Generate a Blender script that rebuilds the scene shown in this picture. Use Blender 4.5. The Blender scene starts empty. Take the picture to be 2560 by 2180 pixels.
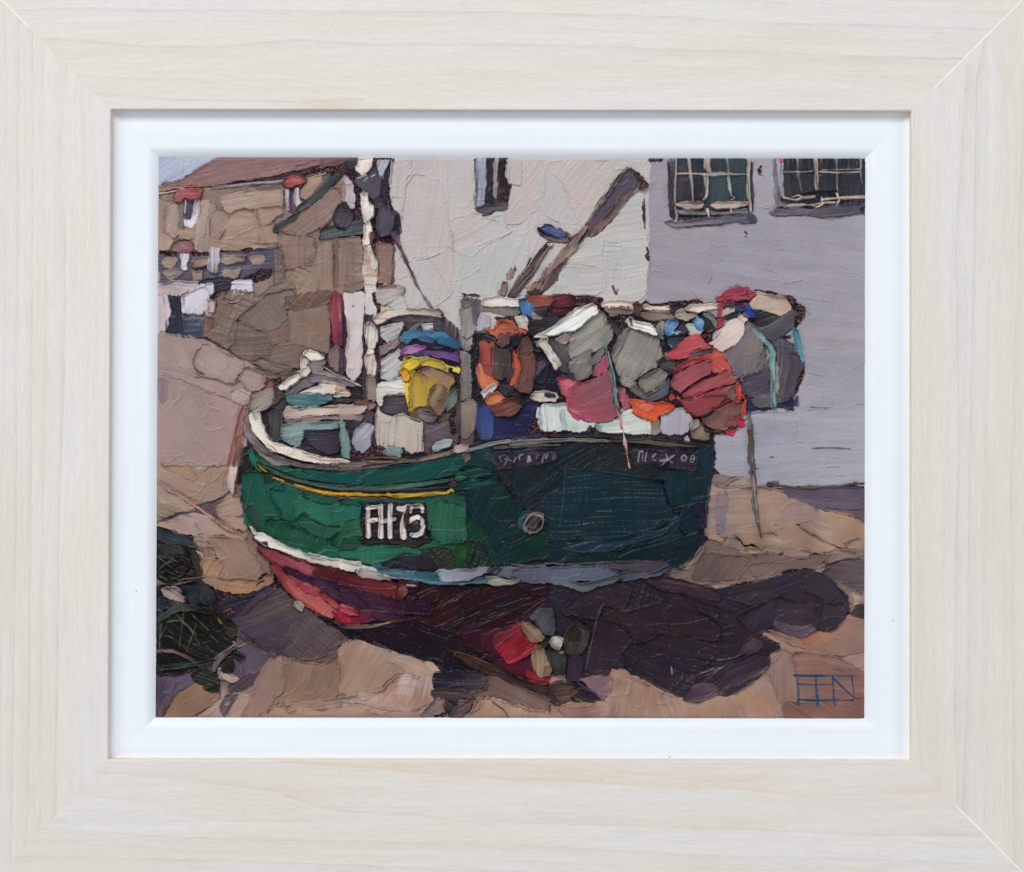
import bpy, math, random
import numpy as np

# ---------------------------------------------------------------- camera, light, exposure
S = 0.00017                    # metres per photograph pixel in the plane of the frame's face
D = 4500.0                     # camera distance in the same pixels
CX, CY = 1280.0, 1090.0
scene = bpy.context.scene
cam_d = bpy.data.cameras.new("camera"); cam = bpy.data.objects.new("camera", cam_d)
scene.collection.objects.link(cam)
cam.location = (0, -D * S, 0); cam.rotation_euler = (math.radians(90), 0, 0)
cam_d.sensor_width = 36.0; cam_d.lens = 36.0 * D / 2560.0
cam_d.clip_start = 0.01; cam_d.clip_end = 50.0
scene.camera = cam
world = bpy.data.worlds.new("World"); scene.world = world; world.use_nodes = True
bg = world.node_tree.nodes["Background"]
bg.inputs[0].default_value = (0.90, 0.955, 1.0, 1); bg.inputs[1].default_value = 0.17

def area_light(name, loc, size, power, col):
    ld = bpy.data.lights.new(name, 'AREA'); ld.shape = 'RECTANGLE'
    ld.size, ld.size_y = size; ld.energy = power; ld.color = col
    o = bpy.data.objects.new(name, ld); scene.collection.objects.link(o)
    o.location = loc
    v = np.array(loc); v = -v / np.linalg.norm(v)
    from mathutils import Vector
    o.rotation_euler = Vector(v).to_track_quat('-Z', 'Y').to_euler()
    return o
area_light("window_light", (-0.9, -2.8, 2.4), (2.2, 1.3), 113.0, (0.965, 0.985, 1.0))
area_light("fill_light_left", (-3.1, -2.3, 0.1), (1.6, 2.6), 37.0, (0.96, 0.985, 1.0))  # added fill in place of ambient world light, no real lamp
area_light("fill_light_right", (3.1, -2.3, 0.0), (1.6, 2.6), 37.0, (0.955, 0.985, 1.0))  # added fill from the other side, likewise no real lamp
area_light("fill_light_low", (0.2, -2.6, -2.5), (2.6, 1.2), 19.0, (0.97, 0.985, 1.0))  # weaker added fill from below, no real lamp
scene.view_settings.view_transform = 'Standard'
scene.view_settings.look = 'None'
scene.view_settings.exposure = 0.0
scene.view_settings.gamma = 1.0
scene.view_settings.use_curve_mapping = False

# ---------------------------------------------------------------- numeric helpers
rng = np.random.default_rng(7)
NT = 512
def _tile_noise(freq):
    g = rng.random((freq, freq))
    t = np.arange(NT) * freq / NT
    i = t.astype(int); f = t - i; f = f * f * (3 - 2 * f); j = (i + 1) % freq; i %= freq
    a = g[i][:, i] * (1 - f)[None, :] + g[i][:, j] * f[None, :]
    b = g[j][:, i] * (1 - f)[None, :] + g[j][:, j] * f[None, :]
    return a * (1 - f)[:, None] + b * f[:, None]
# one noise tile, 64 cells each way, plus an octave
TEX = 0.68 * _tile_noise(64) + 0.32 * _tile_noise(128)
TEX = (TEX - TEX.mean()) / TEX.std() * 0.2 + 0.5
TEX = TEX.astype(np.float32)
def N(u, v):
    """noise in 0..1 (mean .5) with feature size 1 in u and v"""
    u = (u * (NT / 64.0)) % NT; v = (v * (NT / 64.0)) % NT
    iu = u.astype(np.int32); iv = v.astype(np.int32)
    fu = (u - iu).astype(np.float32); fv = (v - iv).astype(np.float32)
    iu %= NT; iv %= NT; ju = (iu + 1) % NT; jv = (iv + 1) % NT
    return (TEX[iv, iu] * (1 - fu) + TEX[iv, ju] * fu) * (1 - fv) + (TEX[jv, iu] * (1 - fu) + TEX[jv, ju] * fu) * fv
def smooth(a, b, x):
    t = np.clip((x - a) / (b - a), 0, 1); return t * t * (3 - 2 * t)
def hexc(h):
    return np.array([int(h[i:i + 2], 16) / 255.0 for i in (0, 2, 4)], dtype=np.float32)
def lin(c):
    c = np.clip(c, 0, 1); return np.where(c <= 0.04045, c / 12.92, ((c + 0.055) / 1.055) ** 2.4)
E_LIGHT = np.array([0.955, 0.985, 1.03], dtype=np.float32)     # what the room light does to a white surface
def chaikin(p, n, closed=True):
    for _ in range(n):
        q = np.roll(p, -1, 0) if closed else p[1:]
        a = p if closed else p[:-1]
        c = 0.25 if _ else 0.11
        r = np.empty((len(a) * 2, 2)); r[0::2] = (1 - c) * a + c * q; r[1::2] = c * a + (1 - c) * q
        if not closed: r = np.vstack([p[:1], r, p[-1:]])
        p = r
    return p

# ---------------------------------------------------------------- the paint film as a height field
G = 1.25
X0, X1, Y0, Y1 = 378.0, 2182.0, 376.0, 1814.0
xs = np.arange(X0, X1 + 1e-6, G); ys = np.arange(Y0, Y1 + 1e-6, G)
NX, NY = len(xs), len(ys)
XX, YY = np.meshgrid(xs.astype(np.float32), ys.astype(np.float32))
WP = 6.2
jx = (N(XX / 40, YY / 40) - .5) * 2.2; jy = (N(XX / 37 + 9, YY / 43 + 5) - .5) * 2.2
WEAVE = np.abs(np.sin(np.pi * (XX + jx) / WP)) * np.abs(np.sin(np.pi * (YY + jy) / WP))
WEAVE = WEAVE * .45 + smooth(.42, .72, N(XX / 3.3 + 11, YY / 3.3 + 5)) * .75
WEAVE = (WEAVE * (0.5 + 0.9 * N(XX / 14, YY / 14))).astype(np.float32)
H = (WEAVE * 1.5).astype(np.float32)
gt = smooth(.35, .95, WEAVE)[..., None]
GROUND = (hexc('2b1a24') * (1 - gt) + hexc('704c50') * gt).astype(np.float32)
C = GROUND.copy()
ID = np.zeros((NY, NX), np.int16)
KEYS = ['canvas']
WOB = ((N(XX / 26, YY / 26) - .5) * 5.5 + (N(XX / 7 + 3, YY / 7 + 1) - .5) * 2.6 + (N(XX / 70 + 3, YY / 70 + 1) - .5) * 4).astype(np.float32)
rr = N(XX / 95 + 7, YY / 80 + 3)
RID = (np.clip(1 - np.abs(rr - .5) * 26, 0, 1) ** 1.5 * smooth(.5, .62, N(XX / 60, YY / 60 + 9))).astype(np.float32)
rr = N(XX / 60 + 31, YY / 70 + 13)
RID += (np.clip(1 - np.abs(rr - .45) * 20, 0, 1) ** 1.5 * smooth(.52, .64, N(XX / 45 + 4, YY / 50 + 2))).astype(np.float32)

def window(p, pad):
    x0, y0 = p.min(0) - pad; x1, y1 = p.max(0) + pad
    i0 = max(0, int((x0 - X0) / G)); i1 = min(NX, int((x1 - X0) / G) + 2)
    j0 = max(0, int((y0 - Y0) / G)); j1 = min(NY, int((y1 - Y0) / G) + 2)
    if i1 <= i0 or j1 <= j0: return None
    return slice(j0, j1), slice(i0, i1)

def seg_dist(p, q, sub, reach, d, tt=None, t0=0, t1=0):
    """distance to segment p-q written into d (min) near the segment"""
    w = window(np.array([p, q]), reach)
    if w is None: return
    jy0 = w[0].start - sub[0].start; jy1 = w[0].stop - sub[0].start
    ix0 = w[1].start - sub[1].start; ix1 = w[1].stop - sub[1].start
    jy0 = max(jy0, 0); ix0 = max(ix0, 0); jy1 = min(jy1, d.shape[0]); ix1 = min(ix1, d.shape[1])
    if jy1 <= jy0 or ix1 <= ix0: return
    x = XX[sub][jy0:jy1, ix0:ix1]; y = YY[sub][jy0:jy1, ix0:ix1]
    vx, vy = q[0] - p[0], q[1] - p[1]; L = vx * vx + vy * vy + 1e-9
    t = np.clip(((x - p[0]) * vx + (y - p[1]) * vy) / L, 0, 1)
    dd = np.hypot(x - p[0] - t * vx, y - p[1] - t * vy)
    cur = d[jy0:jy1, ix0:ix1]
    m = dd < cur
    cur[m] = dd[m]
    if tt is not None:
        c2 = tt[jy0:jy1, ix0:ix1]; c2[m] = (t0 + (t1 - t0) * t)[m]

def poly_sdf(p, sub, reach=34.0):
    X = XX[sub]; d = np.full(X.shape, reach, np.float32)
    n = len(p)
    par = np.zeros((X.shape[0], X.shape[1] + 1), np.int32)
    yv = ys[sub[0]]; xbase = xs[sub[1].start]
    for k in range(n):
        a, b = p[k], p[(k + 1) % n]
        seg_dist(a, b, sub, reach, d)
        if a[1] == b[1]: continue
        lo, hi = min(a[1], b[1]), max(a[1], b[1])
        rows = np.nonzero((yv >= lo) & (yv < hi))[0]
        if len(rows) == 0: continue
        xi = a[0] + (yv[rows] - a[1]) * (b[0] - a[0]) / (b[1] - a[1])
        col = np.clip(np.ceil((xi - xbase) / G).astype(int), 0, X.shape[1])
        np.add.at(par, (rows, col), 1)
    ins = (np.cumsum(par, 1)[:, :-1] % 2) == 1
    return np.where(ins, d, -d)

def line_sdf(p, wd, sub):
    reach = max(wd) / 2 + 14
    X = XX[sub]; d = np.full(X.shape, reach, np.float32); tt = np.zeros(X.shape, np.float32)
    ln = np.hypot(*(p[1:] - p[:-1]).T); cum = np.concatenate([[0], np.cumsum(ln)]); cum /= cum[-1]
    for k in range(len(p) - 1):
        seg_dist(p[k], p[k + 1], sub, reach, d, tt, cum[k], cum[k + 1])
    wid = np.interp(tt, np.linspace(0, 1, len(wd)), wd) / 2
    return (wid - d).astype(np.float32), tt

SEED = 0
FAMILY = {'cottage', 'slip', 'shade', 'white', 'greyhouse', 'boat', 'shed', 'sky', 'keel', 'creel#b'}
DARKER = {'shade': .88, 'propeller': .9, 'creel#a': .88, 'creel#b': .88, 'hold': .9, 'boatbow': .92}
def stroke(key, cols, pts, o):
    global SEED
    SEED += 1
    sx, sy = (SEED * 17.3) % 61, (SEED * 29.9) % 59
    relief = key == '~'; line = 'w' in o
    thick = o.get('t', 3.0)
    p = np.array(pts, float)
    kk = int(o.get('k', (2 if 'w' in o else 1) if len(p) > 3 else 1))
    if line:
        wd = o['w'] if isinstance(o['w'], list) else [o['w']]
        p = chaikin(p, kk, False) if len(p) > 2 else p
        sub = window(p, max(wd) / 2 + 14)
        if sub is None: return
        d, tt = line_sdf(p, wd, sub); d = d + o.get('x', (0.5 if cols else 0.0) if relief else 0.7)
    else:
        p = chaikin(p, kk)
        sub = window(p, 10)
        if sub is None: return
        d = poly_sdf(p, sub) + o.get('x', 4.6 if key in FAMILY else 2.4); tt = None
    X = XX[sub]; Y = YY[sub]
    C0 = C[sub].copy(); idd0 = ID[sub].copy()
    wobk = o.get('e', 0.45 if line else 1.0)
    d = d + WOB[sub] * wobk * 0.4 + (N(X / 15 + sx, Y / 15 + sy) - .5) * 5.0 * wobk
    h = H[sub]; c = C[sub]; idd = ID[sub]
    if relief:      # a ridge or groove only: colour and part stay
        al = smooth(-1.5, 1.5, d)
        br = smooth(.25, .5, N(X / 30 + sx, Y / 30 + sy)) * .6 + .4
        H[sub] = h + 1.5 * thick * al * br
        if cols:
            k2 = (al * .8)[..., None]; C[sub] = c * (1 - k2) + hexc(cols) * k2
        return
    if 'd' in o: an = math.radians(o['d'])
    else:
        e = p[-1] - p[0] if line else None
        if line: an = math.atan2(-e[1], e[0])
        else:
            q = p - p.mean(0); cov = q.T @ q; w_, v_ = np.linalg.eigh(cov); an = math.atan2(-v_[1, 1], v_[0, 1])
    ca, sa = math.cos(an), -math.sin(an)
    U = X * ca + Y * sa; V = -X * sa + Y * ca
    bend = (N(X / 140 + sx, Y / 140 + sy) - .5) * 22
    V2 = V + bend
    if not line:    # ragged where the knife stops
        gy_, gx_ = np.gradient(d); en = np.clip(np.abs(gx_ * ca + gy_ * sa) / G, 0, 1) ** 2
        d = d + en * (N(U / 50 + sy, V / 4.5 + sx) - .5) * 6.0 * wobk
    streak = N(U / 130 + sx, V2 / 5 + sy) - .5
    streak2 = N(U / 60 + sy, V2 / 2.6 + sx) - .5
    broad = N(U / 220 + sy, V2 / 22 + sx) - .5
    al = smooth(-0.9, 0.9, d)
    dry = o.get('y', 0)
    if dry:
        cov = N(U / 26 + sx, V2 / 5 + sy) * .6 + WEAVE[sub] * .32 + .17 + smooth(0, 26, d) * .22
        al = al * smooth(dry - .06, dry + .06, cov)
    # colour
    if 'm' in o:
        f = smooth(.3, .7, N(U / (60 * o['m']) + sx, V2 / (18 * o['m']) + sy))
    elif tt is not None:
        f = np.clip(tt + streak * .5, 0, 1)
    elif len(cols) > 1:
        ga = math.radians(o.get('g', math.degrees(an))); gx, gy = math.cos(ga), -math.sin(ga)
        pr = p[:, 0] * gx + p[:, 1] * gy
        f = (X * gx + Y * gy - pr.min()) / (pr.max() - pr.min() + 1e-6)
        f = np.clip(f + streak * .35 + broad * .35, 0, 1)
    if len(cols) == 1: col = np.broadcast_to(hexc(cols[0]), X.shape + (3,)).copy()
    else:
        st = np.linspace(0, 1, len(cols)); cc = np.array([hexc(k) for k in cols])
        col = np.stack([np.interp(f, st, cc[:, i]) for i in range(3)], -1)
    cv = o.get('v', 1.0)
    val = 1 + cv * (streak * .05 + streak2 * .025 + broad * .09 + (N(X / 34 + sy, Y / 34 + sx) - .5) * .08)
    tint = (N(X / 55 + sx, Y / 45 + sy) - .5) * .035 * cv
    # wet paint picks up what lies under it, most of all near its edges
    mk = smooth(.50, .82, N(U / 80 + sy, V2 / 4.2 + sx)) * (np.exp(-np.maximum(d, 0) / 9.0) * .55 + .08) * o.get('z', 1.5 if key in FAMILY else 1.0) * (idd > 0)
    mk = np.clip(mk, 0, 1)[..., None]
    col = col * (1 - mk) + c * mk
    col = col * val[..., None]
    col = col * DARKER.get(key, 1.0)
    if thick >= 6 and key not in FAMILY and hexc(cols[0]).mean() > .68: col = col * 1.07      # the loaded lead-white strokes
    col[..., 0] += tint; col[..., 2] -= tint
    if key == 'white':
        col = col * .6 + hexc('c3bfbd') * .4
    # relief
    msk = al > .5
    if not msk.any(): return
    mean = float(h[msk].mean())
    keep = math.exp(-thick / 2.2) * .75
    pil = 1 + (N(X / 48 + sx, Y / 48 + sy) - .5) * .9
    top = mean * .5 + (h - mean) * keep + thick * pil
    s = o.get('s', 1.0)
    top = top + s * (streak * .95 + streak2 * .4 + broad * 1.3)
    if 'i' in o:   # chatter ripples across the stroke
        rp = N(U / 7.5 + sx, V / 70 + sy) - .5
        top = top + o['i'] * rp * 2.6 * smooth(.35, .6, N(X / 50 + sy, Y / 50 + sx) + .12)
    if 'o' in o: top = top + o['o'] * smooth(0, 22, d)
    rim = o.get('r', 2.0) * (1.5 if key in ('white', 'greyhouse') else 2.3)
    rn = smooth(.3, .75, N(X / 42 + sy, Y / 42 + sx))
    top = top + rim * rn * np.exp(-((d - 2.1) / 1.5) ** 2)
    top = top + o.get('f', 0.25 if key in ('greyhouse', 'white') else 0.6) * 2.8 * RID[sub]
    hp = smooth(-0.9, 1.2 + .12 * thick, d) * (al if dry else 1)
    H[sub] = h * (1 - hp) + top * hp
    a3 = al[..., None]
    C[sub] = c * (1 - a3) + col * a3
    if thick >= 4 and o.get('b', 1):        # broken lines of ground colour along the edge stand in for crevice shade
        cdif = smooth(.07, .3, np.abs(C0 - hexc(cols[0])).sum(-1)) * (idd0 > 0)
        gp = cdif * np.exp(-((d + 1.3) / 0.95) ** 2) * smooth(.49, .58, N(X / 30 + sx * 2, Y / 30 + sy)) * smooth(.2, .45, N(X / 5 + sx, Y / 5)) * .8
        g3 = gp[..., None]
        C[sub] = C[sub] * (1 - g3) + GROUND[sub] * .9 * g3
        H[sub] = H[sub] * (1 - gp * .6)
    if key not in KEYS: KEYS.append(key)
    idd[msk] = KEYS.index(key)

def ground(pts, o):
    """bare primed canvas showing between strokes"""
    p = chaikin(np.array(pts, float), 2); sub = window(p, 6)
    if sub is None: return
    d = poly_sdf(p, sub) + WOB[sub] * 1.6
    al = smooth(-1, 1, d)
    cut = o.get('y', .45)
    al = al * smooth(cut - .08, cut + .08, N(XX[sub] / 6 + 5, YY[sub] / 6) * .55 + .3 + .25 * smooth(0, 14, d))
    H[sub] = H[sub] * (1 - al) + WEAVE[sub] * 1.9 * al
    a3 = al[..., None]; C[sub] = C[sub] * (1 - a3) + GROUND[sub] * a3
    ID[sub][al > .5] = 0

TILES = dict(A=(380, 380, 4.144), B=(800, 385, 4), C=(1250, 385, 4), D=(1655, 385, 4), E=(385, 720, 4), F=(850, 720, 4),
             G=(1280, 720, 4), H=(1655, 720, 4), I=(385, 1080, 4), J=(850, 1080, 4), K=(1280, 1080, 4), L=(1655, 1080, 4),
             M=(385, 1370, 4), N=(850, 1370, 4), O=(1280, 1370, 4), Q=(1655, 1370, 4), S=(0, 0, 1))
def paint(text):
    tile = TILES['S']
    for ln in text.strip().splitlines():
        ln = ln.strip()
        if not ln or ln[0] == '#': continue
        if ln[0] == '@': tile = TILES[ln[1]]; continue
        f = ln.split('|')
        v = [float(q) for q in f[2].replace(',', ' ').split()]
        assert len(v) % 2 == 0, ln
        pts = [(tile[0] + v[i] / tile[2], tile[1] + v[i + 1] / tile[2]) for i in range(0, len(v), 2)]
        o = {}
        for kv in (f[3].split() if len(f) > 3 else []):
            k, q = kv.split('='); o[k] = [float(z) for z in q.split(',')] if ',' in q else float(q)
        if 'w' in o: o['w'] = [z / tile[2] for z in (o['w'] if isinstance(o['w'], list) else [o['w']])]
        if f[0] == '*': ground(pts, o)
        elif f[0] == '~': stroke('~', f[1], pts, o)
        else: stroke(f[0], f[1].split('>'), pts, o)

# ---------------------------------------------------------------- mesh building
def attr_mesh(name, co, faces4, cols, mat, smoothf=True):
    me = bpy.data.meshes.new(name)
    nv, nf = len(co), len(faces4)
    me.vertices.add(nv); me.vertices.foreach_set('co', np.asarray(co, np.float32).ravel())
    me.loops.add(nf * 4); me.loops.foreach_set('vertex_index', np.asarray(faces4, np.int32).ravel())
    me.polygons.add(nf)
    me.polygons.foreach_set('loop_start', np.arange(0, nf * 4, 4, dtype=np.int32))
    me.update(calc_edges=True)
    if smoothf: me.polygons.foreach_set('use_smooth', np.ones(nf, bool))
    ca = me.color_attributes.new('Col', 'FLOAT_COLOR', 'POINT')
    c4 = np.ones((nv, 4), np.float32); c4[:, :3] = cols
    ca.data.foreach_set('color', c4.ravel())
    me.materials.append(mat)
    o = bpy.data.objects.new(name, me); scene.collection.objects.link(o)
    return o

def material(name, rough, spec, bump_scale=0.0, bump=0.0, stretch=(1, 1, 1), base=None, rvar=0.0):
    m = bpy.data.materials.new(name); m.use_nodes = True
    nt = m.node_tree; b = nt.nodes['Principled BSDF']
    b.inputs['Roughness'].default_value = rough
    b.inputs['Specular IOR Level'].default_value = spec
    if base is None:
        a = nt.nodes.new('ShaderNodeAttribute'); a.attribute_name = 'Col'
        nt.links.new(a.outputs['Color'], b.inputs['Base Color'])
    else: b.inputs['Base Color'].default_value = (*base, 1)
    tc = nt.nodes.new('ShaderNodeTexCoord')
    if bump:
        mp = nt.nodes.new('ShaderNodeMapping'); mp.inputs['Scale'].default_value = stretch
        nz = nt.nodes.new('ShaderNodeTexNoise'); nz.inputs['Scale'].default_value = bump_scale; nz.inputs['Detail'].default_value = 3
        bp = nt.nodes.new('ShaderNodeBump'); bp.inputs['Strength'].default_value = bump; bp.inputs['Distance'].default_value = 0.0002
        nt.links.new(tc.outputs['Object'], mp.inputs[0]); nt.links.new(mp.outputs[0], nz.inputs['Vector'])
        nt.links.new(nz.outputs['Fac'], bp.inputs['Height']); nt.links.new(bp.outputs[0], b.inputs['Normal'])
    if rvar:
        n2 = nt.nodes.new('ShaderNodeTexNoise'); n2.inputs['Scale'].default_value = 60
        mr = nt.nodes.new('ShaderNodeMapRange'); mr.inputs['To Min'].default_value = rough - rvar; mr.inputs['To Max'].default_value = rough + rvar
        nt.links.new(tc.outputs['Object'], n2.inputs['Vector']); nt.links.new(n2.outputs['Fac'], mr.inputs['Value'])
        nt.links.new(mr.outputs[0], b.inputs['Roughness'])
    return m

M_PAINT = material('oil_paint', 0.38, 0.17, 2600, 0.25, rvar=0.12)
M_WOODH = material('limed_wood_horizontal', 0.6, 0.25, 900, 0.35, (0.06, 1, 1))
M_WOODV = material('limed_wood_vertical', 0.6, 0.25, 900, 0.35, (1, 1, 0.06))
M_WHITE = material('white_liner_paint', 0.5, 0.25, 500, 0.12)
M_BACK = material('backing_board', 0.8, 0.2, 300, 0.2, base=(0.25, 0.17, 0.1))
M_WALL = material('wall_plaster', 0.85, 0.2, 90, 0.3, base=(0.62, 0.61, 0.58))

def world_xyz(px, py, dep, ref):
    """photo pixel seen at depth 'ref' (behind the frame's face) placed at depth 'dep'"""
    k = S * (D + ref) / D
    return np.stack([(px - CX) * k, dep * S + 0 * px, -(py - CY) * k], -1)

root = bpy.data.objects.new('framed_painting', None); scene.collection.objects.link(root)
root['label'] = 'pale wood frame with white liner round a thick oil painting of a green boat'
root['category'] = 'framed painting'

# ---- wooden rails
IN = dict(tl=(277, 273.5), tr=(2278.5, 277.5), br=(2278.5, 1902), bl=(270, 1898.5))
OUT = dict(tl=(-9, -14), tr=(2569, -14), br=(2569, 2193), bl=(-9, 2193))
def sc(t, s, oy=0, ox=0): return [(ox + a / s, oy + b / s) for a, b in t]
k = 1.619
GRAIN = dict(
 top=[(sc([(0,45),(100,38),(300,35),(900,38),(1200,44),(2072,50)], k)+sc([(300,58),(700,70),(900,90),(1300,98),(1900,115)], k, 0, 1280), 1, 0),
      (sc([(130,95),(350,93),(800,82),(1100,90),(1600,86),(2072,92)], k)+sc([(300,118),(700,135),(1000,152),(1500,160),(1880,168)], k, 0, 1280), .8, 1),
      (sc([(180,158),(400,170),(600,186),(900,185),(1200,160),(1550,180),(2072,178)], k)+sc([(350,185),(600,200),(1100,212),(1500,232),(1800,235)], k, 0, 1280), 1, 0),
      (sc([(330,312),(700,318),(1000,325),(1300,315),(1700,300),(2072,288)], k)+sc([(400,268),(900,272),(1200,290),(1700,322)], k, 0, 1280), .6, 1),
      (sc([(395,378),(550,383),(700,403),(1050,408),(1200,412),(1410,400)], k), .9, 0),
      (sc([(1000,8),(1500,25),(1990,52)], k, 0, 1280), .5, 0)],
 bottom=[(sc([(390,68),(700,88),(1000,130),(1100,142),(1200,175),(1280,205),(1400,225),(1700,240),(1850,265),(2072,270)], k, 1890)+sc([(600,290),(1000,300),(1400,322),(1900,320)], k, 1890, 1280), 1.2, 2),
      (sc([(310,160),(600,188),(700,225),(740,245),(900,262),(1200,265)], k, 1890), 1.1, 2),
      (sc([(1200,25),(1500,50),(1700,68),(1950,78),(2072,98)], k, 1890)+sc([(280,102),(550,125),(850,130),(1050,145),(1200,162),(1500,158),(1735,142)], k, 1890, 1280), 1.6, 3),
      (sc([(170,292),(700,328),(1200,340),(2072,360)], k, 1890)+sc([(700,400),(1400,415),(2000,440)], k, 1890, 1280), .8, 0),
      (sc([(110,345),(500,365),(900,385),(1400,400),(2072,420)], k, 1890)+sc([(300,440),(900,455)], k, 1890, 1280), .9, 1),
      (sc([(45,405),(500,415),(1000,425),(1500,445),(2072,468)], k, 1890), 1, 0)],
 left=[([(14,0),(14,200),(12,800),(5,1400),(0,2000)], .6, 0), ([(47,30),(46,200),(44,800),(39,1400),(29,2000),(26,2180)], 1, 0),
      ([(81,80),(82,200),(80,900),(76,1400),(71,2000),(66,2100)], 1, 0), ([(110,100),(110,300),(114,700),(112,1000),(107,1400),(100,2080)], 1, 1),
      ([(168,160),(158,260),(151,400),(163,590),(161,900),(148,1320),(139,2020)], 1, 0)],
 right=[([(2354,230),(2328,600),(2313,770)], .6, 1), ([(2415,200),(2390,600),(2395,1100),(2385,1700),(2395,2100)], 1, 0),
      ([(2465,90),(2440,200),(2436,600),(2423,1100),(2420,1700),(2405,2050)], 1.1, 0), ([(2512,200),(2476,560),(2466,900),(2456,1600),(2460,2080)], .7, 1),
      ([(2560,200),(2540,800),(2527,1200),(2532,1800),(2535,2170)], .8, 0), ([(2282,1220),(2298,1420),(2287,1720),(2305,1930)], .8, 2)])
TINT = [hexc('a8a39e'), hexc('c4b6a8'), hexc('c2aea2'), hexc('d4b49a')]
def wood_cols(side, px, py):
    hor = side in ('top', 'bottom')
    a, b = (px, py) if hor else (py, px)
    sd = dict(top=3.1, bottom=17.7, left=29.3, right=41.9)[side]
    bb = b + (N(a / 400 + sd, b / 90) - .5) * 26
    v = 1 + (N(a / 70 + sd, b / 2.3) - .5) * .03 + (N(a / 260 + sd, bb / 9) - .5) * .022 + (N(a / 24 + sd, b / 2.7 + 7) - .5) * .03
    base = hexc('d8d6d6'); warm = hexc('d7d3ce')
    f = smooth(.3, .75, N(a / 500 + sd, bb / 55 + sd))[..., None]
    col = base * (1 - f) + warm * f
    col = col * v[..., None]
    for pts, st, tn in GRAIN[side]:
        p = np.array(pts); p = p if hor else p[:, ::-1]
        o = np.argsort(p[:, 0]); la = np.interp(a, p[o, 0], p[o, 1])
        wob = (N(a / 45 + sd, b * 0 + st * 9) - .5) * 2.6
        dd = (b - la - wob)                      # positive = further from the start side
        inside = (a > p[o, 0][0] - 40) & (a < p[o, 0][-1] + 40)
        sgn = -1 if (side in ('bottom',) and tn >= 2) else (-1 if side == 'left' else 1)
        q = dd * sgn
        k1 = np.exp(-(np.abs(q) / 1.5) ** 1.2) * .55 + np.where(q > 0, np.exp(-q / (34.0 if tn >= 2 else 16.0)), 0) * .36
        k1 = k1 * inside * st * (.45 + .75 * N(a / 90 + sd, b / 200)) * .42
        k1 = np.clip(k1, 0, 1)[..., None]
        col = col * (1 - k1) + TINT[tn] * k1
    if side == 'top':
        pk = np.exp(-(((px - 820) / 60) ** 2) - (((py - 262) / 14) ** 2))[..., None] * .5
        col = col * (1 - pk) + hexc('dcbfae') * pk
    pores = smooth(.80, .9, N(a / 7 + sd, b / 1.6))[..., None] * .045
    col = col * (1 - pores)
    # filler in the mitres
    for cn, (i0, i1), st in (('tl', (0, .22), .6), ('tr', (.12, .96), .7), ('br', (.42, 1.), .75), ('bl', (.0, .2), .15)):
        A = np.array(OUT[cn], float); B = np.array(IN[cn], float)
        if cn in ('tr', 'bl'): A, B = A, B
        L = B - A; n = np.array([-L[1], L[0]]) / np.hypot(*L)
        t = ((px - A[0]) * L[0] + (py - A[1]) * L[1]) / (L @ L); dd = np.abs((px - A[0]) * n[0] + (py - A[1]) * n[1])
        if cn == 'br': lo, hi = 0., .62
        elif cn == 'tr': lo, hi = 0.05, .80
        elif cn == 'tl': lo, hi = 0.0, .28
        else: lo, hi = 0, .1
        m = np.exp(-(dd / 1.7) ** 2) * ((t > lo) & (t < hi) & (t < 1)) * st * (.6 + .5 * N(px / 20, py / 20))
        m2 = np.exp(-(dd / 1.2) ** 2) * ((t >= hi) & (t < 1)) * .02
        m = np.clip(m, 0, 1)[..., None]
        col = col * (1 - m) + hexc('fdfdfd') * m
        col = col * (1 - m2[..., None])
    return lin(col) / E_LIGHT

def rail(name, parent, side, mat, corners_in, corners_out, prof, colf, nu, label=None):
    """prof: list of (t across 0=inner 1=outer, depth, ref depth); one closed profile swept mitre to mitre"""
    ends = dict(top=('tl', 'tr'), right=('tr', 'br'), bottom=('br', 'bl'), left=('bl', 'tl'))[side]
    i0, i1 = np.array(corners_in[ends[0]], float), np.array(corners_in[ends[1]], float)
    o0, o1 = np.array(corners_out[ends[0]], float), np.array(corners_out[ends[1]], float)
    u = np.linspace(0, 1, nu)[:, None]
    P = np.array(prof)
    t = P[:, 0][None, :]
    px = (i0[0] + (i1[0] - i0[0]) * u) * (1 - t) + (o0[0] + (o1[0] - o0[0]) * u) * t
    py = (i0[1] + (i1[1] - i0[1]) * u) * (1 - t) + (o0[1] + (o1[1] - o0[1]) * u) * t
    dep = np.broadcast_to(P[:, 1][None, :], px.shape); ref = np.broadcast_to(P[:, 2][None, :], px.shape)
    kk = S * (D + ref) / D
    co = np.stack([(px - CX) * kk, dep * S, -(py - CY) * kk], -1)
    cols = colf(side, px, py, dep)
    npr = px.shape[1]
    idx = np.arange(nu * npr).reshape(nu, npr)
    j2 = (np.arange(npr) + 1) % npr
    a = idx[:-1]; b = idx[1:]
    f = np.stack([a, a[:, j2], b[:, j2], b], -1).reshape(-1, 4)
    o = attr_mesh(name, co.reshape(-1, 3), f, cols.reshape(-1, 3), mat)
    me = o.data
    import bmesh
    bm = bmesh.new(); bm.from_mesh(me)
    bm.verts.ensure_lookup_table()
    try:
        bm.faces.new([bm.verts[int(i)] for i in idx[0][::-1]]); bm.faces.new([bm.verts[int(i)] for i in idx[-1]])
    except ValueError: pass
    bmesh.ops.recalc_face_normals(bm, faces=bm.faces); bm.to_mesh(me); bm.free()
    # creases only where the profile really turns
    me.set_sharp_from_angle(angle=math.radians(35))
    o.parent = parent
    if label: o['label'] = label
    return o

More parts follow.
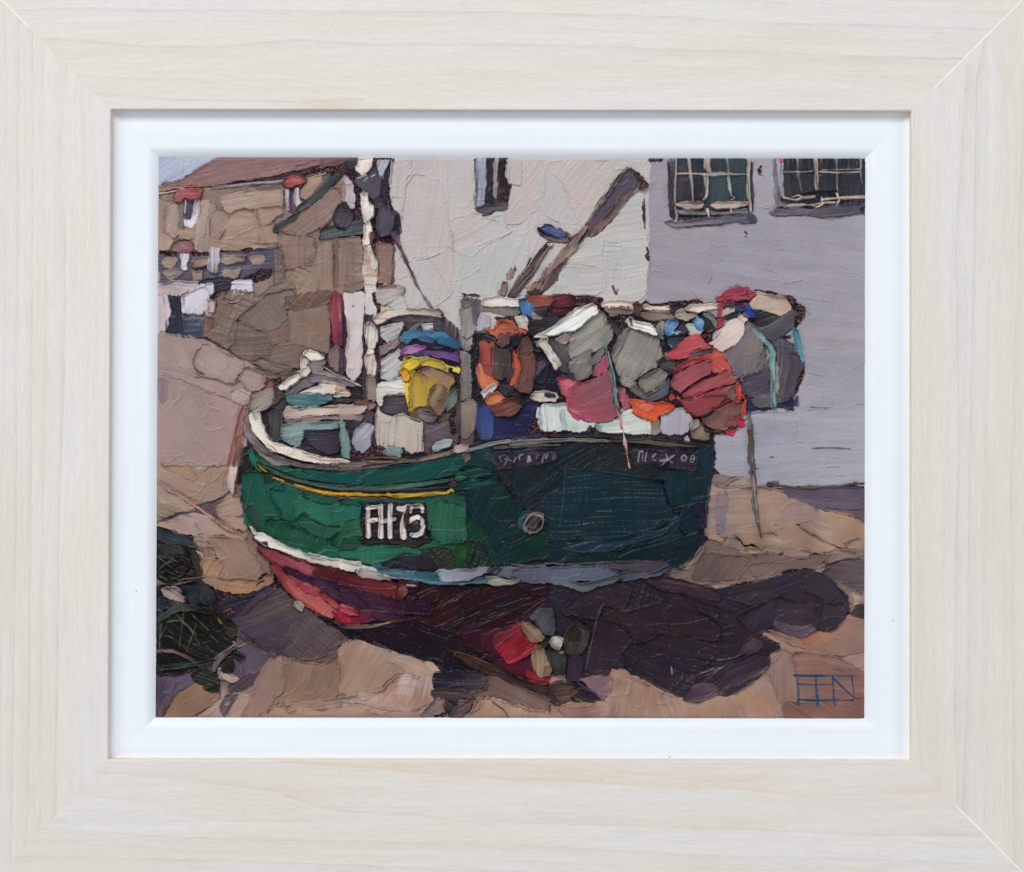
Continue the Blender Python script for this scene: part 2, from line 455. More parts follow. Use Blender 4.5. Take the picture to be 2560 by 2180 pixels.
def wood_rail_cols(side, px, py, dep):
    c = wood_cols(side, px, py)
    raw = lin(hexc('e8d8c6')) * (1 + (N(px / 30, py / 30) - .5)[..., None] * .12)
    m = smooth(3.5, 6, dep)[..., None]
    return c * (1 - m) + raw * m
na = 150
prof = [(0, 35, 0), (0, 6, 0), (0.000, 3.0, 0), (0.003, 1.2, 0), (0.009, 0.2, 0)] + [(t, 0, 0) for t in np.linspace(.014, .975, na)] + \
       [(.985, .6, 0), (.993, 2, 0), (1, 5, 0), (1, 110, 0), (.2, 110, 0), (.2, 35, 0)]
for side, n in (('top', 1300), ('bottom', 1300), ('left', 1100), ('right', 1100)):
    rail('frame_rail', root, side, M_WOODH if side in ('top', 'bottom') else M_WOODV, IN, OUT, prof, wood_rail_cols, n,
         'pale limed wood rail along the %s of the frame' % side)

# ---- white liner
LIN = dict(tl=(397, 393.5), tr=(2163, 397), br=(2160, 1796), bl=(389.5, 1793))
def off(c, d): return {k_: (v_[0] + (-d if 'l' in k_[1] else d), v_[1] + (-d if k_[0] == 't' else d)) for k_, v_ in c.items()}
LOUT = off(LIN, 126)
def white_cols(side, px, py, dep):
    hor = side in ('top', 'bottom'); a, b = (px, py) if hor else (py, px)
    v = 1 + (N(a / 120, b / 4) - .5) * .012 + (N(a / 300, b / 30) - .5) * .01
    c = hexc('e2e9f4') * v[..., None]
    for x, y, r in ((340, 1478, 1.3), (1674, 1893, 1.3), (2233, 1552, 1.2)):
        m = np.exp(-((px - x) ** 2 + (py - y) ** 2) / (r * r))[..., None]; c = c * (1 - m) + hexc('4a4038') * m
    return lin(c) / E_LIGHT
bev = 30 / 126.0
lp = [(0, 71, 39), (0, 47, 39), (0.004, 42, 39)]
for q in np.linspace(0, 1, 12)[1:]:
    lp.append((0.012 + (bev - .012) * q, 41 - 12.5 * math.sin(q * math.pi / 2) ** .9, 39 - 14 * q))
lp += [(t, 28.5 - 1.2 * smooth(.25, .5, np.float64(t)) - 4 * smooth(.7, .95, np.float64(t)), 25) for t in np.linspace(.26, .995, 60)]
lp += [(1, 33, 25), (1, 71, 25)]
LGR = {}
for side, n in (('top', 900), ('bottom', 900), ('left', 700), ('right', 700)):
    rail('liner_rail', root, side, M_WHITE, LIN, LOUT, lp, white_cols, n, 'white painted liner strip along the %s of the picture' % side)

# ---------------------------------------------------------------- painting meshes
DEP = 44.0
def finish_painting(meta):
    h = H.copy()
    h = np.clip(h, 0, 20) + (N(XX / 2.6 + 3, YY / 2.3 + 8) - .5) * .55 + (N(XX / 5 + 13, YY / 5 + 8) - .5) * .5 - 1.2 * smooth(.87, .93, N(XX / 4.2 + 21, YY / 4.2 + 2))
    edge = np.minimum(np.minimum(XX - 397, 2160 - XX), np.minimum(YY - 397, 1793 - YY))
    h = np.minimum(h, 2.5 + np.maximum(edge, 0) * .9)
    zz = DEP - h
    kk = S * (D + DEP) / D
    P = np.stack([(XX - CX) * kk, zz * S, -(YY - CY) * kk], -1).astype(np.float32)
    ch = np.clip(C[..., 1] - C[..., 2], 0, 1) * (C[..., 0] > C[..., 1]) * (1 - smooth(.25, .42, C.max(-1) - C.min(-1)))
    C[..., 2] += .34 * ch; C[..., 1] -= .14 * ch
    lum = C @ np.array([.3, .59, .11], np.float32)
    Cn = lum[..., None] + (C - lum[..., None]) * PAINT_SAT
    cc = lin(Cn).astype(np.float32)
    l0 = (cc @ np.array([.25, .65, .1], np.float32))[..., None] + 1e-4
    cc = cc * np.clip((l0 - .0035) / l0, .25, 1)
    cc = np.clip(cc / E_LIGHT * TONE_A + TONE_B, 0.0025, 0.9)
    quad = ID[:-1, :-1]
    J, I = np.indices(quad.shape)
    objs = {}
    order = sorted(KEYS, key=lambda q: q.count('/'))
    for key in order:
        m = quad == KEYS.index(key)
        if m.sum() < 4: print('empty', key); continue
        j = J[m]; i = I[m]
        v = np.stack([j * NX + i, (j + 1) * NX + i, (j + 1) * NX + i + 1, j * NX + i + 1], -1)
        uq, inv = np.unique(v, return_inverse=True)
        f = inv.reshape(-1, 4)
        nm, label = meta.get(key, (key.split('/')[-1].split('#')[0], None))
        o = attr_mesh(nm, P.reshape(-1, 3)[uq], f, cc.reshape(-1, 3)[uq], M_PAINT)
        o.parent = objs[key.split('/')[0]] if '/' in key else root
        if label: o['label'] = label
        objs[key] = o
    return objs

def box(name, x0, x1, y0, y1, z0, z1, mat, parent=None):
    v = [(x, y, z) for x in (x0, x1) for y in (y0, y1) for z in (z0, z1)]
    f = [(0, 1, 3, 2), (4, 6, 7, 5), (0, 4, 5, 1), (2, 3, 7, 6), (0, 2, 6, 4), (1, 5, 7, 3)]
    me = bpy.data.meshes.new(name); me.from_pydata(v, [], f); me.update(); me.materials.append(mat)
    o = bpy.data.objects.new(name, me); scene.collection.objects.link(o)
    if parent: o.parent = parent
    return o
TONE_A, TONE_B = np.array([.835, .825, .845], np.float32), -0.004; PAINT_SAT = 0.95
META = {
 'canvas': ('canvas', 'maroon primed canvas weave and dark underpaint showing between the paint strokes'),  # also holds the dark underpaint laid behind the hull
 'greyhouse': ('painted_house', 'lilac grey house wall painted at the upper right'),
 'greyhouse/window#a': ('window', 'dark barred window painted left of the right-hand pair'),
 'greyhouse/window#b': ('window', 'dark barred window painted at the upper right corner'),
 'white': ('painted_house', 'pinkish white house wall painted behind the boat'),
 'white/window': ('window', 'narrow dark window in the pinkish white wall'),
 'white/ridge_line': ('wall_edge', None),
 'cottage': ('painted_cottage', 'tan stone cottage with a brown roof painted at the upper left'),
 'cottage/window#a': ('window', 'small arched window under the left red cap'),
 'cottage/window#b': ('window', 'small window under the right red cap'),
 'cottage/dormer_cap#a': ('dormer_cap', 'red cap over the left dormer'),
 'cottage/dormer_cap#b': ('dormer_cap', 'red cap over the right dormer'),
 'cottage/dormer_cap#c': ('dormer_cap', 'faded red cap on the stone band'),
 'cottage/stone_band': ('stone_band', 'grey violet band dotted with tan stones'),
 'cottage/lamp': ('wall_lamp', None), 'cottage/wallpost#a': ('wall_pillar', 'pinkish white strip beside the dark gutter'), 'cottage/wallpost#b': ('wall_pillar', 'brown ribbed strip left of the mast'), 'cottage/wallpost#c': ('wall_pillar', 'brown ribbed strip right of the mast'), 'cottage/wallpost#d': ('wall_pillar', 'oval brown stub below the red door'),
 'sky': ('painted_sky', 'pale blue sky in the top left corner of the picture'),
 'shed': ('painted_outbuilding', 'brown wall with white and dark doorway below the cottage'),
 'slip': ('painted_sand', 'pink and tan sand painted round the boat'),
 'shade': ('painted_shadow', 'dark purple shadow painted under and right of the boat'),
 'bulk': ('painted_mast_lamp', 'dark violet lamps with a stay line beside the mast'),
 'boom': ('painted_boom', 'thick brown and violet spar leaning up to the right'),
 'prop': ('painted_prop', 'thin dark brown spar left of the thick one'),
 'cap': ('painted_blue_cap', 'bright blue cap on a brown bar against the white wall'),
 'cap#navy': ('painted_bundle', 'navy bundle with light blue top above the red float'),
 'cap#red': ('painted_bundle', 'crimson bundle with blue knot on top of the basket'),
 'post': ('painted_post', 'broad pinkish white post left of the mast'),
 'post#grey': ('painted_post', 'tall grey post left of the orange lifebuoy'),
 'post#blue': ('painted_post', 'short blue post below the lifebuoy'),
 'cabin': ('painted_wheelhouse', 'cream and grey wheelhouse behind the yellow buoy'),
 'cabin/cabin_roof': ('cabin_roof', None),
 'mast': ('painted_mast', 'cream white mast rising from the deck to the top edge'),
 'hold': ('painted_hold', 'dark blue and maroon hold behind the floats'),
 'rail': ('painted_deck_rail', 'cream rail segments with light blue rags above the floats'),
 'deckbox': ('painted_fish_boxes', 'white and lilac boxes along the deck edge'),
 'float#pink': ('painted_float', 'dusty pink float at the middle of the deck'),
 'float#rose': ('painted_float', 'rose sliver of the pink float showing right of the teal rope'),  # piece of the pink float, cut off by the rope
 'float#orange': ('painted_float', 'bright orange rag below the right grey float'),
 'float#white': ('painted_float', 'grey float with a thick white top, leftmost of the row'),
 'float#white2': ('painted_float', 'grey green float with white top beside the red one'),
 'float#red': ('painted_float', 'large ribbed red float hanging at the stern'),
 'float#cream': ('painted_float', 'mauve float with a cream cap right of the red one'),
 'basket': ('painted_basket', 'dark violet basket with a cream rim at the far right'),
 'rope#teal': ('painted_rope', 'pale teal rope hanging down the dark basket'),
 'rope#grey': ('painted_rope', 'teal rope across the pink float with a pink tail on the hull'),
 'pole': ('painted_pole', 'thin brown pole standing in the sand right of the stern'),
 'lifebuoy': ('painted_lifebuoy', 'orange and brown lifebuoy ring hung by the grey post'),
 'buoy': ('painted_buoy', 'yellow buoy under blue and violet hats'),
 'boatbow': ('painted_bow_well', 'dark inside of the bow'),
 'hatch': ('painted_bow_cover', 'cream and teal folded cover and hatch inside the bow'),
 'bollard': ('painted_bollard', 'oval grey bollard on the tip of the bow'),
 'gunwale': ('painted_gunwale', 'cream and brown rail line curving along the hull top'),
 'boat': ('painted_boat_hull', 'green fishing boat hull turning dark teal to the stern'),
 'boat/rubbing_strake': ('rubbing_strake', None), 'boat/yellow_line': ('yellow_line', None),
 'boat/number_plate': ('number_plate', 'black plate with white FH 76'),
 'boat/name_board#a': ('name_board', 'dark board with faint lettering, the left one'),
 'boat/name_board#b': ('name_board', 'dark board with faint lettering at the stern'),
 'boat/hawse_hole': ('hawse_hole', None),
 'waterline': ('painted_waterline', 'white stripe turning blue grey between hull and keel'),
 'keel': ('painted_keel', 'crimson and near black underside of the boat'),
 'propeller': ('painted_propeller', 'tan and grey propeller blades round a white hub'),
 'mooring_stone': ('painted_marker', 'white upright marker left of the bow'),
 'creel#a': ('painted_lobster_pot', 'black netted lobster pot, the upper one at the left edge'),
 'creel#b': ('painted_lobster_pot', 'black netted lobster pot, the lower one at the left edge'),
 'signature': ('signature', 'blue signature EEN at the lower right corner'),
}

paint("""
@S
# broad grounds
greyhouse|a19ba7>a5a2ad|1602,385 2190,385 2190,1210 2010,1212 1940,1210 1860,1190 1790,1160 1790,930 1770,860 1760,740 1610,758 1620,600 1600,480|t=2 d=-6 s=0.3 v=0.5 f=0.2 r=0
greyhouse|a9a8b3>a3a0ad|1850,1040 1990,1020 2180,900 2180,980 2060,975 1990,965 1900,950|t=0.6 d=2 s=0.5 v=0.6 r=0
greyhouse|a3a3b0>acabb6|1795,1080 1880,1040 2000,1030 2180,1010 2180,1205 2060,1208 1970,1215 1920,1213 1860,1198 1800,1180 1780,1155 1790,1120|t=2 d=1 s=0.6 v=0.5
white|c6c1bf>c4c3c0|985,385 1622,385 1618,500 1620,650 1613,755 1510,755 1300,770 1210,900 1150,960 950,960 960,700 1008,560 978,480|t=2.5 d=70 s=1.0 v=0.5 r=0
slip|a48f8b>ab9791|385,835 480,845 560,860 650,900 740,950 740,1000 640,1060 620,1250 610,1390 560,1400 480,1360 385,1340|t=2.5 d=-60 v=0.5 f=.5
shade|352b3b>3a3040|1150,1440 1500,1440 1700,1400 1900,1480 2060,1430 2110,1500 2070,1560 1960,1600 1870,1680 1780,1750 1600,1720 1500,1700 1200,1760 1100,1700 1000,1600|t=2 d=-20 s=1.6 v=1
slip|9a8173>a58a76|500,1600 900,1600 1200,1700 1300,1690 1500,1690 1700,1700 2170,1560 2170,1810 385,1810 385,1750|t=2 d=25
slip|8b7571>92807b|1740,1420 2170,1370 2170,1520 2090,1520 2030,1420 1800,1480 1640,1460|t=2 d=10
slip|5b4d5c>64525d|385,1340 560,1480 620,1560 700,1620 780,1640 500,1700 480,1760 385,1760|t=1.5
canvas|2a2530>302a38|620,1000 780,930 1200,860 1700,860 1790,1100 1760,1400 1300,1500 1000,1600 700,1450 620,1250|t=1
@A
cottage|927f72>8d7b70|60,440 520,400 1380,320 1950,190 2072,160 2072,1700 60,1700|t=1.5 d=80
sky|a8b5cf>b9c3d6|60,40 735,40 660,80 600,120 500,170 440,210 340,240 310,275 230,315 150,345 60,372|t=3 d=35 v=.5
sky|b7c2d6|250,60 460,60 440,100 330,110|t=0.5 v=.4 r=0 s=.5
~||460,60 430,120 380,200|w=3 t=-1
sky|7d7180|120,330 150,305 185,330 150,350|t=3
cottage/roof|8d6c6c>93716f>8a6a70|740,40 2040,40 1900,95 1700,150 1500,185 1280,240 1050,270 850,310 700,345 560,358 250,378 150,400 60,415 60,372 150,345 300,300 420,220 560,150|t=4 d=12 v=.6 r=1
cottage/roof|a0786c|60,390 250,352 400,335 560,352 250,380 60,415|t=1 v=.5
cottage/roof|8a6560>7a5a5c|1500,140 1750,85 1990,45 2040,45 1900,100 1700,155 1480,190|t=1.5 d=14
~||740,45 600,120 440,210 330,250 150,340|w=3 t=1.5
cottage/roof|48343d>5a4048|560,372 800,335 1050,300 1280,262 1500,215 1750,155 1930,110|w=13,17,15,24,30 t=0.6 y=.42 s=2
*||1050,290 1210,285 1200,320 1080,325|y=.35
*||1600,170 1990,105 2000,150 1750,200 1620,215|y=.36
cottage/eave|cfbdb0>c4b2a8>8a7c80|60,434 180,420 300,385 500,388 700,372 900,352 1150,325 1350,318|w=8,9,14,13,15 t=4 r=1
cottage/eave|8b8494>aaa0a8|640,362 900,340 1150,320 1380,290|w=12,18,10 t=3
cottage/eave|d3c2b6>bcaba6|1560,290 1700,255 1830,220|w=9,15,13 t=4
cottage/eave|3c4248>454a50|1210,290 1400,255 1600,215|w=10,24,12 t=2
# stone wall blobs
cottage|a8927a>a18c77|70,520 150,510 280,590 310,700 300,870 200,930 150,1005 70,1005|t=6 d=80 r=4 o=.6
cottage|ac967f|160,600 250,580 300,620 300,830 220,880 130,850|t=4 d=80 r=3 o=.8
cottage|a5906f>af9a83|75,870 120,830 200,910 170,1010 110,1015 75,980|t=5 r=3
cottage|9f8e76>ada088>a38f78|450,690 510,640 530,520 650,560 650,640 640,900 600,1020 540,1045 470,1030 430,960|t=5 d=85 r=5 o=.6
cottage|b3a18e|535,520 580,510 560,700 530,880 500,870 505,700|t=3 d=88 r=4
cottage|ae9880>a58f7a|740,620 840,550 900,570 1080,560 1140,640 1150,770 1130,860 1090,945 780,962 700,915 690,830 760,740|t=7 d=10 r=4 v=.6
cottage|a8937a>b09a82|720,480 870,430 1060,400 1355,370 1355,440 1345,560 1230,580 1090,590 950,560 860,600 800,640 740,560|t=6 d=10 r=4
cottage|a28d75|620,640 700,600 800,640 770,760 740,830 690,900 640,930 610,800|t=7 r=4
cottage|ac9680>a9937c|1090,600 1200,570 1345,575 1345,625 1290,670 1200,740 1150,765 1110,690|t=5 r=4
cottage|a79075|1150,775 1245,745 1260,830 1320,900 1320,975 1080,965 1120,880|t=5 r=3 d=100
cottage|b09878>a68f78|1535,450 1560,390 1640,285 1745,255 1755,330 1690,430 1590,485|t=6 r=4
cottage|a58f76|600,910 700,930 780,960 1300,960 1290,985 950,1010 800,1030 740,1020 640,1020|t=5 d=0 r=3
cottage|857a70|300,500 345,500 340,760 440,780 440,800 300,800|t=1
cottage|ab9673|300,830 440,800 440,880 300,900|t=5 r=5 d=0
# dormers
cottage/window#a|6a6576|340,490 440,490 440,690 400,740 345,700|t=1
cottage/window#a|50485a>6e6068|385,500 435,498 430,620 415,680 380,690 360,640|t=1.5 d=90
cottage/window#a|d6d4e0>bfb9c4|352,490 352,560 346,640|w=12,9,7 t=4
cottage/window#a|dcdae4>c6c4d2|455,490 490,495 488,600 470,700 420,772 355,772 335,700 395,728 425,690 440,600|t=5 d=90 r=4
cottage/dormer_cap#a|985052>a05858>a6605a|243,480 262,440 300,400 380,378 500,388 532,410 515,450 500,485 440,492 395,505 350,478 320,500 285,518 255,510|t=8 r=4 v=.8 k=2
cottage/dormer_cap#a|a85c50|380,380 510,392 525,415 440,400|t=2 r=2
cottage/window#b|cdc8d4>b8b3bf|1390,375 1435,378 1425,500 1440,605 1415,605 1400,500|t=4
cottage/window#b|5a5062>66586a|1432,378 1492,370 1490,500 1505,600 1500,640 1440,620 1430,500|t=1.5 d=88
cottage/window#b|dcd6e0>c8c3cf|1485,368 1520,370 1525,480 1540,550 1510,585 1490,520|t=5 r=3
cottage/dormer_cap#b|984c4c>a05652>984c4a|1362,320 1375,290 1430,265 1445,248 1530,240 1575,280 1592,315 1560,335 1510,345 1470,368 1385,370|t=8 r=4
cottage/dormer_cap#c|94585c>a06a70|262,1010 275,965 330,935 410,945 432,985 410,1035 290,1055|t=7 r=3
# dark stone band
cottage/stone_band|5f586a>675f72>565062|60,1045 250,1050 430,1060 620,1050 700,1030 900,1040 1100,1015 1250,990 1262,1080 1268,1250 1000,1300 900,1345 600,1350 60,1365|t=2 d=3 s=2
*||700,1025 1030,1000 1050,1030 720,1050|y=.4
*||940,1320 1100,1240 1250,1200 1265,1290 1180,1330 1000,1345|y=.34
*||80,1030 260,1035 250,1075 90,1055|y=.38
*||400,1030 600,1050 590,1075 430,1070|y=.45
*||230,1330 420,1330 400,1365 240,1365|y=.42
cottage/stone_band|9f8f70>a8977c|110,1135 160,1110 250,1110 245,1160 190,1195 140,1185|t=5 r=4 o=.3
cottage/stone_band|8f8478>a39478|125,1240 200,1225 320,1230 310,1265 260,1300 200,1322 160,1300|t=5 r=3
cottage/stone_band|9f8f74>a99a7c|415,1165 440,1110 520,1090 605,1105 580,1160 510,1190 440,1190|t=6 r=5 o=.3
cottage/stone_band|9c8c78|428,1235 525,1225 510,1330 430,1335|t=4 r=2
cottage/stone_band|a39477>ab9b80|720,1130 740,1080 870,1070 965,1078 945,1130 850,1155 765,1168|t=5 r=4 o=.3
cottage/stone_band|a19274>ad9e84|1015,1110 1050,1070 1180,1075 1165,1130 1110,1170 1050,1165|t=5 r=4 o=.3
cottage/stone_band|a19276>ab9b82|735,1300 745,1230 850,1225 925,1215 890,1290 830,1335 760,1335|t=5 r=4 o=.3
cottage/stone_band|ab9a8e|62,1250 80,1270 75,1330 62,1335|t=3
cottage/stone_band|c8c4d2>cfcad6|302,1065 385,1058 382,1130 350,1222 315,1200|t=6 r=3
cottage/stone_band|9b8d80>bdb9c6>c4c1cd|610,1000 700,1010 690,1070 700,1120 680,1180 682,1250 620,1250 582,1210 610,1100|t=5 r=3 d=90
# lower left shed
shed|3b3a47>34343f|470,1350 700,1300 900,1345 1010,1335 900,1440 760,1510 640,1550 570,1520|t=1.5
shed|c2b4b9>b8abb0>c8bcc0|60,1385 180,1355 470,1350 455,1440 390,1490 250,1510 60,1512|t=5 d=0 r=3
shed|cfc1cc>d3c6cf|60,1525 140,1525 160,1600 185,1680 200,1700 60,1700|t=5 d=90
shed|373a48|148,1518 320,1512 330,1720 190,1720|t=2
shed|cdc9d8>d3cfdc|330,1512 430,1460 460,1400 560,1370 630,1385 655,1450 600,1490 582,1540 580,1650 540,1720 330,1720|t=6 r=3 d=80
shed|cabdc2|575,1550 660,1560 640,1640 600,1720 575,1640|t=5
shed|cfcbd9>d8d5e0|830,1430 835,1375 870,1350 1015,1340 1030,1400 1035,1505 975,1465 880,1475 840,1520|t=7 r=4
""")

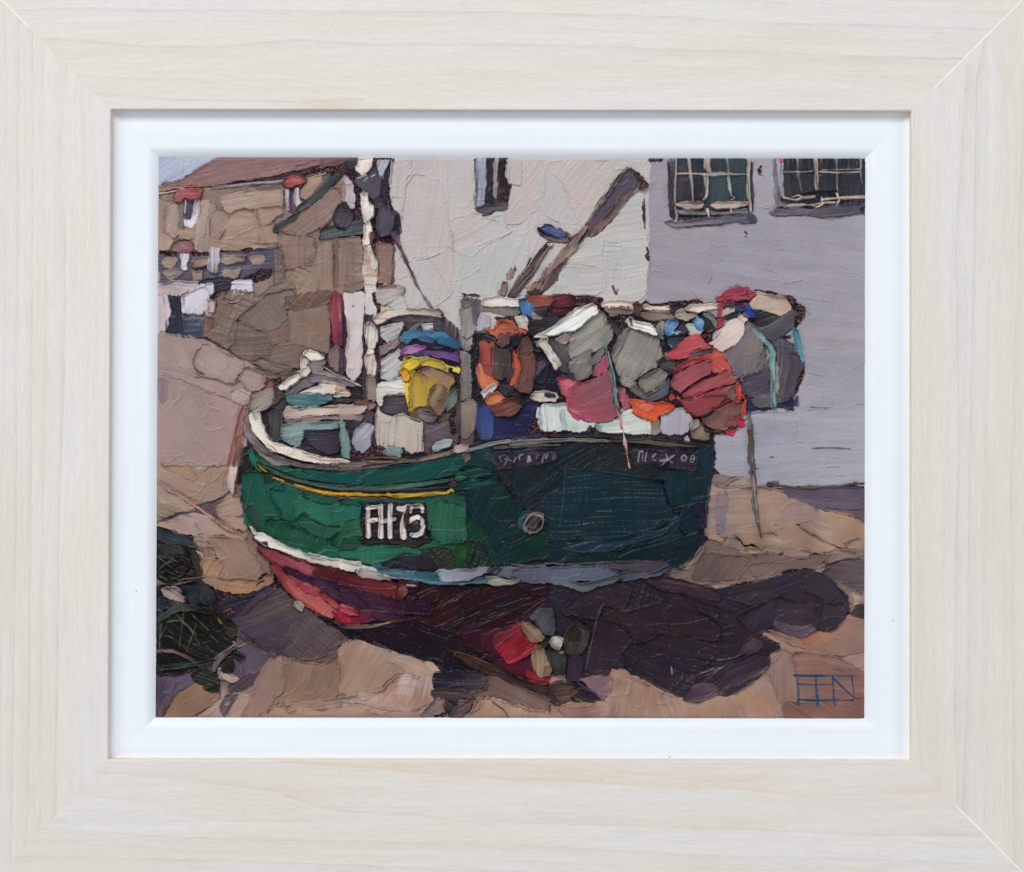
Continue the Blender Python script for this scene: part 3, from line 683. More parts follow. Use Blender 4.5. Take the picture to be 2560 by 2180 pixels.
paint("""
@A
# brown walls beyond the band
cottage|7a6b62>6d6058|1265,960 1340,940 1370,1150 1400,1220 1390,1330 1270,1370|t=1 d=90 i=2 s=2
cottage|92796b>8a7466|1340,835 1430,820 1560,860 1660,880 1695,1000 1680,1100 1650,1180 1520,1200 1390,1200 1350,1050|t=4 d=0 i=2 r=3
cottage|9c8a6a>a08b72>97826b|1700,1040 1860,990 1868,1200 1868,1490 1750,1540 1560,1590 1420,1620 1440,1500 1550,1400 1530,1280 1400,1240 1480,1195 1660,1180|t=5 d=80 r=2 s=1.2
cottage|8c7c60>a0916f|1370,1240 1500,1210 1640,1250 1620,1400 1480,1400 1400,1330|t=3 i=2.5 d=60 r=4
cottage|82705f>8a7968|1270,1370 1420,1340 1500,1420 1400,1600 1300,1700 900,1700 1000,1600|t=3 d=35
cottage|8c7564>96806d>8a7363|1340,790 1500,690 1640,560 1700,470 1880,385 1965,440 1900,560 1830,630 1790,720 1690,800 1560,852 1420,850|t=5 d=35 r=4
@B
cottage|8c7764>957f6d|0,470 90,380 150,350 210,440 200,500 150,560 110,640 60,700 0,760|t=5 d=35 r=3
cottage/gutter|47504f>3d4446|0,380 120,250 200,165 270,160 260,190 170,260 60,390 0,440|t=7 d=42 r=3 v=1.5
@A
cottage/gutter|4b5354>454c4e>3b4144|2010,170 1990,210 1880,310 1740,470 1640,560 1520,625 1500,590 1640,470 1760,330 1880,210|t=7 d=42 r=3
cottage/gutter|3a3e45>474b50|1262,825 1300,770 1400,690 1490,640 1490,690 1400,750 1290,835|t=5 d=38
cottage/gutter|c9c5cb|1960,170 2010,150 2000,190|t=3
@B
cottage/gutter|4b5156>555b60>42484d|0,770 150,710 300,680 450,620 465,720 440,790 330,815 150,835 0,862|t=6 d=12 r=3
*||20,130 400,60 380,180 300,230 60,200|y=.3
*||270,170 400,200 420,640 330,640 350,460 310,300|y=.35
cottage/wallpost#a|b7aeb8>c2bcc4|250,200 330,320 345,520 280,560 225,470 215,300|t=4 i=2 d=0 r=2
cottage/wallpost#a|9b8a74|215,250 240,230 240,460 215,460|t=3 d=90
cottage/lamp|3a3438>2e2a30|150,570 185,535 260,490 290,560 330,590 320,680 250,765 180,745 140,660|t=3
cottage/lamp|4a444c>55505a|150,590 200,560 290,570 312,620 300,690 250,730 190,735 150,690|t=6 r=3
cottage/roof|7a5a58>6b4c4e|0,45 200,40 400,42 250,90 60,125 0,140|t=3 d=15
cottage/gutter|41484c>353a40|250,80 380,45 400,55 380,130 290,150|t=4
# brown columns
cottage/wallpost#b|9a8470>8f7866>a08a76|180,860 390,825 410,900 455,930 455,1270 300,1300 190,1315|t=4 d=0 i=2.4 r=2
cottage/wallpost#c|957a6d>8a7063|570,880 725,905 722,1200 715,1285 580,1290 565,1150|t=4 d=0 i=2.2 r=2
cottage/wallpost#c|6b5c5e>5b4d56|735,900 765,980 750,1220 725,1290 728,1100|t=2
cottage/wallpost#b|7d6b60|120,870 175,860 180,1310 130,1330 120,1200|t=1.5 d=90
cottage|a08a70>9b866e|0,880 115,900 118,1300 100,1400 0,1480|t=4 d=88 r=2
cottage|998360|0,1480 90,1490 90,1764 0,1764|t=4 d=88
cottage/wallpost#b|8e7a6c>7f6c62|240,1310 440,1280 440,1340 250,1400|t=2
# lamp head
bulk|35333f>2d2c38|560,60 700,70 750,50 720,150 700,330 650,470 760,560 825,620 800,820 690,830 560,800 560,640 620,470|t=2 v=1
bulk|b9b7c5>c3bfca|580,70 695,65 680,120 640,160 620,240 600,200 580,130|t=5 r=3
*||690,310 740,320 730,480 650,520 650,470|y=.3
*||510,750 580,760 560,830 500,830|y=.3
*||690,530 800,600 780,640 700,560|y=.45
white/ridge_line|c4c4c2>b6bab8|720,80 770,90 765,400 720,440 705,280|t=4 d=90
bulk|5a5460>524c5a|350,270 400,215 480,190 550,158 600,230 612,330 590,440 570,475 500,440 440,400 400,340|t=7 d=50 r=2 v=.6
~|f0eef0|380,250 470,215|w=4 t=3
~|f0eef0|440,280 480,240|w=3 t=2
~|e8e6e8|520,232 550,215|w=4 t=2
bulk|4a4048|520,460 600,440 640,520 560,560|t=3
bulk|514b59>5b5462|600,510 700,540 745,620 742,740 680,830 600,832 575,740 580,620|t=7 d=88 r=2 v=.6
bulk|5a4c5c>46394a>5c4d5a|740,800 790,900 810,1000 870,1090 930,1220 960,1300 1010,1380 1070,1480 1140,1570|w=64,42,30,22,26,14,10,8,5 t=4 r=1
bulk|6a5a58|880,1085 1000,1090 990,1100|t=1
# white wall detail
@B
white|cbb9ba>c8b8b9|760,40 900,45 905,180 860,240 820,430 770,440 765,200|t=3 d=88 v=.4
white|c0bfbf>bcc0bf|720,430 830,440 830,620 740,530|t=3 d=30 v=.5
white|c5b5bd>cabab9|905,45 1160,45 1170,180 1090,290 960,280 910,200|t=2 d=60 v=.4
white|c9babb>cdbcb9>c6babd|820,640 860,330 960,200 1060,240 1190,280 1240,420 1280,600 1300,770 1320,860 1250,960 1100,1030 880,1040 850,900|t=3 d=75 v=.5 r=2.5
white|c8c1bd>c6c0be|1170,50 1540,50 1550,300 1540,560 1420,620 1300,660 1240,400|t=2 d=85 v=.4 r=1
white|cfbcb9>c9c0bd>c5c2c0|1300,660 1560,600 1700,660 1910,770 1680,890 1510,1030 1330,960 1330,840|t=2.5 d=30 v=.5 r=2.5
white|bec2bf>c2c5c2|1340,980 1680,890 1910,780 2072,740 2072,1400 1640,1400 1340,1420|t=2.5 d=70 v=.5 r=1.5
white|c4bfbc>c0c0bd|770,960 880,1040 1100,1030 1310,960 1320,1400 1100,1540 760,1510 770,1250|t=2 d=75 v=.5 r=1.5
white|ccbab8|1050,950 1310,960 1330,1100 1300,1250 1290,1380 1270,1300|t=1.5 d=80 v=.4
white|c8b9b8|820,1000 860,1050 850,1120 880,1200 770,1240 770,1100|t=2 v=.4
~||860,1080 970,1060 1100,1040 1220,980 1310,930 1335,870 1300,760 1260,560|w=4 t=2.4
~||1310,930 1400,990 1500,1030|w=5 t=2
~||1310,950 1420,1000 1510,1030|w=3 t=-1.5
~||1510,1030 1680,895 1800,850 1910,780|w=5 t=2.4
~||1330,1280 1450,1240 1580,1160|w=4 t=2
~||1050,1250 1150,1290 1220,1325|w=4 t=1.8
~||1010,1320 1150,1360 1280,1400|w=3 t=1.6
~||1600,650 1750,620 1900,600|w=4 t=2
~||905,240 870,270 865,310|w=4 t=1.5
~||905,45 905,140|w=5 t=1.5
~||1190,290 1230,420 1260,540|w=3 t=1
bulk|5a4c5c>46394a>5c4d5a|800,930 870,1090 930,1220 960,1300 1010,1380 1070,1480 1140,1570|w=32,28,22,24,12,8,5 t=4 r=1
@C
white|cab9b7>cdbbb8|100,50 400,45 430,250 420,480 300,600 180,700 60,680 70,280|t=2 d=55 v=.6 r=2
white|c4bebb>c1c1be|420,150 600,130 700,300 800,560 760,700 600,690 460,600 400,500|t=2 d=60 v=.5 r=1
white|cfbdb9>cbb8b8|480,90 700,60 1120,80 1130,150 1020,380 900,600 830,720 700,480 640,300 500,150|t=3 d=55 v=.5 r=2
white|c6c3bf|1100,50 1460,50 1430,120 1420,280 1280,140 1150,150|t=1.5 v=.5
white|bfc0bb>c2c4be|1340,360 1420,340 1420,700 1470,900 1475,1100 1440,1450 1040,1480 750,1430 540,1400 560,1250 760,950 960,800|t=3 d=10 v=.6 r=2 s=1.3
white|c1c2bc>bcc0ba|1030,880 1200,900 1200,1300 1180,1400 1030,1380|t=2 d=88 i=1.5 s=1.5 v=.8 y=.28
white|b8bcb8>c0c2bd|520,1180 640,1100 1000,1130 1010,1400 560,1390|t=2 d=0 s=1.5 r=2
~||450,610 600,690|w=4 t=2
~||650,680 760,760|w=4 t=2
~||180,815 260,790 340,730 390,680|w=3 t=1.5
~||1030,900 1200,925 1390,935|w=5 t=2
~||1100,860 1400,900|w=3 t=-1
~||430,45 440,200 430,480|w=3 t=1
~||1130,90 1110,200|w=3 t=1
~||950,180 900,320|w=3 t=1.5
~||640,1130 1010,1120|w=3 t=1
~||600,1200 1010,1210|w=3 t=1
~||1420,900 1475,900|w=3 t=1
# white house window
@B
white/window|3b3c47>33333e|1545,40 1900,40 1875,260 1880,420 1870,520 1820,540 1740,570 1600,560 1560,500 1560,200|t=2 d=90
white/window|8f93a9>9a9eb2>aaaec0|1560,40 1660,40 1668,300 1650,500 1610,530 1550,515 1570,300|t=5 d=88 r=3
white/window|2c3038>34353f|1665,40 1735,40 1735,420 1740,560 1660,560 1655,500 1675,300|t=2 d=90
white/window|8e8884>a39d98|1745,40 1785,40 1782,300 1765,440 1740,400|t=5 d=88 r=3
white/window|3e2a34>32242e|1790,60 1870,60 1880,280 1860,460 1800,500 1775,430|t=3 d=88
white/window|2b2e35|1860,100 1885,130 1890,300 1880,460 1865,500 1860,300|t=4 d=90
white/window|544c58>66606a|1555,535 1650,515 1760,515 1865,500 1875,525 1840,545 1740,565 1700,590 1590,580|t=5 d=8 r=3
white/window|4a444e|1625,620 1640,600 1740,580 1690,610|t=3
white|c9bab8|1895,45 2000,45 2000,300 1900,290 1865,220|t=4 d=85 v=.4
# spar
@C
boom|6b5860>5f4e58|1225,190 1270,140 1370,190 1440,265 1465,310 1420,350 1380,350 1290,440 1190,540 1090,680 1000,780 900,830 870,720 960,600 1020,520 1100,420|t=5 d=55 r=3 v=1.2
boom|857065>7a665e|860,700 950,560 1020,460 1130,300 1200,200 1240,180 1160,300 1060,440 980,580 900,700|t=4 d=55 r=3
boom|62535c>5a5566>555264|1090,400 1200,260 1290,200 1370,230 1350,340 1250,370 1170,480 1080,600 960,720 890,775 860,720 980,560|t=4 d=55 v=.7 r=3
boom|49373c>5a4640|1330,190 1430,250 1465,310 1420,352 1390,340 1415,280|t=6 r=3
boom|7d6660>6a5458|930,800 1080,690 1190,560 1330,380 1300,340 1180,480 1080,620 960,740|t=3 d=52 r=2
boom|544c48>605650|870,745 890,790 800,900 760,950 740,940 780,850 820,770|t=5 r=2
boom|8f7d6c>a18c78|700,860 760,800 840,740 880,720 780,860 760,950 700,1030 640,1090 590,1110 540,1190 470,1270 420,1290 440,1200 540,1080 610,990 660,930|t=6 d=52 r=4 v=1.2
boom|5a4850>66525a|600,1100 670,1060 620,1130 570,1200 560,1260 480,1330 400,1380 430,1280 520,1230 560,1150|t=5 d=50 r=2
boom|98825f>8b7658|430,1250 400,1330 370,1400 300,1400 280,1360 350,1290|t=5 r=3 d=50
boom|4a4244|275,1380 330,1370 420,1385 380,1410 300,1408|t=4
# second spar, posts, blue cap
prop|4d3b44>66524f>40323a|490,885 525,900 515,935 470,960 400,1090 330,1220 240,1320 190,1400 140,1435 85,1420 130,1340 230,1190 320,1050 400,950|t=6 d=55 r=3 v=1.6
prop|c9bfba>a99a92|415,925 370,990 325,1050 280,1130 230,1190|w=4,8,9,7,4 t=5
prop|8b7a70>6e5b55|490,920 410,1060 330,1190 220,1300 130,1400|w=12,18,14,16,10 t=4
prop|d8d3d0|485,900 520,905 505,930 470,910|t=4
prop|7d6f6c>8c7f7b|25,1270 75,1280 70,1340 40,1420 0,1425 5,1360|t=5 r=3
prop|7a5a35>8a6a40|130,1150 145,1170 110,1260 80,1270 90,1200|t=4
prop|5a4a4a|150,1110 140,1170|w=3,5 t=2
cap|4a3a3c>3c3238|378,745 430,745 560,790 660,790 700,850 680,895 560,880 460,850 400,800|t=4
cap|8b7f86>7c7078|400,790 440,815 560,840 670,850 680,880 570,882 470,852|t=4 d=-8 r=2
cap|46598c>4f66a0>3f527f|420,745 440,715 515,712 560,755 600,765 620,790 665,795 640,830 600,840 520,815 440,785|t=8 r=4 v=1.4
~|e8eaf2|430,755 440,750|w=7 t=1
# small red fleck
~|5a1f28|1125,1320 1160,1400|w=16 t=1
~|5a1f28|1160,1400 1180,1350|w=5 t=1
*||1480,50 1640,50 1600,70 1500,90|y=.3
*||1422,480 1440,560 1450,700 1430,720 1418,560|y=.5
*||1465,920 1480,930 1485,1070 1465,1020|y=.5
@S
~|33202a|1610,500 1612,570|w=4 t=-1
""")

paint("""
@D
# purple-grey wall ridges
~||380,990 470,940 640,910|w=4 t=1.8
~||570,1050 690,1070|w=8 t=2.5
~||560,1090 510,1170 460,1290|w=5 t=2
~||300,1380 430,1500|w=6 t=2
~||940,1130 1070,1160 1160,1200|w=4 t=2
~||1080,1330 1240,1290 1400,1260|w=5 t=2
~||1380,1430 1550,1460 1800,1490|w=5 t=2
~||1520,1400 1820,1480|w=3 t=1
~||1310,1400 1480,1600|w=16 t=3
~||600,740 610,800|w=3 t=1.4
~||700,770 830,800|w=3 t=1
~||850,1000 960,940 1100,910|w=3 t=1
~|5a1f28|830,780 848,800|w=14 t=0
~|5a1f28|832,825 848,832|w=11 t=0
*||905,60 1000,90 1040,200 960,250 905,200|y=.72
greyhouse|a9a5b0|905,50 1110,50 1130,400 1110,520 910,520|t=1.2 d=-30 v=.4 s=.5
*||930,80 1010,90 1030,220 940,220|y=.66
# window 1
greyhouse/window#a|34353f>3e4048>31343d|70,40 905,40 905,560 880,600 640,640 480,640 120,660 70,590|t=2 d=88
greyhouse/window#a|474b54>3d4149|150,50 270,50 280,190 150,190|t=1.5 d=88
greyhouse/window#a|3c3a43>484650|150,220 280,220 300,480 150,480|t=1.5 d=88
greyhouse/window#a|303038>3a3b44|320,230 420,220 410,460 320,470|t=1.5 d=88
greyhouse/window#a|3d4c54>3f5259|470,240 650,230 660,420 690,480 480,500 440,470|t=1.5 d=80
greyhouse/window#a|35474e>3c4f55|680,50 850,50 850,470 740,470 660,300|t=1.5 d=80
greyhouse/window#a|36404a>3a434c|480,50 640,50 650,190 490,190|t=1.5 d=85
greyhouse/window#a|5a4e56>4b444e>62606a|70,80 120,50 130,200 115,350 120,560 80,580 75,350 95,240|t=5 d=90 r=3
greyhouse/window#a|8a8793>a3a0aa>8d8a95|140,45 140,200 125,360 130,560 150,620 130,690|w=20,18,17,16,26,34 t=6 r=2
greyhouse/window#a|9d9791>aaa39c|265,45 285,200 300,330 310,480|w=32,30,14,8 t=6 r=2
greyhouse/window#a|a39b90>b3aa9d|450,45 445,130 480,195|w=66,62,30 t=6 r=3
greyhouse/window#a|a79e92>b0a698|435,225 445,330 450,410 415,460|w=46,42,34,24 t=6 r=3
greyhouse/window#a|8d8b94>a19b98>b1aaa3|650,45 660,200 675,350 690,420 730,440 690,465|w=24,26,22,26,12,6 t=6 r=2
greyhouse/window#a|aaa29a>b5aca1|870,45 862,200 862,400 880,520 885,590|w=34,30,32,26,18 t=6 r=2
greyhouse/window#a|aaa39d>b8b0a6|140,205 280,200 450,205 640,212 850,205|w=14,16,22,14,7 t=6 r=1
greyhouse/window#a|b0a89e>a59c92|480,185 560,195 700,200|w=10,18,8 t=5
greyhouse/window#a|bdae9c>b3a491>c9baa5|135,515 200,485 330,490 410,490 400,530 360,555 230,550 170,535|t=9 d=0 r=4
greyhouse/window#a|c2b4a0>b7a893|480,520 540,485 680,488 850,485 845,515 720,545 560,548|t=9 d=0 r=4
greyhouse/window#a|8f8c96>8a8791|140,565 300,570 460,580 600,590 800,560 850,560 850,590 640,605 450,610 180,610|t=5 d=0 r=3
greyhouse/window#a|c6bdb5|450,560 470,640|w=20,6 t=6
greyhouse/window#a|c0b8ae|675,510 690,590|w=18,12 t=4
greyhouse/window#a|24242c|160,625 400,625 350,635|t=1
greyhouse/window#a|6c6472>746b78>5c5864|20,680 90,670 130,695 400,640 600,640 880,600 920,640 930,680 880,700 750,680 620,690 500,715 330,715 150,730 90,725|t=5 d=4 r=3
greyhouse/window#a|4a5058|860,600 915,620 940,680 890,700 850,650|t=5
# window 2
greyhouse/window#b|30333c>383c45>2d3038|1140,45 2050,45 2050,500 1800,520 1500,540 1180,560 1130,480 1150,250|t=2 d=88
greyhouse/window#b|8a8794>6f6b77|1110,45 1170,45 1180,260 1160,400 1180,520 1140,520 1130,300|t=3 d=88
greyhouse/window#b|9a98a4>b0aeb8|1150,60 1200,70 1210,420 1180,430 1165,250|t=5 d=90
greyhouse/window#b|c05a50|1165,42 1215,42 1195,80 1180,75|t=4
greyhouse/window#b|9b958f>aaa39c|1350,45 1355,190 1375,300 1395,375|w=26,26,20,8 t=6 r=2
greyhouse/window#b|a9a096>b3a99c>b9ab9b|1535,45 1540,200 1540,330 1560,400 1600,440 1590,470|w=36,36,40,34,28,16 t=7 r=3
greyhouse/window#b|9b969a>a39d98|1740,45 1745,200 1750,360 1765,420|w=24,24,20,8 t=6
greyhouse/window#b|8d8b95|1985,45 1985,220 2000,300|w=16,16,8 t=5
greyhouse/window#b|aaa39f>b8afa6|1200,188 1350,180 1380,185 1540,172|w=15,14,10 t=5
greyhouse/window#b|aaa39f>b4aba3|1550,180 1740,190|w=12,15 t=5
greyhouse/window#b|b1a9a2>a9a19b|1600,160 1980,155|w=6,6 t=4
greyhouse/window#b|aaa39f>b4aba3|1765,190 1980,180|w=16,12 t=5
greyhouse/window#b|26272f|1400,400 1520,380 1750,370 1740,400 1600,420 1420,415|t=2
greyhouse/window#b|b7aa9d>c4b6a5|1215,440 1330,465 1400,440 1360,415 1300,435|w=14,18,22,18,8 t=8 r=2
greyhouse/window#b|a59b94>b5aa9f|1400,440 1520,430|w=30,26 t=6
greyhouse/window#b|c0b2a2>b5a798|1600,460 1750,445 2040,430|w=14,26,30 t=7 r=2
greyhouse/window#b|a9a09a>b8aea4|1250,520 1370,520 1400,510 1540,520 1620,490 1740,490|w=34,34,14,34,20,26 t=7 r=3
greyhouse/window#b|7a7372>8f8883|1170,480 1240,500 1230,550 1170,530|t=6
greyhouse/window#b|c5bdb8|1740,400 1770,460 1745,515|w=16,24,24 t=7
greyhouse/window#b|c3b8ac|1600,450 1600,510 1540,545|w=10,14,20 t=8
greyhouse/window#b|6b6370>5d5764>555560|1080,600 1140,560 1300,550 1500,560 1700,525 2000,490 2040,500 2030,560 1960,590 1850,615 1600,630 1400,600 1200,615|t=5 d=4 r=3
*||1990,545 2035,550 2030,600 1995,590|y=.4
~||1060,840 1300,880|w=3 t=1
~||1100,960 1400,910 1700,880|w=3 t=1
~||1200,1020 1500,1000|w=3 t=1
@H
~||1570,610 1810,610|w=3 t=1.4
~||1460,1000 1640,1030|w=3 t=1.4
~|6a6470|1500,1605 1700,1600 1880,1610|w=4 t=1.4
~|5a5460|1480,1190 1650,1200|w=4 t=1
~||1380,580 1500,680 1450,840 1620,880|w=4 t=1.5
~||1240,1590 1400,1585|w=3 t=1
~||1020,1600 1040,1500|w=3 t=1
~|5a4c80|1060,1340 1068,1400|w=12 t=0
~||1650,1350 1750,1320|w=4 t=2
@L
~||1560,355 1700,345 1820,335|w=6 t=2.5
~||1600,440 1820,430|w=5 t=2
~||1300,500 1500,510|w=4 t=1
~||1340,90 1550,100|w=4 t=1.4
~|5a4c58|1080,248 1110,250|w=6 t=1
~|5a4c58|935,370 960,362|w=6 t=1
~|5c5666|1510,160 1700,155 1880,165|w=4 t=1.5
""")

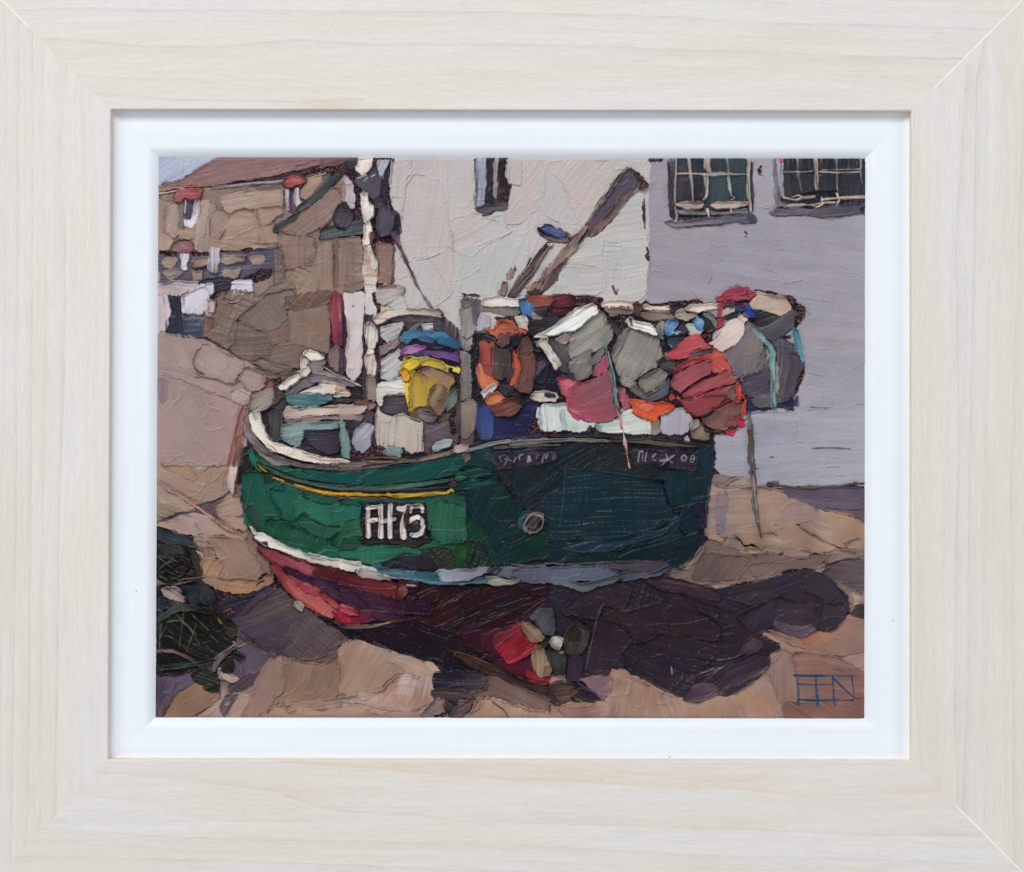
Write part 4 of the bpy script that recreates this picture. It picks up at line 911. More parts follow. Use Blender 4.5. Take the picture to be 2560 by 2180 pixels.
paint("""
@I
# left sands
slip|94806f>a08a76|0,460 130,520 300,620 480,700 560,700 480,760 300,770 200,800 100,830 20,810 0,700|t=3 d=-15
slip|a38f80>a48c6c>9f8a72|30,440 40,300 60,250 200,240 350,290 420,400 560,360 680,300 720,470 760,570 640,660 520,700 400,650 250,560 120,500|t=3 d=-20 r=3 v=.8
slip|a88c5c>a3895f|40,270 100,245 280,260 360,340 420,440 380,480 260,420 120,360|t=1 d=-25 s=.6
slip|a58b60>a68f72|480,440 560,340 650,300 700,340 640,440 560,520|t=1 d=30 s=.6
~||40,460 200,550 340,640 480,700 560,695 680,650 760,580|w=6 t=3
slip|8a7370>7d6770|520,710 640,680 780,600 880,520 890,700 830,760 800,900 650,830 560,780|t=2
slip|b08c78|740,320 790,160 810,200 790,400 760,480 700,470|t=3
slip|7a5f40>6b5038|830,200 880,120 880,400 850,520 820,600 800,560 840,400|t=3
mooring_stone|bdb3a6>c9bfb6>c4b8b2|800,160 820,200 825,300 840,350 830,440 800,560 795,625 760,560 738,500 760,400 760,300|t=8 r=4 d=85
slip|746268>5f4e60|30,830 200,790 420,740 620,700 600,760 640,870 500,860 400,830 200,880 30,910|t=2 d=15 s=1.2
slip|9d8a72>a8937a>a58e74|610,740 640,700 760,650 860,660 890,760 900,830 790,850 700,870 640,830|t=5 d=15 r=4
slip|a68f7a>a48d74|700,870 780,850 900,840 930,900 940,980 850,960 800,980 730,920|t=5 r=4 d=-20
slip|a08a6a>9f876e|30,820 30,560 100,570 200,640 350,740 420,770 250,790 160,830 80,830|t=4 d=-20 r=3
slip|a9937f>b09a84|30,550 120,580 260,660 400,740 300,760 180,700 60,680|t=3 d=-30
slip|a98f70>ac978b>a8957c>9c8666|40,930 200,880 300,840 440,830 560,870 700,960 840,1010 930,1060 940,1100 820,1080 700,1060 560,1060 450,1020 300,1010 180,990 80,950|t=6 d=-20 r=4
~||420,920 440,960 480,1000|w=6 t=-3
slip|8a7258>917a60|400,1040 560,1050 640,1100 600,1250 620,1350 480,1380 480,1200|t=3 i=2.5 d=88
slip|917a62>9b8466>8c755c|560,1060 700,1050 900,1110 1000,1170 1060,1300 1100,1390 1040,1470 900,1500 760,1460 700,1380 660,1250 620,1150|t=5 d=-40 r=3 v=.7
slip|a08867>a5875a|480,1300 560,1270 660,1290 720,1380 760,1460 680,1460 560,1440 490,1400|t=4 i=2 r=3
slip|8d745c>7d6650|930,970 1000,1060 1080,1240 1170,1340 1190,1420 1100,1380 1020,1220 940,1120|t=4 i=3 d=35 s=1.4
slip|9f8760>a88a58>8f7652|490,1420 560,1440 740,1480 860,1460 1060,1500 1190,1400 1180,1500 1060,1580 960,1640 860,1640 740,1600 600,1560 520,1510|t=6 d=-10 r=4
~||540,1440 700,1450 820,1470 900,1500 1000,1490 1100,1440|w=6 t=3
~||740,1480 800,1560 920,1610|w=5 t=2
~|4a3a30|1030,1540 1060,1500 1100,1490|w=10 t=-3
*||520,1520 700,1600 860,1620 920,1650 860,1700 700,1680 600,1640|y=.3
*||320,1040 380,1040 390,1080 330,1080|y=.45
slip|8c6f4c>6b5a48|400,1180 470,1180 490,1260 420,1240|t=4
slip|c2b096|400,1190 490,1230 480,1250 420,1240|t=5
slip|b78a6e>c09478>b38a70>bd9270|130,585 260,630 380,710 500,800 620,880 760,970 860,1020 930,1070|w=10,16,22,26,30,40,24,8 t=6 r=4
slip|a27a60>b08870|620,860 720,920 850,1000 920,1050|w=6,20,16,6 t=4
slip|8a6f5a|640,870 760,930 830,1000|w=26 t=1
# shaded sand under the bow
@M
shade|54475a>5a4c58>6a5858>65525c|760,700 900,600 1050,440 1150,400 1280,440 1400,540 1500,620 1700,700 1850,800 1970,900 1900,960 1800,1110 1700,1160 1500,1140 1330,1070 1200,1080 1060,1000 960,920 820,830|t=4 d=20 s=1.8 r=3 i=1
shade|4a3e52>54465a|740,700 860,640 1030,450 1150,380 1200,420 1000,560 850,700|t=2 d=40
shade|66565c>6f5c60|1400,760 1600,740 1880,880 1800,960 1700,1080 1480,1120 1300,1030 1350,900|t=2 d=45 i=2 s=1.8
shade|6f5c5c>64515c|820,830 960,910 1100,1000 1230,1070 1200,1080 1060,1030 900,900|t=4 i=3 d=-40 r=4
shade|2b2636>322c3c|560,520 900,480 1030,450 860,600 760,700 700,680 640,640|t=1.5 s=1.6
*||640,440 900,440 940,480 860,520 660,500|y=.25
*||680,620 780,580 820,640 700,700|y=.35
slip|5d4f5e>665665>574a58|850,960 960,950 1100,1020 1145,1080 1130,1190 960,1290 820,1310 720,1200 760,1080|t=3 d=40
slip|4f4352>5a4d56|720,1380 880,1300 1110,1210 1090,1270 960,1360 880,1420 780,1440|t=3 d=35
slip|8c7c76>a18f80>6d5f60|640,1320 750,1340 720,1430 700,1520 660,1620 620,1540 560,1480|t=3 d=80
slip|a78f82>b09a8c>a58e76|460,1640 620,1500 700,1560 800,1470 940,1440 1000,1560 1000,1700 440,1700|t=4 d=40 s=1.3
*||300,1660 440,1650 640,1500 600,1480 430,1600|y=.4
slip|5b4f52>6d5f60|670,1600 720,1480 840,1470 760,1560 700,1680|t=3 y=.42
slip|8f7550>8a6f4a>94784e|80,1560 200,1470 300,1380 400,1330 560,1380 640,1400 640,1490 560,1560 420,1650 300,1690 80,1700|t=4 d=30 r=3
slip|5f4a58>4c3f54>62506a|20,1270 220,1290 240,1370 180,1500 130,1570 60,1690 20,1700|t=4 d=70
slip|5d5468|240,1290 370,1270 380,1340 280,1400 220,1400|t=3
# main sand foreground
slip|96805f>8a7458>9b8464|1150,1120 1300,1090 1500,1150 1700,1170 1810,1110 1880,980 2000,910 2072,930 2072,1400 1900,1480 1600,1540 1300,1560 1100,1700 1000,1700 1000,1400|t=4 d=72 r=3 v=1.2
slip|a68e74>9c8664>ab937e|1230,1600 1450,1560 1700,1520 2072,1500 2072,1700 1100,1700|t=4 d=8 r=3
slip|9c7f70>8f7866|1150,1150 1250,1200 1300,1400 1150,1560 1000,1690 880,1690 980,1480|t=3 d=70
slip|a89070>b29a80>9c8668|1150,1690 1200,1590 1290,1570 1340,1640 1460,1610 1800,1600 2072,1590 2072,1700|t=5 d=0 r=4
~||1610,1490 1700,1440 1780,1300|w=5 t=2
~||1340,1640 1450,1600 1600,1580 1760,1580 1940,1580|w=6 t=3
@N
slip|9c855f>a58e6c>a08868>ab9478|0,1000 100,930 190,905 300,950 440,1000 640,1060 850,1130 950,1240 950,1300 900,1300 700,1280 560,1290 440,1420 250,1480 0,1490|t=5 d=60 r=4 v=1.1
slip|a89074>b0977c|680,1100 850,1130 900,1170 940,1230 940,1320 800,1290 740,1230 500,1130|t=5 r=4 d=-20
slip|bba688|860,1105 1000,1130 1075,1245 960,1250 930,1200 880,1160|t=4 y=.4
slip|ae9683>b7a08f>a9866c>b39d90>b8a294|0,1500 300,1460 440,1410 560,1290 700,1280 760,1310 840,1280 930,1310 940,1500 850,1590 700,1620 500,1610 250,1540 0,1530|t=6 d=68 r=4 v=1.3
slip|ac957f>a08a74|0,1490 300,1470 200,1530 500,1610 700,1630 840,1590 800,1690 600,1700 400,1640 260,1600 0,1570|t=5 d=-5 r=4
slip|a08a64>ab9676|0,1590 200,1580 300,1650 400,1660 520,1700 0,1700|t=4 r=3
~||0,1530 200,1540 400,1600 600,1620 720,1610 850,1560|w=7 t=3.5
~||0,1490 250,1480 430,1420 540,1300|w=5 t=2.4
~||480,1130 680,1180 790,1240 780,1290|w=6 t=3
@O
slip|a0876a>ac8f74>a5875f>a98c72|680,1700 800,1540 870,1510 980,1300 1000,1290 1180,1290 1350,1370 1600,1450 1750,1520 1850,1600 1940,1700|t=5 d=75 r=3 v=1.4
slip|8b6a68>7d626c>a3846e|670,1350 700,1280 850,1250 980,1260 980,1420 900,1520 800,1480 720,1420|t=4 d=40 r=3
slip|b08a74>96706a|980,1220 1080,1200 1200,1290 1330,1370 1180,1300 1000,1290|t=3 d=-30 r=3
slip|a58d76>ab9072|1740,1530 1950,1510 2072,1480 2072,1700 1930,1700 1870,1610|t=4 d=30 r=3
slip|8f7368>98786c>9f7e6e|0,1350 150,1400 300,1480 440,1560 520,1600 560,1700 460,1700 250,1620 0,1520|t=4 d=-35 r=3
slip|ac9068>b59a72|0,1530 120,1580 300,1640 480,1690 480,1700 0,1700|t=5 r=4
slip|a07c68>8e6f62>b0907c|470,1590 700,1540 900,1530 960,1600 900,1700 580,1700|t=4 d=10 r=3
slip|a8855a|500,1550 640,1530 830,1520 800,1550 600,1590|t=3
~||520,1600 700,1580 900,1540|w=5 t=2
~||0,1520 200,1590 350,1650 490,1690|w=7 t=3
@Q
slip|a48c74>b0967c>a5875e>a9907c|0,1430 200,1510 400,1510 600,1440 760,1380 900,1300 1020,1230 1080,1310 1150,1480 1220,1690 0,1700|t=4 d=-70 r=3 v=1
slip|8e7264>977c6a|1050,1220 1090,1170 1180,1100 1180,980 1300,1050 1340,1250 1340,1520 1250,1530 1230,1690 1150,1480|t=3 d=88 r=2
slip|a08068>98785f>a0806a>8e705c|1000,860 1100,820 1250,850 1380,890 1530,820 1720,800 1860,680 2030,690 2030,1020 1850,1060 1600,1050 1300,1030 1180,980|t=4 d=-12 r=3
slip|ab8158>9c7250|1400,900 1560,830 1720,860 1560,960 1440,970|t=1 s=.6
slip|b08c78>a68672|990,850 1100,900 1300,1010 1450,1040 1300,1035 1150,970 1020,900|t=5 r=4 d=-25
slip|94705e>88685a>8f6c5e|1300,1040 1600,1050 1850,1150 2030,1260 2030,1500 1900,1560 1500,1540 1350,1480 1340,1250|t=3 d=-5 r=3
slip|80604c>8e6a54>7c5c4e|1240,1540 1400,1550 1600,1560 2030,1490 2030,1700 1230,1700 1220,1600|t=3 d=-30 r=3
~||1290,1030 1450,1040 1560,1060 1720,1080 1850,1140 1880,1220|w=6 t=3
~||1600,1050 1750,1060 1860,1130|w=5 t=2
~||1620,1200 1740,1200 1900,1260 2030,1260|w=5 t=2.5
~||1060,1260 1110,1350 1160,1500|w=5 t=2.5
~||0,1440 180,1510 330,1590|w=6 t=2.5
# right side sand
@L
slip|7d6a70>8d7976>8b7568|520,430 700,450 900,490 900,530 600,530 480,520|t=3 d=0
slip|a6957c>a38f7a|620,540 720,470 830,470 890,500 890,560 700,570|t=5 i=2 r=3
slip|8e7b76>a38e7a>a08b72>a68f74>a4897a>97807a|480,540 650,560 960,550 1180,590 1300,640 1450,700 1570,800 1560,880 1480,910 1280,920 1130,920 1100,990 960,1010 780,1010 700,1050 560,1040 450,1040 440,900 460,700|t=5 d=2 r=4 i=.8
slip|80707a>8f7d80|560,620 640,600 620,1000 560,1020 540,800|t=1 d=88
slip|9a8070>b09a78>a78e6a>a88e68|1480,910 1570,860 1580,760 1750,780 1900,830 2030,910 2030,1090 1850,1080 1860,1160 1700,1110 1500,1000 1380,930|t=5 d=-18 r=3
slip|5f525e>665868>6c5e6e>62546a|1220,570 1400,565 1700,555 1950,560 2030,590 2030,890 1900,830 1740,760 1560,750 1440,700 1330,640 1260,620|t=4 d=-8 r=3 v=1
slip|6d5c64|1600,760 1900,780 2030,770 2030,890 1900,830|t=2 d=-10
~||1560,650 1640,640 1700,680 1600,690|w=5 t=2
slip|5a4c40>6b5a4c>4c3f38|1065,520 1160,535 1400,565 1600,550 1800,525 1950,510 2030,515|w=22,18,14,14,12,14,16 t=5 r=2
slip|4a3f3a|1060,520 1150,520|w=34 t=5
slip|6b5a50|1155,490 1140,540|w=8 t=4
slip|9a8664>a6926c>a8946e|480,1060 500,1040 580,1050 650,1060 620,1130 560,1110 500,1100|t=7 r=6
slip|9a8668>a8936a>9f8a66|560,1100 700,1060 760,1110 820,1170 900,1160 1000,1180 1060,1150 1180,1130 1190,1200 1120,1225 1060,1190 980,1220 900,1200 860,1230 800,1200 780,1130 700,1110 620,1140|t=8 r=6 d=20
slip|8c7870>7c6a6c|640,1080 740,1060 790,1140 760,1160 660,1130|t=4 r=3
slip|a5906c>8f7c6a>aa966e|740,1020 980,1010 1100,1000 1190,1060 1260,1140 1200,1160 1100,1110 1020,1130 990,1160 900,1100 820,1110 780,1060|t=6 r=6 d=0
slip|8f7b66|1010,1140 1120,1125 1190,1190 1130,1210 1060,1185|t=4 r=6
slip|a5916c>97806c>ab9670|1110,930 1280,940 1400,960 1560,1060 1740,1170 1720,1220 1600,1200 1400,1180 1280,1140 1240,1080 1180,1040 1100,980|t=7 d=-25 r=5
slip|a08b6a>8f7b6a|1200,1140 1280,1120 1330,1180 1500,1200 1400,1260 1240,1280|t=4 r=3
slip|a8946e>a28a68|1840,1090 2030,1060 2030,1190 1900,1195 1850,1140|t=7 r=5 d=-5
# brown flat behind the shade
slip|6e5b58>7a6660>74605a>806c6c|420,1140 480,1090 560,1130 640,1150 900,1240 1100,1220 1240,1280 1600,1240 1700,1230 1640,1290 1560,1350 1450,1380 1100,1440 800,1500 560,1560 400,1540 280,1500 0,1440 60,1390 200,1360 300,1280|t=4 d=8 s=1.4 i=.8 r=2
slip|675450>705d58|440,1220 840,1250 880,1300 760,1460 560,1500 300,1470 340,1320|t=2 d=60 i=1
slip|7d6866>705c5c|880,1320 1200,1300 1640,1250 1540,1340 1200,1380 900,1440|t=3 d=6
~||420,1200 600,1210 860,1250|w=5 t=2
~||880,1340 1100,1310 1400,1290|w=4 t=1.5
~||920,1370 960,1460|w=5 t=2
slip|8a746e>94806f|180,1350 300,1280 400,1150 430,1150 340,1280 250,1360|t=5 r=3
slip|9a8468>a38c70|560,1560 760,1500 700,1510 480,1520 340,1530|t=4 r=3
slip|8f7b50>a28f68|1540,1400 1600,1340 1660,1340 1680,1370 1600,1420|t=6 r=4
slip|5e505a>685962>625358|1600,1400 1720,1330 1800,1290 2030,1250 2030,1500 1900,1510 1720,1500 1640,1440|t=5 d=-10 s=1.8 r=3
slip|8a7866>a39078>847060|1660,1250 1750,1180 1900,1200 2030,1190 2030,1240 1850,1250 1700,1290 1640,1300|t=6 r=5 d=8
slip|5a4a44|1640,1330 1740,1290 1900,1260 2030,1230|w=16,12,8,8 t=3
slip|62545c>6c5c60|1740,1510 1900,1510 2030,1520 2030,1600 1900,1600|t=4 s=1.6 r=3
slip|a5937c>bda98c>8a7a6a|1860,1580 1940,1610 2010,1680 1990,1720 1940,1740 1900,1680|t=7 r=5 d=-40
slip|7b6a58>8f7f6a|1720,1500 1840,1560 1900,1660 1900,1700 1840,1620|t=5 r=4
@Q
slip|3a3534>5a4f4c|1880,600 2020,560 2020,690 1900,660|t=3 s=2
slip|8a7868|1830,540 1900,560 1920,600 1860,640|t=5 r=4
*||1200,250 1440,190 1470,220 1220,290|y=.42
*||650,380 880,330 900,360 680,400|y=.45
# deep shade
@Q
shade|3c3443>433b4b>3a3242|560,420 900,370 1200,290 1480,215 1560,260 1700,340 1830,470 1830,540 1740,550 1600,570 1400,560 1150,490 1100,520 900,560 700,520 600,500|t=4 d=12 s=1.4 r=2
shade|463d4a>4a414f|1440,330 1480,260 1600,300 1720,370 1820,480 1810,540 1740,550 1560,500 1440,430|t=3 d=-40 v=.6 r=3
shade|46353e>3e323c|1350,440 1450,440 1560,500 1700,570 1500,570 1300,520|t=3 d=-20 r=2
shade|413947>4a3f4b>453a48|1100,510 1150,490 1300,530 1580,570 1570,650 1530,810 1400,870 1250,840 1100,790 1090,700|t=5 d=-8 r=4 v=.7
shade|6a5560>7a6470|1100,730 1300,790 1500,800 1530,830 1400,885 1340,880 1180,820|t=2 d=-8
shade|413945>4a404c|1580,570 1740,550 1830,560 1850,620 1820,700 1740,760 1680,810 1560,815 1540,740|t=5 d=80 r=4 v=.8
shade|3b3340>453c4a|740,690 900,600 1100,520 1110,620 1090,780 1000,820 940,860 850,800|t=5 d=35 r=4 v=.7
shade|372e36>3a303b|560,880 700,780 800,800 920,860 1000,880 1150,960 1170,1000 1060,1060 900,1040 780,1080 620,1080 560,1000|t=3 d=20
shade|564650>64525e|780,1060 850,930 900,910 1000,960 960,1040 850,1050|t=4 d=30 r=3
shade|3c303c>46394a>423444|300,1320 500,1250 700,1160 900,1050 1060,1060 1060,1180 960,1270 850,1350 720,1440 580,1450 540,1380|t=5 d=35 r=3 v=.8
shade|493e4e>5f4f5e>6a5868|190,1420 400,1360 540,1380 560,1450 480,1500 350,1520 220,1515|t=5 d=15 r=3
~|6a5c6a|560,1120 640,1110 720,1100 780,1060|w=14 t=3
~||250,1330 400,1290 520,1250 600,1180 900,1060|w=6 t=4
~||900,920 1000,950 1100,990|w=6 t=2
~||1100,500 1110,640 1090,780|w=4 t=2
~||1580,580 1550,700 1530,810|w=5 t=2.5
~||880,520 960,460|w=24 t=2
~||570,620 640,610 700,640|w=6 t=2
~||300,600 400,590 500,590 600,660|w=6 t=3
@O
shade|302838>352b3a>3a2f3c|700,450 900,350 1100,310 1330,320 1500,420 1700,450 1900,560 2072,600 2072,1000 1900,1200 1700,1480 1500,1400 1300,1280 1150,1180 1000,1170 850,1240 700,1280 560,1300 540,1150 760,1000 780,750 500,650|t=3 d=-20 s=2 r=2 i=1
shade|42303a>3a2a34>44303c|920,700 1000,640 1150,640 1500,540 1700,520 1850,640 2072,760 2072,920 1700,880 1460,830 1400,900 1200,940 1080,800|t=3 d=-10 r=3 s=1.2
shade|3b2c38>43323c|500,650 620,520 800,420 980,330 1180,400 1160,500 1100,620 980,580 900,560 870,660 820,700|t=4 d=25 r=3 i=1.6
shade|42323e>3a2c37|850,760 920,720 1030,740 1160,850 1200,930 1100,1030 1120,1180 980,1180 960,1240 760,1230 750,1100 800,900|t=4 d=88 r=3 i=1.4
shade|46354a>3e2f3e|560,1080 660,1060 680,1200 700,1270 640,1330 560,1330|t=4 r=3 d=88
shade|302b3a|600,1340 700,1350 870,1500 820,1530 600,1520|t=2
shade|46353f>4e3c46|1330,300 1420,275 1600,310 1850,370 2072,440 2072,520 1900,500 1680,440 1480,410|t=4 d=-12 r=3
~|5c5464|1100,630 1150,520 1190,410|w=6 t=3
~|5c5464|1090,635 1300,590 1500,540|w=6 t=3
~||1030,690 1120,790 1220,890 1340,970|w=9 t=3.5
~|5c5464|900,570 860,660 830,780 790,960 760,1100 740,1220|w=8 t=3.5
~|5c5464|580,640 700,690 840,700|w=7 t=3
~||1200,1170 1270,1090 1330,980|w=8 t=3
~|54505e|1110,1020 1160,950 1200,910|w=6 t=3
~||1470,850 1700,880 2000,940|w=7 t=-3
~||1640,1100 1850,1110 2072,1140|w=7 t=-3
~|b0a090|1595,1190 1600,1260|w=5 t=2
~|54505e|1740,1330 1900,1250 2072,1190|w=5 t=2.5
shade|52443c>5b4840>463a38|350,1370 480,1350 600,1360 640,1430 600,1480 450,1560 400,1500 380,1440|t=6 r=4
shade|3b3838>4b423e|0,1290 150,1340 330,1390 420,1450 440,1530 330,1480 200,1410 0,1350|t=4 r=3 d=-25
shade|6b5320|600,1470 640,1440 645,1420 620,1430|t=4
""")

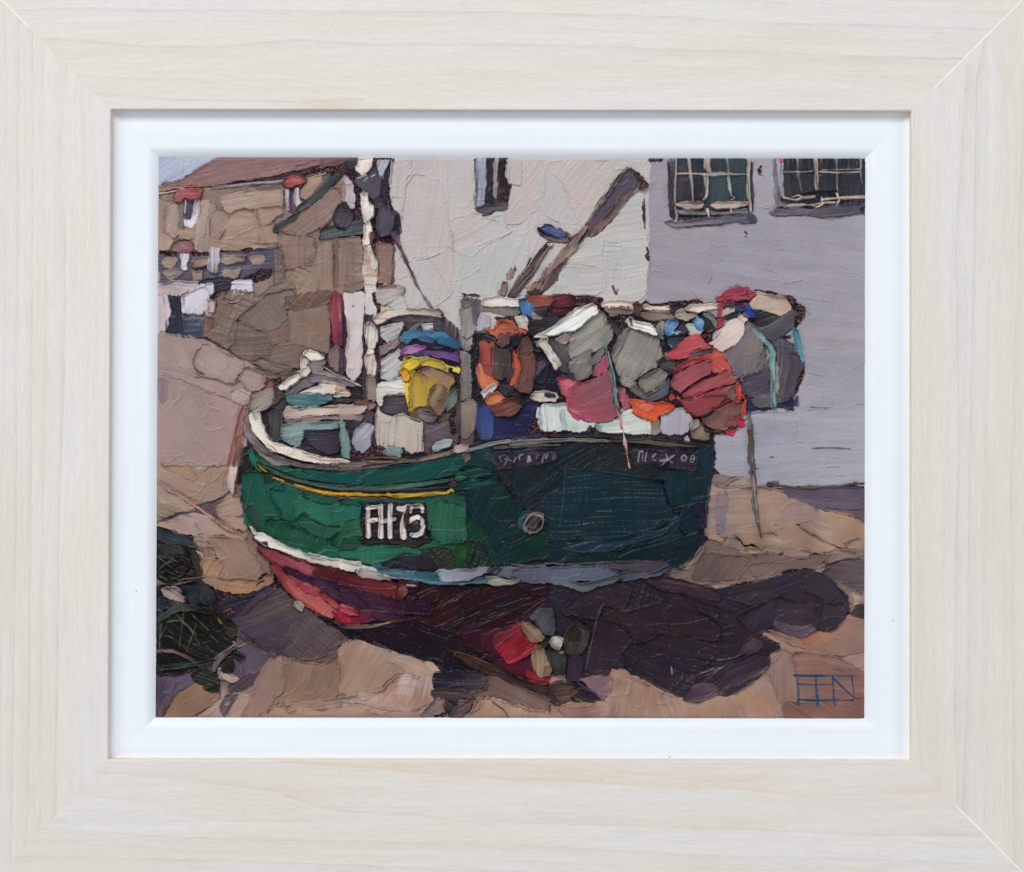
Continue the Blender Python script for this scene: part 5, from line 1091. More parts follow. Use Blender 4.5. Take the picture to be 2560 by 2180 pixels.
paint("""
@N
# dark ground between keel and sand
shade|2d1d31>2b1929>281a28|60,820 500,800 800,740 1100,860 1600,1080 2072,1330 2072,1370 1700,1290 1450,1240 1100,1230 1060,1250 940,1120 700,1060 440,980 200,900|t=1.2 d=-30 s=1.4
shade|332b3b>262436>3a3040>5c4b4c|940,1250 1100,1245 1300,1240 1460,1250 1460,1430 1300,1430 950,1410|t=2 i=1.6 d=0 s=1.6
shade|4d4048>54464a|920,1440 1000,1410 1300,1430 1320,1480 1200,1530 950,1490|t=4 s=2 r=3 i=1
slip|6f5a56>7a635c>80685e|1320,1440 1480,1400 1500,1260 1650,1300 1850,1420 2072,1520 2072,1640 1700,1530 1500,1490 1360,1490|t=4 d=-25 r=3 s=1.3
slip|7d6a70>8a7674|820,1680 900,1580 960,1510 1040,1510 1080,1640 960,1660|t=4 d=40
shade|34323c|1050,1520 1200,1540 1190,1620 1120,1690 1060,1600|t=4
slip|8a6455|1190,1530 1290,1530 1310,1590 1240,1640 1190,1590|t=4 r=3
slip|57494a|1160,1600 1400,1480 1380,1560 1280,1690 1100,1700|t=2 y=.35
slip|a38d64>9a855f>ac9670|1260,1690 1330,1620 1390,1500 1470,1500 1600,1520 1800,1590 2072,1650 2072,1700|t=5 d=70 r=3
~||1350,1500 1400,1530 1380,1600 1290,1640 1250,1700|w=9 t=4
~||1470,1490 1700,1550 1900,1610 2072,1650|w=6 t=3
~|5a4a3c|1530,1540 1640,1620 1690,1700|w=6 t=-2
*||940,1660 1070,1640 1070,1700 930,1700|y=.3
# underside of the hull
keel|3a1024>300d20>3a1224|600,240 1000,360 1300,390 1700,380 2072,350 2072,540 1800,700 1500,800 1200,860 900,750 600,700 400,500|t=1.4 d=28 s=2 v=1.6
keel|34182f>28142a|1780,350 2072,330 2072,480 1900,440|t=2 s=2 d=15
keel|361228>2c1020|800,360 960,340 980,520 820,560 760,450|t=2 s=2
keel|3e122a>320e22|1180,850 1500,720 1900,560 1850,680 1600,800 1500,1000 1620,1100 1900,1180 2072,1310 1800,1250 1500,1080 1300,960|t=2 d=25
keel|4a1f2c>5a2430|1420,880 1560,820 1640,830 1560,930 1620,1060 1520,1040 1440,960|t=3 d=40
keel|4a1a2c>5c1f30|1560,1120 1800,1130 1950,1080 1960,1200 1980,1280 1800,1270 1660,1200|t=2 d=-30
keel|902234>9c283a>8a2232|1860,1240 1960,1270 2072,1300 2072,1350 1960,1350 1900,1300|t=4 d=-15
@M
keel|7e3a48>8c3f4c>a5545e|1040,0 1120,20 1300,60 1480,130 1620,210 1590,260 1540,290 1400,240 1300,220 1200,150 1100,80|t=5 d=-30 r=3
keel|4b1f26>5a2426>421c26|1240,30 1400,70 1600,150 1800,200 2072,280 2072,400 1900,370 1650,310 1590,260 1620,200 1480,120|t=4 d=-22 r=3
keel|3a1c36>482640>331a2e|1300,180 1420,240 1560,300 1700,310 1900,380 2072,400 2072,600 1900,560 1700,470 1480,370 1380,290|t=4 d=-25 s=1.8
keel|51304c>3c2a44|1560,290 1700,320 1800,400 1900,450 2072,500 2072,560 1800,500 1640,430|t=4 d=-28 s=2.4 r=5
keel|8a3c44>a0484c>b0564e>b25a50|1180,180 1300,240 1440,330 1560,380 1700,460 1800,550 1880,600 1860,650 1780,690 1680,640 1560,590 1440,500 1340,420 1250,300|t=6 d=-38 r=3 v=1.2
keel|b05a54>b8625a|1340,330 1500,420 1680,560 1800,640 1740,670 1560,560 1400,440|t=3 d=-38 r=1
keel|a04050|1440,350 1560,390 1680,460 1640,480 1520,430|t=4 r=4
keel|9c3a4c>a84854>8c2c44|1660,430 1800,540 1950,600 2072,650 2072,680 1900,640 1850,600 1740,520|t=5 d=-25 r=5
keel|7a1f2e>8c2234|1800,640 1850,620 1900,690 1940,720 1900,750 1820,710|t=5 r=4
keel|5c1c2e>8a2236|1860,680 2000,690 2072,660 2072,740 1950,750|t=4 r=4
keel|4b4036>5a4c3c>3a322c|1600,640 1700,700 1850,760 2072,780|w=10,18,30,34 t=4
shade|20202c|1640,680 1800,760 2072,800 2072,880 1980,900 1880,820|t=1
~|2a1820|1040,20 1140,110 1280,190 1340,270|w=8 t=-3
slip|a89c8c|1420,560 1460,550 1495,580 1480,620 1440,600|t=6 r=3
@N
keel|521a22>62242a>6c282c>62262a|0,210 100,240 180,270 300,290 480,310 560,360 600,400 640,440 600,500 540,515 440,480 300,430 100,390 0,370|t=5 d=-18 r=3 v=1.2
keel|8a5c48>6c3024|600,400 640,400 670,430 650,470 600,510|t=5 r=3
keel|3a2a38>4a3038>5a2c38|600,330 760,340 780,380 700,390 620,360|t=5 r=4
keel|a39a96|670,370 760,375|w=8,4 t=3
keel|351e30>44263a>331a2c|0,380 200,430 440,490 560,530 760,530 940,560 900,660 700,650 500,640 300,620 200,560 0,470|t=4 d=-12 s=1.6 r=2
keel|3e2a46>34253c|20,440 120,450 260,570 380,640 200,640 60,560|t=4 d=-30 s=2
keel|8c2c40>7a2438>54223c|0,540 80,580 200,640 400,640 420,690 300,720 100,750 0,720|t=5 d=-8 r=5
keel|b84a58>c05a5e|20,570 80,600 180,640 180,660 100,650 30,620|t=5 r=4
keel|b0283a>a82438|0,640 30,690 90,720 80,745 0,730|t=5 r=4
keel|4c2644>3a2038|300,640 500,650 640,690 780,700 600,720 400,720|t=4 d=-3 s=2 r=4
keel|54483e>6b5c4a>4c4034>3a342c|0,770 150,790 350,780 500,740 640,720 800,715|w=44,44,34,26,16,6 t=5 r=2
keel|9a8a6c|350,770 500,745|w=4,6 t=4
~|4c3448|1160,860 1400,770 1700,640|w=6 t=1.5
~|5a4060|1840,660 1960,570 2040,520|w=5 t=2.5
~|2b2934|820,830 1000,890 1200,960|w=3 t=1
shade|4a3624>54402a>43331f|1140,1050 1200,1040 1400,1120 1560,1190 1640,1240 1560,1260 1400,1220 1250,1150|t=5 d=-22 r=2
~|7c6650|1145,1080 1150,1035 1250,1055 1400,1115 1500,1160|w=6 t=3
shade|3b2f2a>4a3a30|1520,1220 1700,1280 1850,1340 2072,1400 2072,1440 1900,1390 1700,1330|t=4 r=3 d=-18
keel|a02638>8c1f2e>982436>7c1b28|1530,940 1640,860 1860,740 1820,830 1860,900 1980,950 1900,1050 1740,1140 1690,1150 1620,1060|t=6 d=48 r=4 v=1.5
keel|6a2434>7c2838|1530,920 1700,800 1850,730 1860,760 1800,830 1660,900 1560,960|t=4 d=35 r=2
~|d04458|1660,1120 1690,1150 1820,1080 1960,970|w=6 t=2
~||1580,980 1700,880 1820,800|w=5 t=2
# propeller
@O
propeller|4a4a48>5b5d60>52525a>46444a|180,690 230,640 300,600 400,600 420,680 425,860 380,880 330,870 260,780|t=6 d=60 r=4
propeller|a08458>a88a60>96794e|105,790 130,740 180,740 260,800 320,880 320,910 260,935 190,930 130,850|t=8 r=4 d=-45
propeller|a48c60>ac9668>9a8056|190,1100 230,990 290,970 340,1040 370,1120 380,1200 340,1270 280,1280 220,1230|t=8 r=5 d=88
propeller|8e7a4e|330,1180 380,1180 400,1210 360,1270 320,1270|t=6 r=4
propeller|3a3a3a>484a48>3e4240|350,1010 430,1020 540,1070 540,1200 520,1260 430,1260 390,1180 360,1110|t=5 r=4 d=88
propeller|433d3a>564c42>4c443c|520,900 560,800 620,760 690,770 760,800 770,880 740,960 700,1040 640,1060 540,1050 520,980|t=7 r=4 d=75
propeller|37332f|570,820 640,790 690,850 690,920 640,970 560,940|t=2
propeller|3a3230>4a3e34|280,960 330,900 370,920 360,970 310,1000|t=5 r=3
propeller|c5bcb2>d4ccc2>bdb2a8|378,950 390,900 440,880 500,910 510,960 480,1010 420,1010|t=11 r=5 o=.3
propeller|9a9490|455,1030 500,1020 520,1040 490,1055|t=6
# hull ---------------------------------------------------------------
@I
boat|1e5248>25604f>245a4c>1f5048|895,430 960,400 1100,430 1200,470 1500,590 1800,680 2072,700 2072,1270 1900,1270 1700,1260 1500,1200 1300,1150 1100,1050 1030,1000 960,920 930,850 900,700|t=3 d=-20 r=2
boat|26322f>2a2830|880,180 960,160 990,330 1000,400 890,420 850,520|t=1
@J
boat|1c423f>173a38>15333a|0,640 700,660 1130,600 1300,560 1500,540 1560,800 1600,1100 1560,1360 1240,1360 900,1200 600,1260 400,1330 0,1250|t=3 d=5
boat|16403c>173a3a>152f34|1240,170 1500,150 1540,380 1580,500 1250,560 1150,520 1230,330|t=2.5 d=-75 s=1.3
boat|232c32>262b31>20282e|1530,140 1900,130 2072,120 2072,700 1920,800 1800,720 1700,560 1580,420|t=3 d=60 s=1.5
@K
boat|222b31>262c31>20292f|0,130 500,120 1000,110 1200,150 1900,160 2000,170 1980,460 1500,480 1000,430 700,370 550,350 530,620 440,640 320,660 280,800 180,780 60,620 0,600|t=3 d=30 s=1.5
boat|1b313c>1d333e|1560,400 1700,380 1840,390 1860,170 2010,160 1990,400 1960,700 1860,700 1700,750 1560,700 1500,560|t=3 d=85 s=1.4
boat|19303c>1b323d>18303b>1b2f3a|550,375 700,380 1000,430 1300,460 1450,490 1520,560 1560,700 1600,780 1560,880 1450,950 1200,1020 1000,1050 700,1070 480,1070 320,1080 300,1020 310,700 350,640 470,600 520,480|t=4 d=2 s=2 i=1 r=3
boat|1d3340>22384a>1c303c|500,1080 800,1080 1100,1050 1400,980 1560,900 1700,780 1650,950 1560,1040 1400,1090 1100,1130 900,1190 600,1230 480,1190|t=5 d=12 s=3 r=5
boat|1a303c>1c2f3a>1a2c36|1650,900 1700,780 1850,730 1890,860 1850,1000 1700,1070 1500,1110 1200,1150 900,1210 1100,1140 1500,1050|t=4 d=20 r=3
boat|18302f>152a30>1b2c35|560,1240 900,1210 1200,1160 1500,1110 1800,1010 1840,1020 1840,1120 1800,1250 1700,1350 1560,1370 1500,1310 1300,1290 1000,1300 500,1320|t=4 d=12 r=3
boat|28243a|1840,720 1950,710 1940,930 1880,960 1870,830|t=2
boat|1c2f39>182a33|300,1080 480,1070 600,1240 500,1310 380,1300 300,1200|t=3 s=3 r=4
boat|17393a>123030|0,900 100,950 160,1010 280,1030 280,1120 330,1230 200,1270 60,1310 0,1330|t=3 d=20 r=2
~|2c4a5c|550,380 700,370 1000,410 1300,450 1440,480|w=6 t=3
~|2c4a5c|520,1170 700,1200 900,1190 1180,1120|w=7 t=4
~|2c4a5c|480,1070 700,1080 1000,1050 1200,1030 1400,970 1500,870 1580,900 1600,820|w=6 t=3
~|2c4a5c|1640,980 1690,800|w=6 t=3
~|2c4a5c|1060,1260 1200,1190 1500,1110 1740,1040 1840,1010|w=7 t=3
~|2c4a5c|1560,780 1700,750 1840,710 1950,710|w=6 t=3
~||1640,930 1740,1060|w=7 t=-3
~||1740,770 1880,880|w=7 t=-3
~|2c4a5c|530,380 520,650 480,950|w=9 t=3
~|2c4a5c|550,460 640,450|w=4 t=2
~|2c4a5c|550,570 760,555|w=4 t=2
~|5a7280|850,795 1000,790|w=4 t=2
~|2c4a5c|480,900 720,895|w=4 t=2
~|2c4a5c|480,1000 700,1000|w=4 t=2
~||350,650 360,800 340,1050|w=6 t=2
~||430,650 420,1050|w=5 t=2
~|1a2018|1440,480 1540,490|w=12 t=3
~|11181d|1500,480 1540,640 1560,720|w=10 t=-3
@J
boat|16373a>132f33>123230|1250,560 1450,540 1560,520 1700,640 1820,760 1800,900 1840,1000 1960,1010 2072,900 2072,1200 1900,1260 1700,1320 1560,1350 1500,1200 1440,1060 1350,900 1260,700|t=3 d=65 s=1.3
boat|143c28>174030|1270,880 1380,900 1470,1050 1400,1110 1300,1080 1260,1000|t=3 d=-50 r=2
boat|21342c>2a3430>17352a|1250,1080 1420,1110 1500,1200 1520,1330 1400,1360 1250,1340|t=3 i=3 d=-20 s=2
boat|1b3a33|1420,1090 1500,1080 1600,1320 1540,1340|t=3 d=-65 r=3
boat|143634>113030>133a2c|1560,1200 1700,900 1800,950 1860,1010 2072,1030 2072,1250 1900,1280 1640,1330|t=2.5 d=30 s=1.2
~|22484c|1270,720 1350,880 1420,1060 1500,1220 1540,1330|w=5 t=2.5
~|22484c|1480,1110 1600,1330|w=5 t=2.5
~|2a3a44|1560,380 1640,550 1760,740|w=7 t=3
~|2a3a44|1600,400 1780,620 1900,780|w=5 t=2
# green side
boat|1b4f48>1a4a46|100,400 400,370 800,310 1200,220 1240,180 1250,330 1150,410 900,470 600,520 300,540 100,540 60,470|t=4 d=10 r=3 v=.6
boat|173f3f>1c4440|1150,420 1260,340 1500,370 1500,420 1300,460 1480,500 1300,540 1100,540|t=4 d=10 s=2.5 r=5
boat|20584c>1a4440|0,440 100,430 80,540 0,550|t=4
@I
boat|1e5f4c>1f5448>1d5048|960,180 1050,240 1200,310 1400,360 1700,380 2000,400 2072,400 2072,520 1800,510 1500,460 1300,410 1100,340 980,260|t=5 d=-15 r=4
boat|287a60>225f4c|955,190 1040,300 1090,380 1060,390 990,290|t=5 r=4
boat|1b4f50|1600,420 1960,450 2072,430 2072,520 1800,510|t=3 r=3
~|14302c|1090,250 1300,330 1440,370 1560,430|w=5 t=-2
~|2f7a66|1300,400 1450,370 1500,420 1600,440|w=6 t=2
# sheer lines
boat/rubbing_strake|3c4a44>4c5c52>47594f>3c4b46|1040,300 1200,400 1400,470 1700,540 2072,570|w=20,34,44,50,54 t=5 r=2 v=1.8
~|1a2a28|1080,320 1300,410 1500,480 1800,520 2072,540|w=8 t=-3
@J
boat/rubbing_strake|4a5f55>5c6e64>52695f>31544a|0,560 300,565 600,550 900,510 1100,480 1280,440|w=56,50,48,40,36,6 t=5 r=2 v=1.8
boat/rubbing_strake|2e3c3a>32433f|0,590 400,590 800,570 1120,550|w=12,20,20,8 t=3
~|12302a|0,550 300,540 800,500 1100,450|w=6 t=-3
boat|2b6a54>1f4a40|1090,470 1180,400 1280,430 1200,480|t=4 r=5
*||1100,440 1160,430 1150,510 1100,500|y=.45
boat|23524a>14332f|1100,560 1300,500 1510,490 1450,530 1200,570|t=4 r=4
@I
boat|1d5044>235b4c>1c4c42|890,450 940,390 1040,410 1200,480 1280,520 1330,700 1270,860 1150,850 1060,1000 980,920 920,840 900,650|t=4 d=-75 r=3 v=1
boat|1e5346>24604e>225a4a|1160,570 1300,580 1410,640 1440,800 1400,880 1280,850 1280,760 1180,680|t=4 d=88 r=4
boat|24624f>2b6b58>296856|1410,650 1500,650 1780,720 1790,900 1700,940 1600,880 1480,810 1430,850 1400,780|t=5 d=0 r=4 v=.7
boat|2b6a5a>2a6653|1790,720 2040,720 2040,880 1920,920 1880,960 1720,950 1790,900|t=5 d=10 r=3 v=.7
boat|1f5548>255c4a|1450,850 1480,810 1600,880 1700,930 1900,950 1840,1000 1700,1060 1560,1000 1460,920|t=5 d=-20 r=4
boat|2a6350>1e4c38|1720,950 1900,950 2000,880 2072,900 2072,1030 1900,1060 1700,1040|t=5 d=20 r=4
boat|1b4a38>1f5540>1d4e3c|1060,1000 1150,870 1300,900 1450,970 1600,1030 1720,1080 1720,1160 1640,1220 1500,1190 1300,1140 1120,1060|t=4 d=-20 i=3.5 r=3
boat|215845>26604c|1640,1220 1740,1150 1900,1170 2072,1150 2072,1260 1900,1250 1780,1270|t=5 r=4 d=5
boat|1c4a38|1860,1000 2072,960 2072,1130 1900,1160 1760,1100|t=4 r=4 d=20
boat|2a4a44|940,750 1000,740 1040,860 1060,920 1000,950 950,860|t=3 r=3
boat|1b3c30|1110,420 1180,400 1190,480 1130,500|t=4 r=4
boat|1f4c3a|1500,590 1700,610 1760,640 2040,690 2000,710 1780,710 1520,650|t=5 r=3
boat|2f7050>22553f|900,820 960,920 1030,1000 1000,1000 930,900|t=4
~|3a8068|1410,650 1780,730 2040,700|w=5 t=3
~|14302a|1690,935 1800,950 1910,940|w=7 t=-3
~||1440,900 1440,820 1500,810 1580,850 1690,930|w=6 t=3
~|3a8068|1640,1230 1720,1180 1830,1190|w=6 t=3
~|3a8068|1880,1060 1960,970 2030,920|w=6 t=3
~||1280,580 1280,860|w=4 t=1.6
~||1130,870 1300,900 1500,990 1700,1060|w=4 t=2
@J
boat|2a6a58>2c6c5a|0,720 150,720 210,740 190,860 180,900 60,870 0,930|t=4 d=85 r=4
boat|255c48>28624c>2a6850|0,1000 100,880 220,880 230,1040 200,1120 60,1100 0,1120|t=5 d=30 r=4 v=1.2
boat|1e4a38>2a6a4e>255c48|30,1060 230,1050 300,1110 600,1130 560,1170 400,1160 200,1180 60,1200 30,1160|t=5 d=0 r=4 s=2
boat|2a6a52>2c6e56>28634c|0,1180 200,1180 380,1160 600,1140 820,1140 900,1160 800,1210 660,1220 560,1260 420,1320 380,1300 300,1310 150,1250 30,1240|t=6 d=3 r=4
boat|2f7058|190,1190 320,1180 330,1290 200,1260|t=2 d=88 r=2
boat|1f4a40>295e4c>24544a|0,670 200,660 400,680 700,670 1000,640 1120,610 1130,680 960,680 840,700 600,700 250,700 0,700|t=4 d=2 r=4
boat|2b5e50>2e6450>2c5f48>2d6448|860,720 1000,690 1180,720 1250,740 1245,880 1255,1050 1210,1110 1000,1130 920,1050 890,900|t=5 d=85 r=3 v=.7
boat|255642|1100,640 1240,620 1250,740 1160,700 1080,680|t=4 r=5
boat|1f4c38>2a6448|900,1060 1000,1130 1240,1120 1200,1170 1130,1190 900,1160 860,1160 760,1140|t=5 r=4
boat|2c302c>33352e>2a302c|820,1190 960,1160 1130,1190 1240,1180 1230,1290 1120,1360 960,1360 900,1290|t=3 i=3 d=40 s=2.4
boat|1e4a28>244a24|1130,1190 1250,1130 1250,1260 1230,1350 1130,1370 1170,1260|t=4 i=4 d=20
boat|2c2c34>33303a>2a2830|420,1320 560,1270 620,1220 800,1220 900,1280 960,1350 960,1380 700,1350 500,1340 410,1340|t=3 d=-5 s=2.4
~|14261e|920,940 900,1060|w=3 t=0
~|143026|1170,870 1235,860|w=8 t=-3
# yellow line
@I
boat/yellow_line|b88a18>d8a41c>c89420|1040,320 1080,365 1130,400|w=10,20,16 t=7
boat/yellow_line|c09020>c89a28|1200,455 1300,490|w=6,14 t=6
boat/yellow_line|c4941c>dca81e>dcaa20>d8a61e|1410,525 1550,570 1700,605 1850,620 2072,620|w=14,24,26,24,30 t=8 r=2
boat/yellow_line|8a7054>6b4f44|1270,500 1500,575 1750,635 1900,650 2072,650|w=12,10,12,12,12 t=3
@J
boat/yellow_line|d8a61e>c8961c>d6a422|0,620 200,628 400,632 520,630|w=28,26,22,16 t=8 r=2
boat/yellow_line|d0a020>d8aa24>c89a20>d4a628|480,625 560,640 700,635 900,620 1080,610|w=24,44,38,36,26 t=9 r=4
boat/yellow_line|dcb030>e0b428|1080,600 1110,580 1135,590|w=26,22,16 t=9
boat/yellow_line|7c5648>5f4a40|0,655 200,655 400,660 560,670|w=16,12,14,6 t=3
# number plate
boat/number_plate|2a2530>302a34>262129|220,710 300,705 600,705 850,715 855,860 880,1020 900,1080 860,1110 740,1145 700,1120 520,1100 240,1085 225,1000 220,850|t=5 d=0 s=2 r=4
boat/number_plate|2f2b2e>3a3436>2c282b|200,1085 260,1040 400,1050 540,1060 640,1060 700,1090 860,1040 905,1085 850,1100 740,1145 680,1125 500,1100 300,1110|t=6 r=4 d=0
boat/number_plate|d0c8bc>ddd6ca>cfc6ba|288,1038 280,900 285,800 290,765|w=51,46,46,34 t=9 r=3 e=.2 k=1
boat/number_plate|d5cdc0>dcd4c8|278,762 330,752 392,752|w=40,44,40 t=9 r=3 e=.2 k=1
boat/number_plate|c9c1b6>dad2c6|295,888 330,882 388,878|w=41,46,39 t=9 r=3 e=.2 k=1
boat/number_plate|d2cabd>ddd6cb>cdc4b8|412,1042 412,960 416,870 408,800 412,738|w=53,46,39,46,46 t=9 r=3 e=.2 k=1
boat/number_plate|cfc8bb>d8d1c5|420,892 480,885 552,868|w=39,44,34 t=10 r=3 e=.2 k=1
boat/number_plate|d5cdc2>ddd6cb>d0c8bc|506,1042 504,940 500,830 508,735|w=50,44,40,42 t=9 r=3 e=.2 k=1
boat/number_plate|d0c7bb>dad1c5|592,765 640,772 685,750|w=46,57,57 t=9 r=3 e=.2 k=1
boat/number_plate|d0c7bb>dad1c5|672,770 650,840 632,920 632,980 640,1045|w=39,39,51,60,60 t=9 r=3 e=.2 k=1
boat/number_plate|d2cabe>dcd5ca|708,800 715,745 770,735 825,738 828,795|w=25,41,46,44,30 t=9 r=3 e=.2 k=1
boat/number_plate|cfc7bb>dad2c7|690,905 725,868 780,852 815,870|w=30,51,51,34 t=9 r=3 e=.2 k=1
boat/number_plate|cfc7bb>dad2c7|825,880 832,950 815,1010 765,1032 722,1028|w=34,48,51,46,41 t=9 r=3 e=.2 k=1
boat/number_plate|4a3430>33262a|660,850 690,740 700,760 680,860 665,960|t=5
boat/number_plate|3a4048>2c3036|740,910 780,900 800,940 780,990 740,990|t=5 r=3
~|262129|740,740 765,750 790,735|w=6 t=-3
~|262129|325,880 380,905|w=5 t=-2
# name boards
boat/name_board#a|332a38>3a303f>342a37|1540,210 1700,215 2072,190 2072,320 1880,345 1700,365 1580,380 1545,320|t=3 d=4 s=1.6 r=3
boat/name_board#a|3d3d48|1440,270 1490,210 1540,230 1560,330 1520,300|t=3
~|6f6676|1620,300 1590,250 1650,235|w=10 t=3
~|8a8090|1640,335 1690,260 1670,250|w=12 t=4
~|7d7484|1650,270 1710,290|w=10 t=3
~|8a8090|1740,300 1770,260|w=16 t=4
~|a69cac|1800,300 1790,260 1815,230|w=18 t=4
~|a69cac|1880,290 1890,240 1910,290 1880,310|w=26 t=5
~|948a9a|1960,265 1985,230|w=14 t=4
~|8f8595|2020,300 2040,220 2060,290|w=12 t=4
@K
boat/name_board#a|332a38>3a303f>342a37|0,200 250,170 440,175 470,240 430,290 200,330 0,345|t=3 d=4 s=1.6 r=3
~|a69cac|75,270 75,240 105,225|w=16 t=4
~|b0a6b4|160,300 170,240 185,290|w=30 t=5
~|8f8595|240,265 265,230|w=14 t=4
~|8a8090|300,300 325,220 340,270 355,220|w=14 t=4
~|7d7484|410,275 415,215|w=12 t=3
~|7d7484|430,270 435,215|w=8 t=3
~|8a8090|20,300 38,260|w=14 t=4
boat/name_board#b|352c39>3c323f>382e3b|1215,180 1500,190 1700,205 1850,225 1850,370 1810,388 1720,375 1600,360 1450,355 1450,310 1380,300 1250,335 1180,325|t=3 d=-4 s=1.8 r=4
~|9a90a0|1260,300 1270,200 1300,195|w=20 t=4
~|8a8090|1300,290 1310,190|w=12 t=4
~|9a90a0|1330,290 1345,200|w=14 t=4
~|9a90a0|1405,250 1435,220|w=14 t=4
~|9a90a0|1410,280 1435,285|w=14 t=4
~|a095a5|1480,290 1550,280 1620,235|w=18,30,14 t=5
~|a095a5|1540,230 1555,270 1500,330|w=14,26,16 t=5
~|9085a0|1560,280 1600,310|w=12 t=4
~|a39aa8|1700,290 1690,255 1720,230 1750,260 1730,295 1700,290|w=14 t=4
~|6a6070|1700,290 1730,260|w=10 t=1
~|a39aa8|1780,280 1790,240 1815,225 1825,270 1800,310 1780,290|w=9 t=4
~|a39aa8|1790,275 1815,265|w=8 t=4
@J
# hawse hole
boat/hawse_hole|2c4450>33505c|1800,960 1790,860 1830,810 1900,800 1900,840 1860,880 1850,960 1870,1000|t=4 r=2
boat/hawse_hole|8a8074>a59a8c>938878|1840,940 1880,860 1920,815 1990,800 2030,820 2030,900 2020,970 1970,1005 1900,1010 1850,990|t=7 r=3
boat/hawse_hole|26222c>3a343e>2b262f|1865,930 1890,870 1960,845 2015,880 2005,950 1960,990 1900,985|t=1 o=-.2
~|6a6470|1900,950 1940,965 1960,940|w=7 t=3
# white waterline
@I
waterline|d2d2c2>c8cabd>d5d3c6|1010,1030 1030,1000 1100,1020 1200,1080 1350,1150 1500,1200 1700,1250 1900,1280 2072,1300 2072,1380 1900,1340 1700,1320 1500,1270 1300,1190 1150,1140 1040,1090|t=8 d=-22 r=4
~||1040,1010 1120,1040 1200,1090 1500,1220 1800,1290|w=9 t=3
waterline|dad6c8>c9c5b8|955,935 985,950 1020,990 1025,1020 1000,1010 970,970|t=6 r=3
waterline|3a2e38>2a2028|1000,1070 1080,1110 1130,1110 1150,1150 1060,1120|t=4
waterline|cac3bb>bfb9b2|1500,1230 1700,1270 1900,1300 2072,1330 2072,1400 1900,1360 1700,1330 1540,1290|t=4 r=4
@J
waterline|cfc8be>b9b9b4>9aa5a8>5f7f88|0,1270 120,1300 250,1340 400,1380 600,1420 800,1440 960,1480 700,1470 500,1450 300,1400 100,1390 0,1370|t=6 d=-12 r=4 v=1.3
waterline|cdcfc8|160,1390 400,1410 520,1420 400,1430 200,1420|t=4 r=3
waterline|4f6a74>3d6070|310,1320 420,1330 410,1350 370,1355|t=4
waterline|3f5f70>4c7480>5a7f8c>3f6674|400,1340 700,1370 950,1400 980,1430 1100,1500 1460,1450 1470,1500 1200,1520 1000,1525 800,1490 600,1450 380,1390|t=5 d=-10 r=4 s=1.8 v=1.4
waterline|2c5060>3a6072|740,1410 840,1400 960,1440 1010,1490 860,1470|t=3
waterline|1f1b28|420,1340 500,1345 960,1380 960,1400 700,1370|t=1
waterline|8f96a4>9a95a4>8d8896>807e90|960,1390 1200,1370 1500,1350 1480,1410 1360,1440 1300,1480 1180,1470 1050,1490 1000,1450|t=7 d=6 r=4 v=1.2
waterline|8f928c>9b9e90>a8a694>8f8f84|1460,1450 1560,1430 1650,1480 1780,1480 1780,1500 1700,1520 1560,1530 1450,1500|t=7 r=4 d=-5
waterline|9b9a90|160,1390 260,1370 300,1400 420,1430 500,1470 380,1470 240,1450 190,1420|t=6 r=4 d=-10
waterline|5d6270>666a7a>5a5c6c|1540,1370 1760,1350 2072,1330 2072,1510 1900,1500 1760,1470 1640,1440 1560,1420|t=6 d=-3 r=3 v=.9
waterline|3c3842>4a4450|1480,1380 1560,1350 1600,1370 1560,1420 1480,1410|t=4 r=3
@K
waterline|50505e>5a6074>5d6478>585c70|0,1370 200,1375 500,1350 800,1330 930,1340 1060,1400 1050,1440 850,1470 700,1490 560,1480 420,1470 400,1510 200,1500 0,1480|t=6 d=5 r=3 v=.9
waterline|44404c>4b4550>46414e|800,1330 1000,1300 1300,1290 1500,1300 1560,1320 1500,1380 1400,1420 1200,1450 1060,1430 1100,1370 960,1360|t=5 d=5 r=3 v=.8
waterline|565a6a>4c505f|1000,1430 1150,1400 1200,1420 1400,1420 1540,1340 1570,1360 1460,1430 1300,1450 1180,1480 1080,1470|t=5 r=4
waterline|606e72>5b6468>53606a|400,1460 430,1450 560,1480 700,1510 850,1490 1060,1420 1090,1450 1000,1500 800,1560 720,1590 620,1560 480,1530 400,1500|t=6 r=4 d=8
waterline|6a6468>5f5a5c|0,1320 80,1330 330,1350 330,1320 420,1310 500,1330 800,1310 1000,1295|w=8,12,16,12,10,14,8,6 t=5
waterline|918f80|0,1470 60,1480 70,1500 0,1510|t=6 r=3
""")

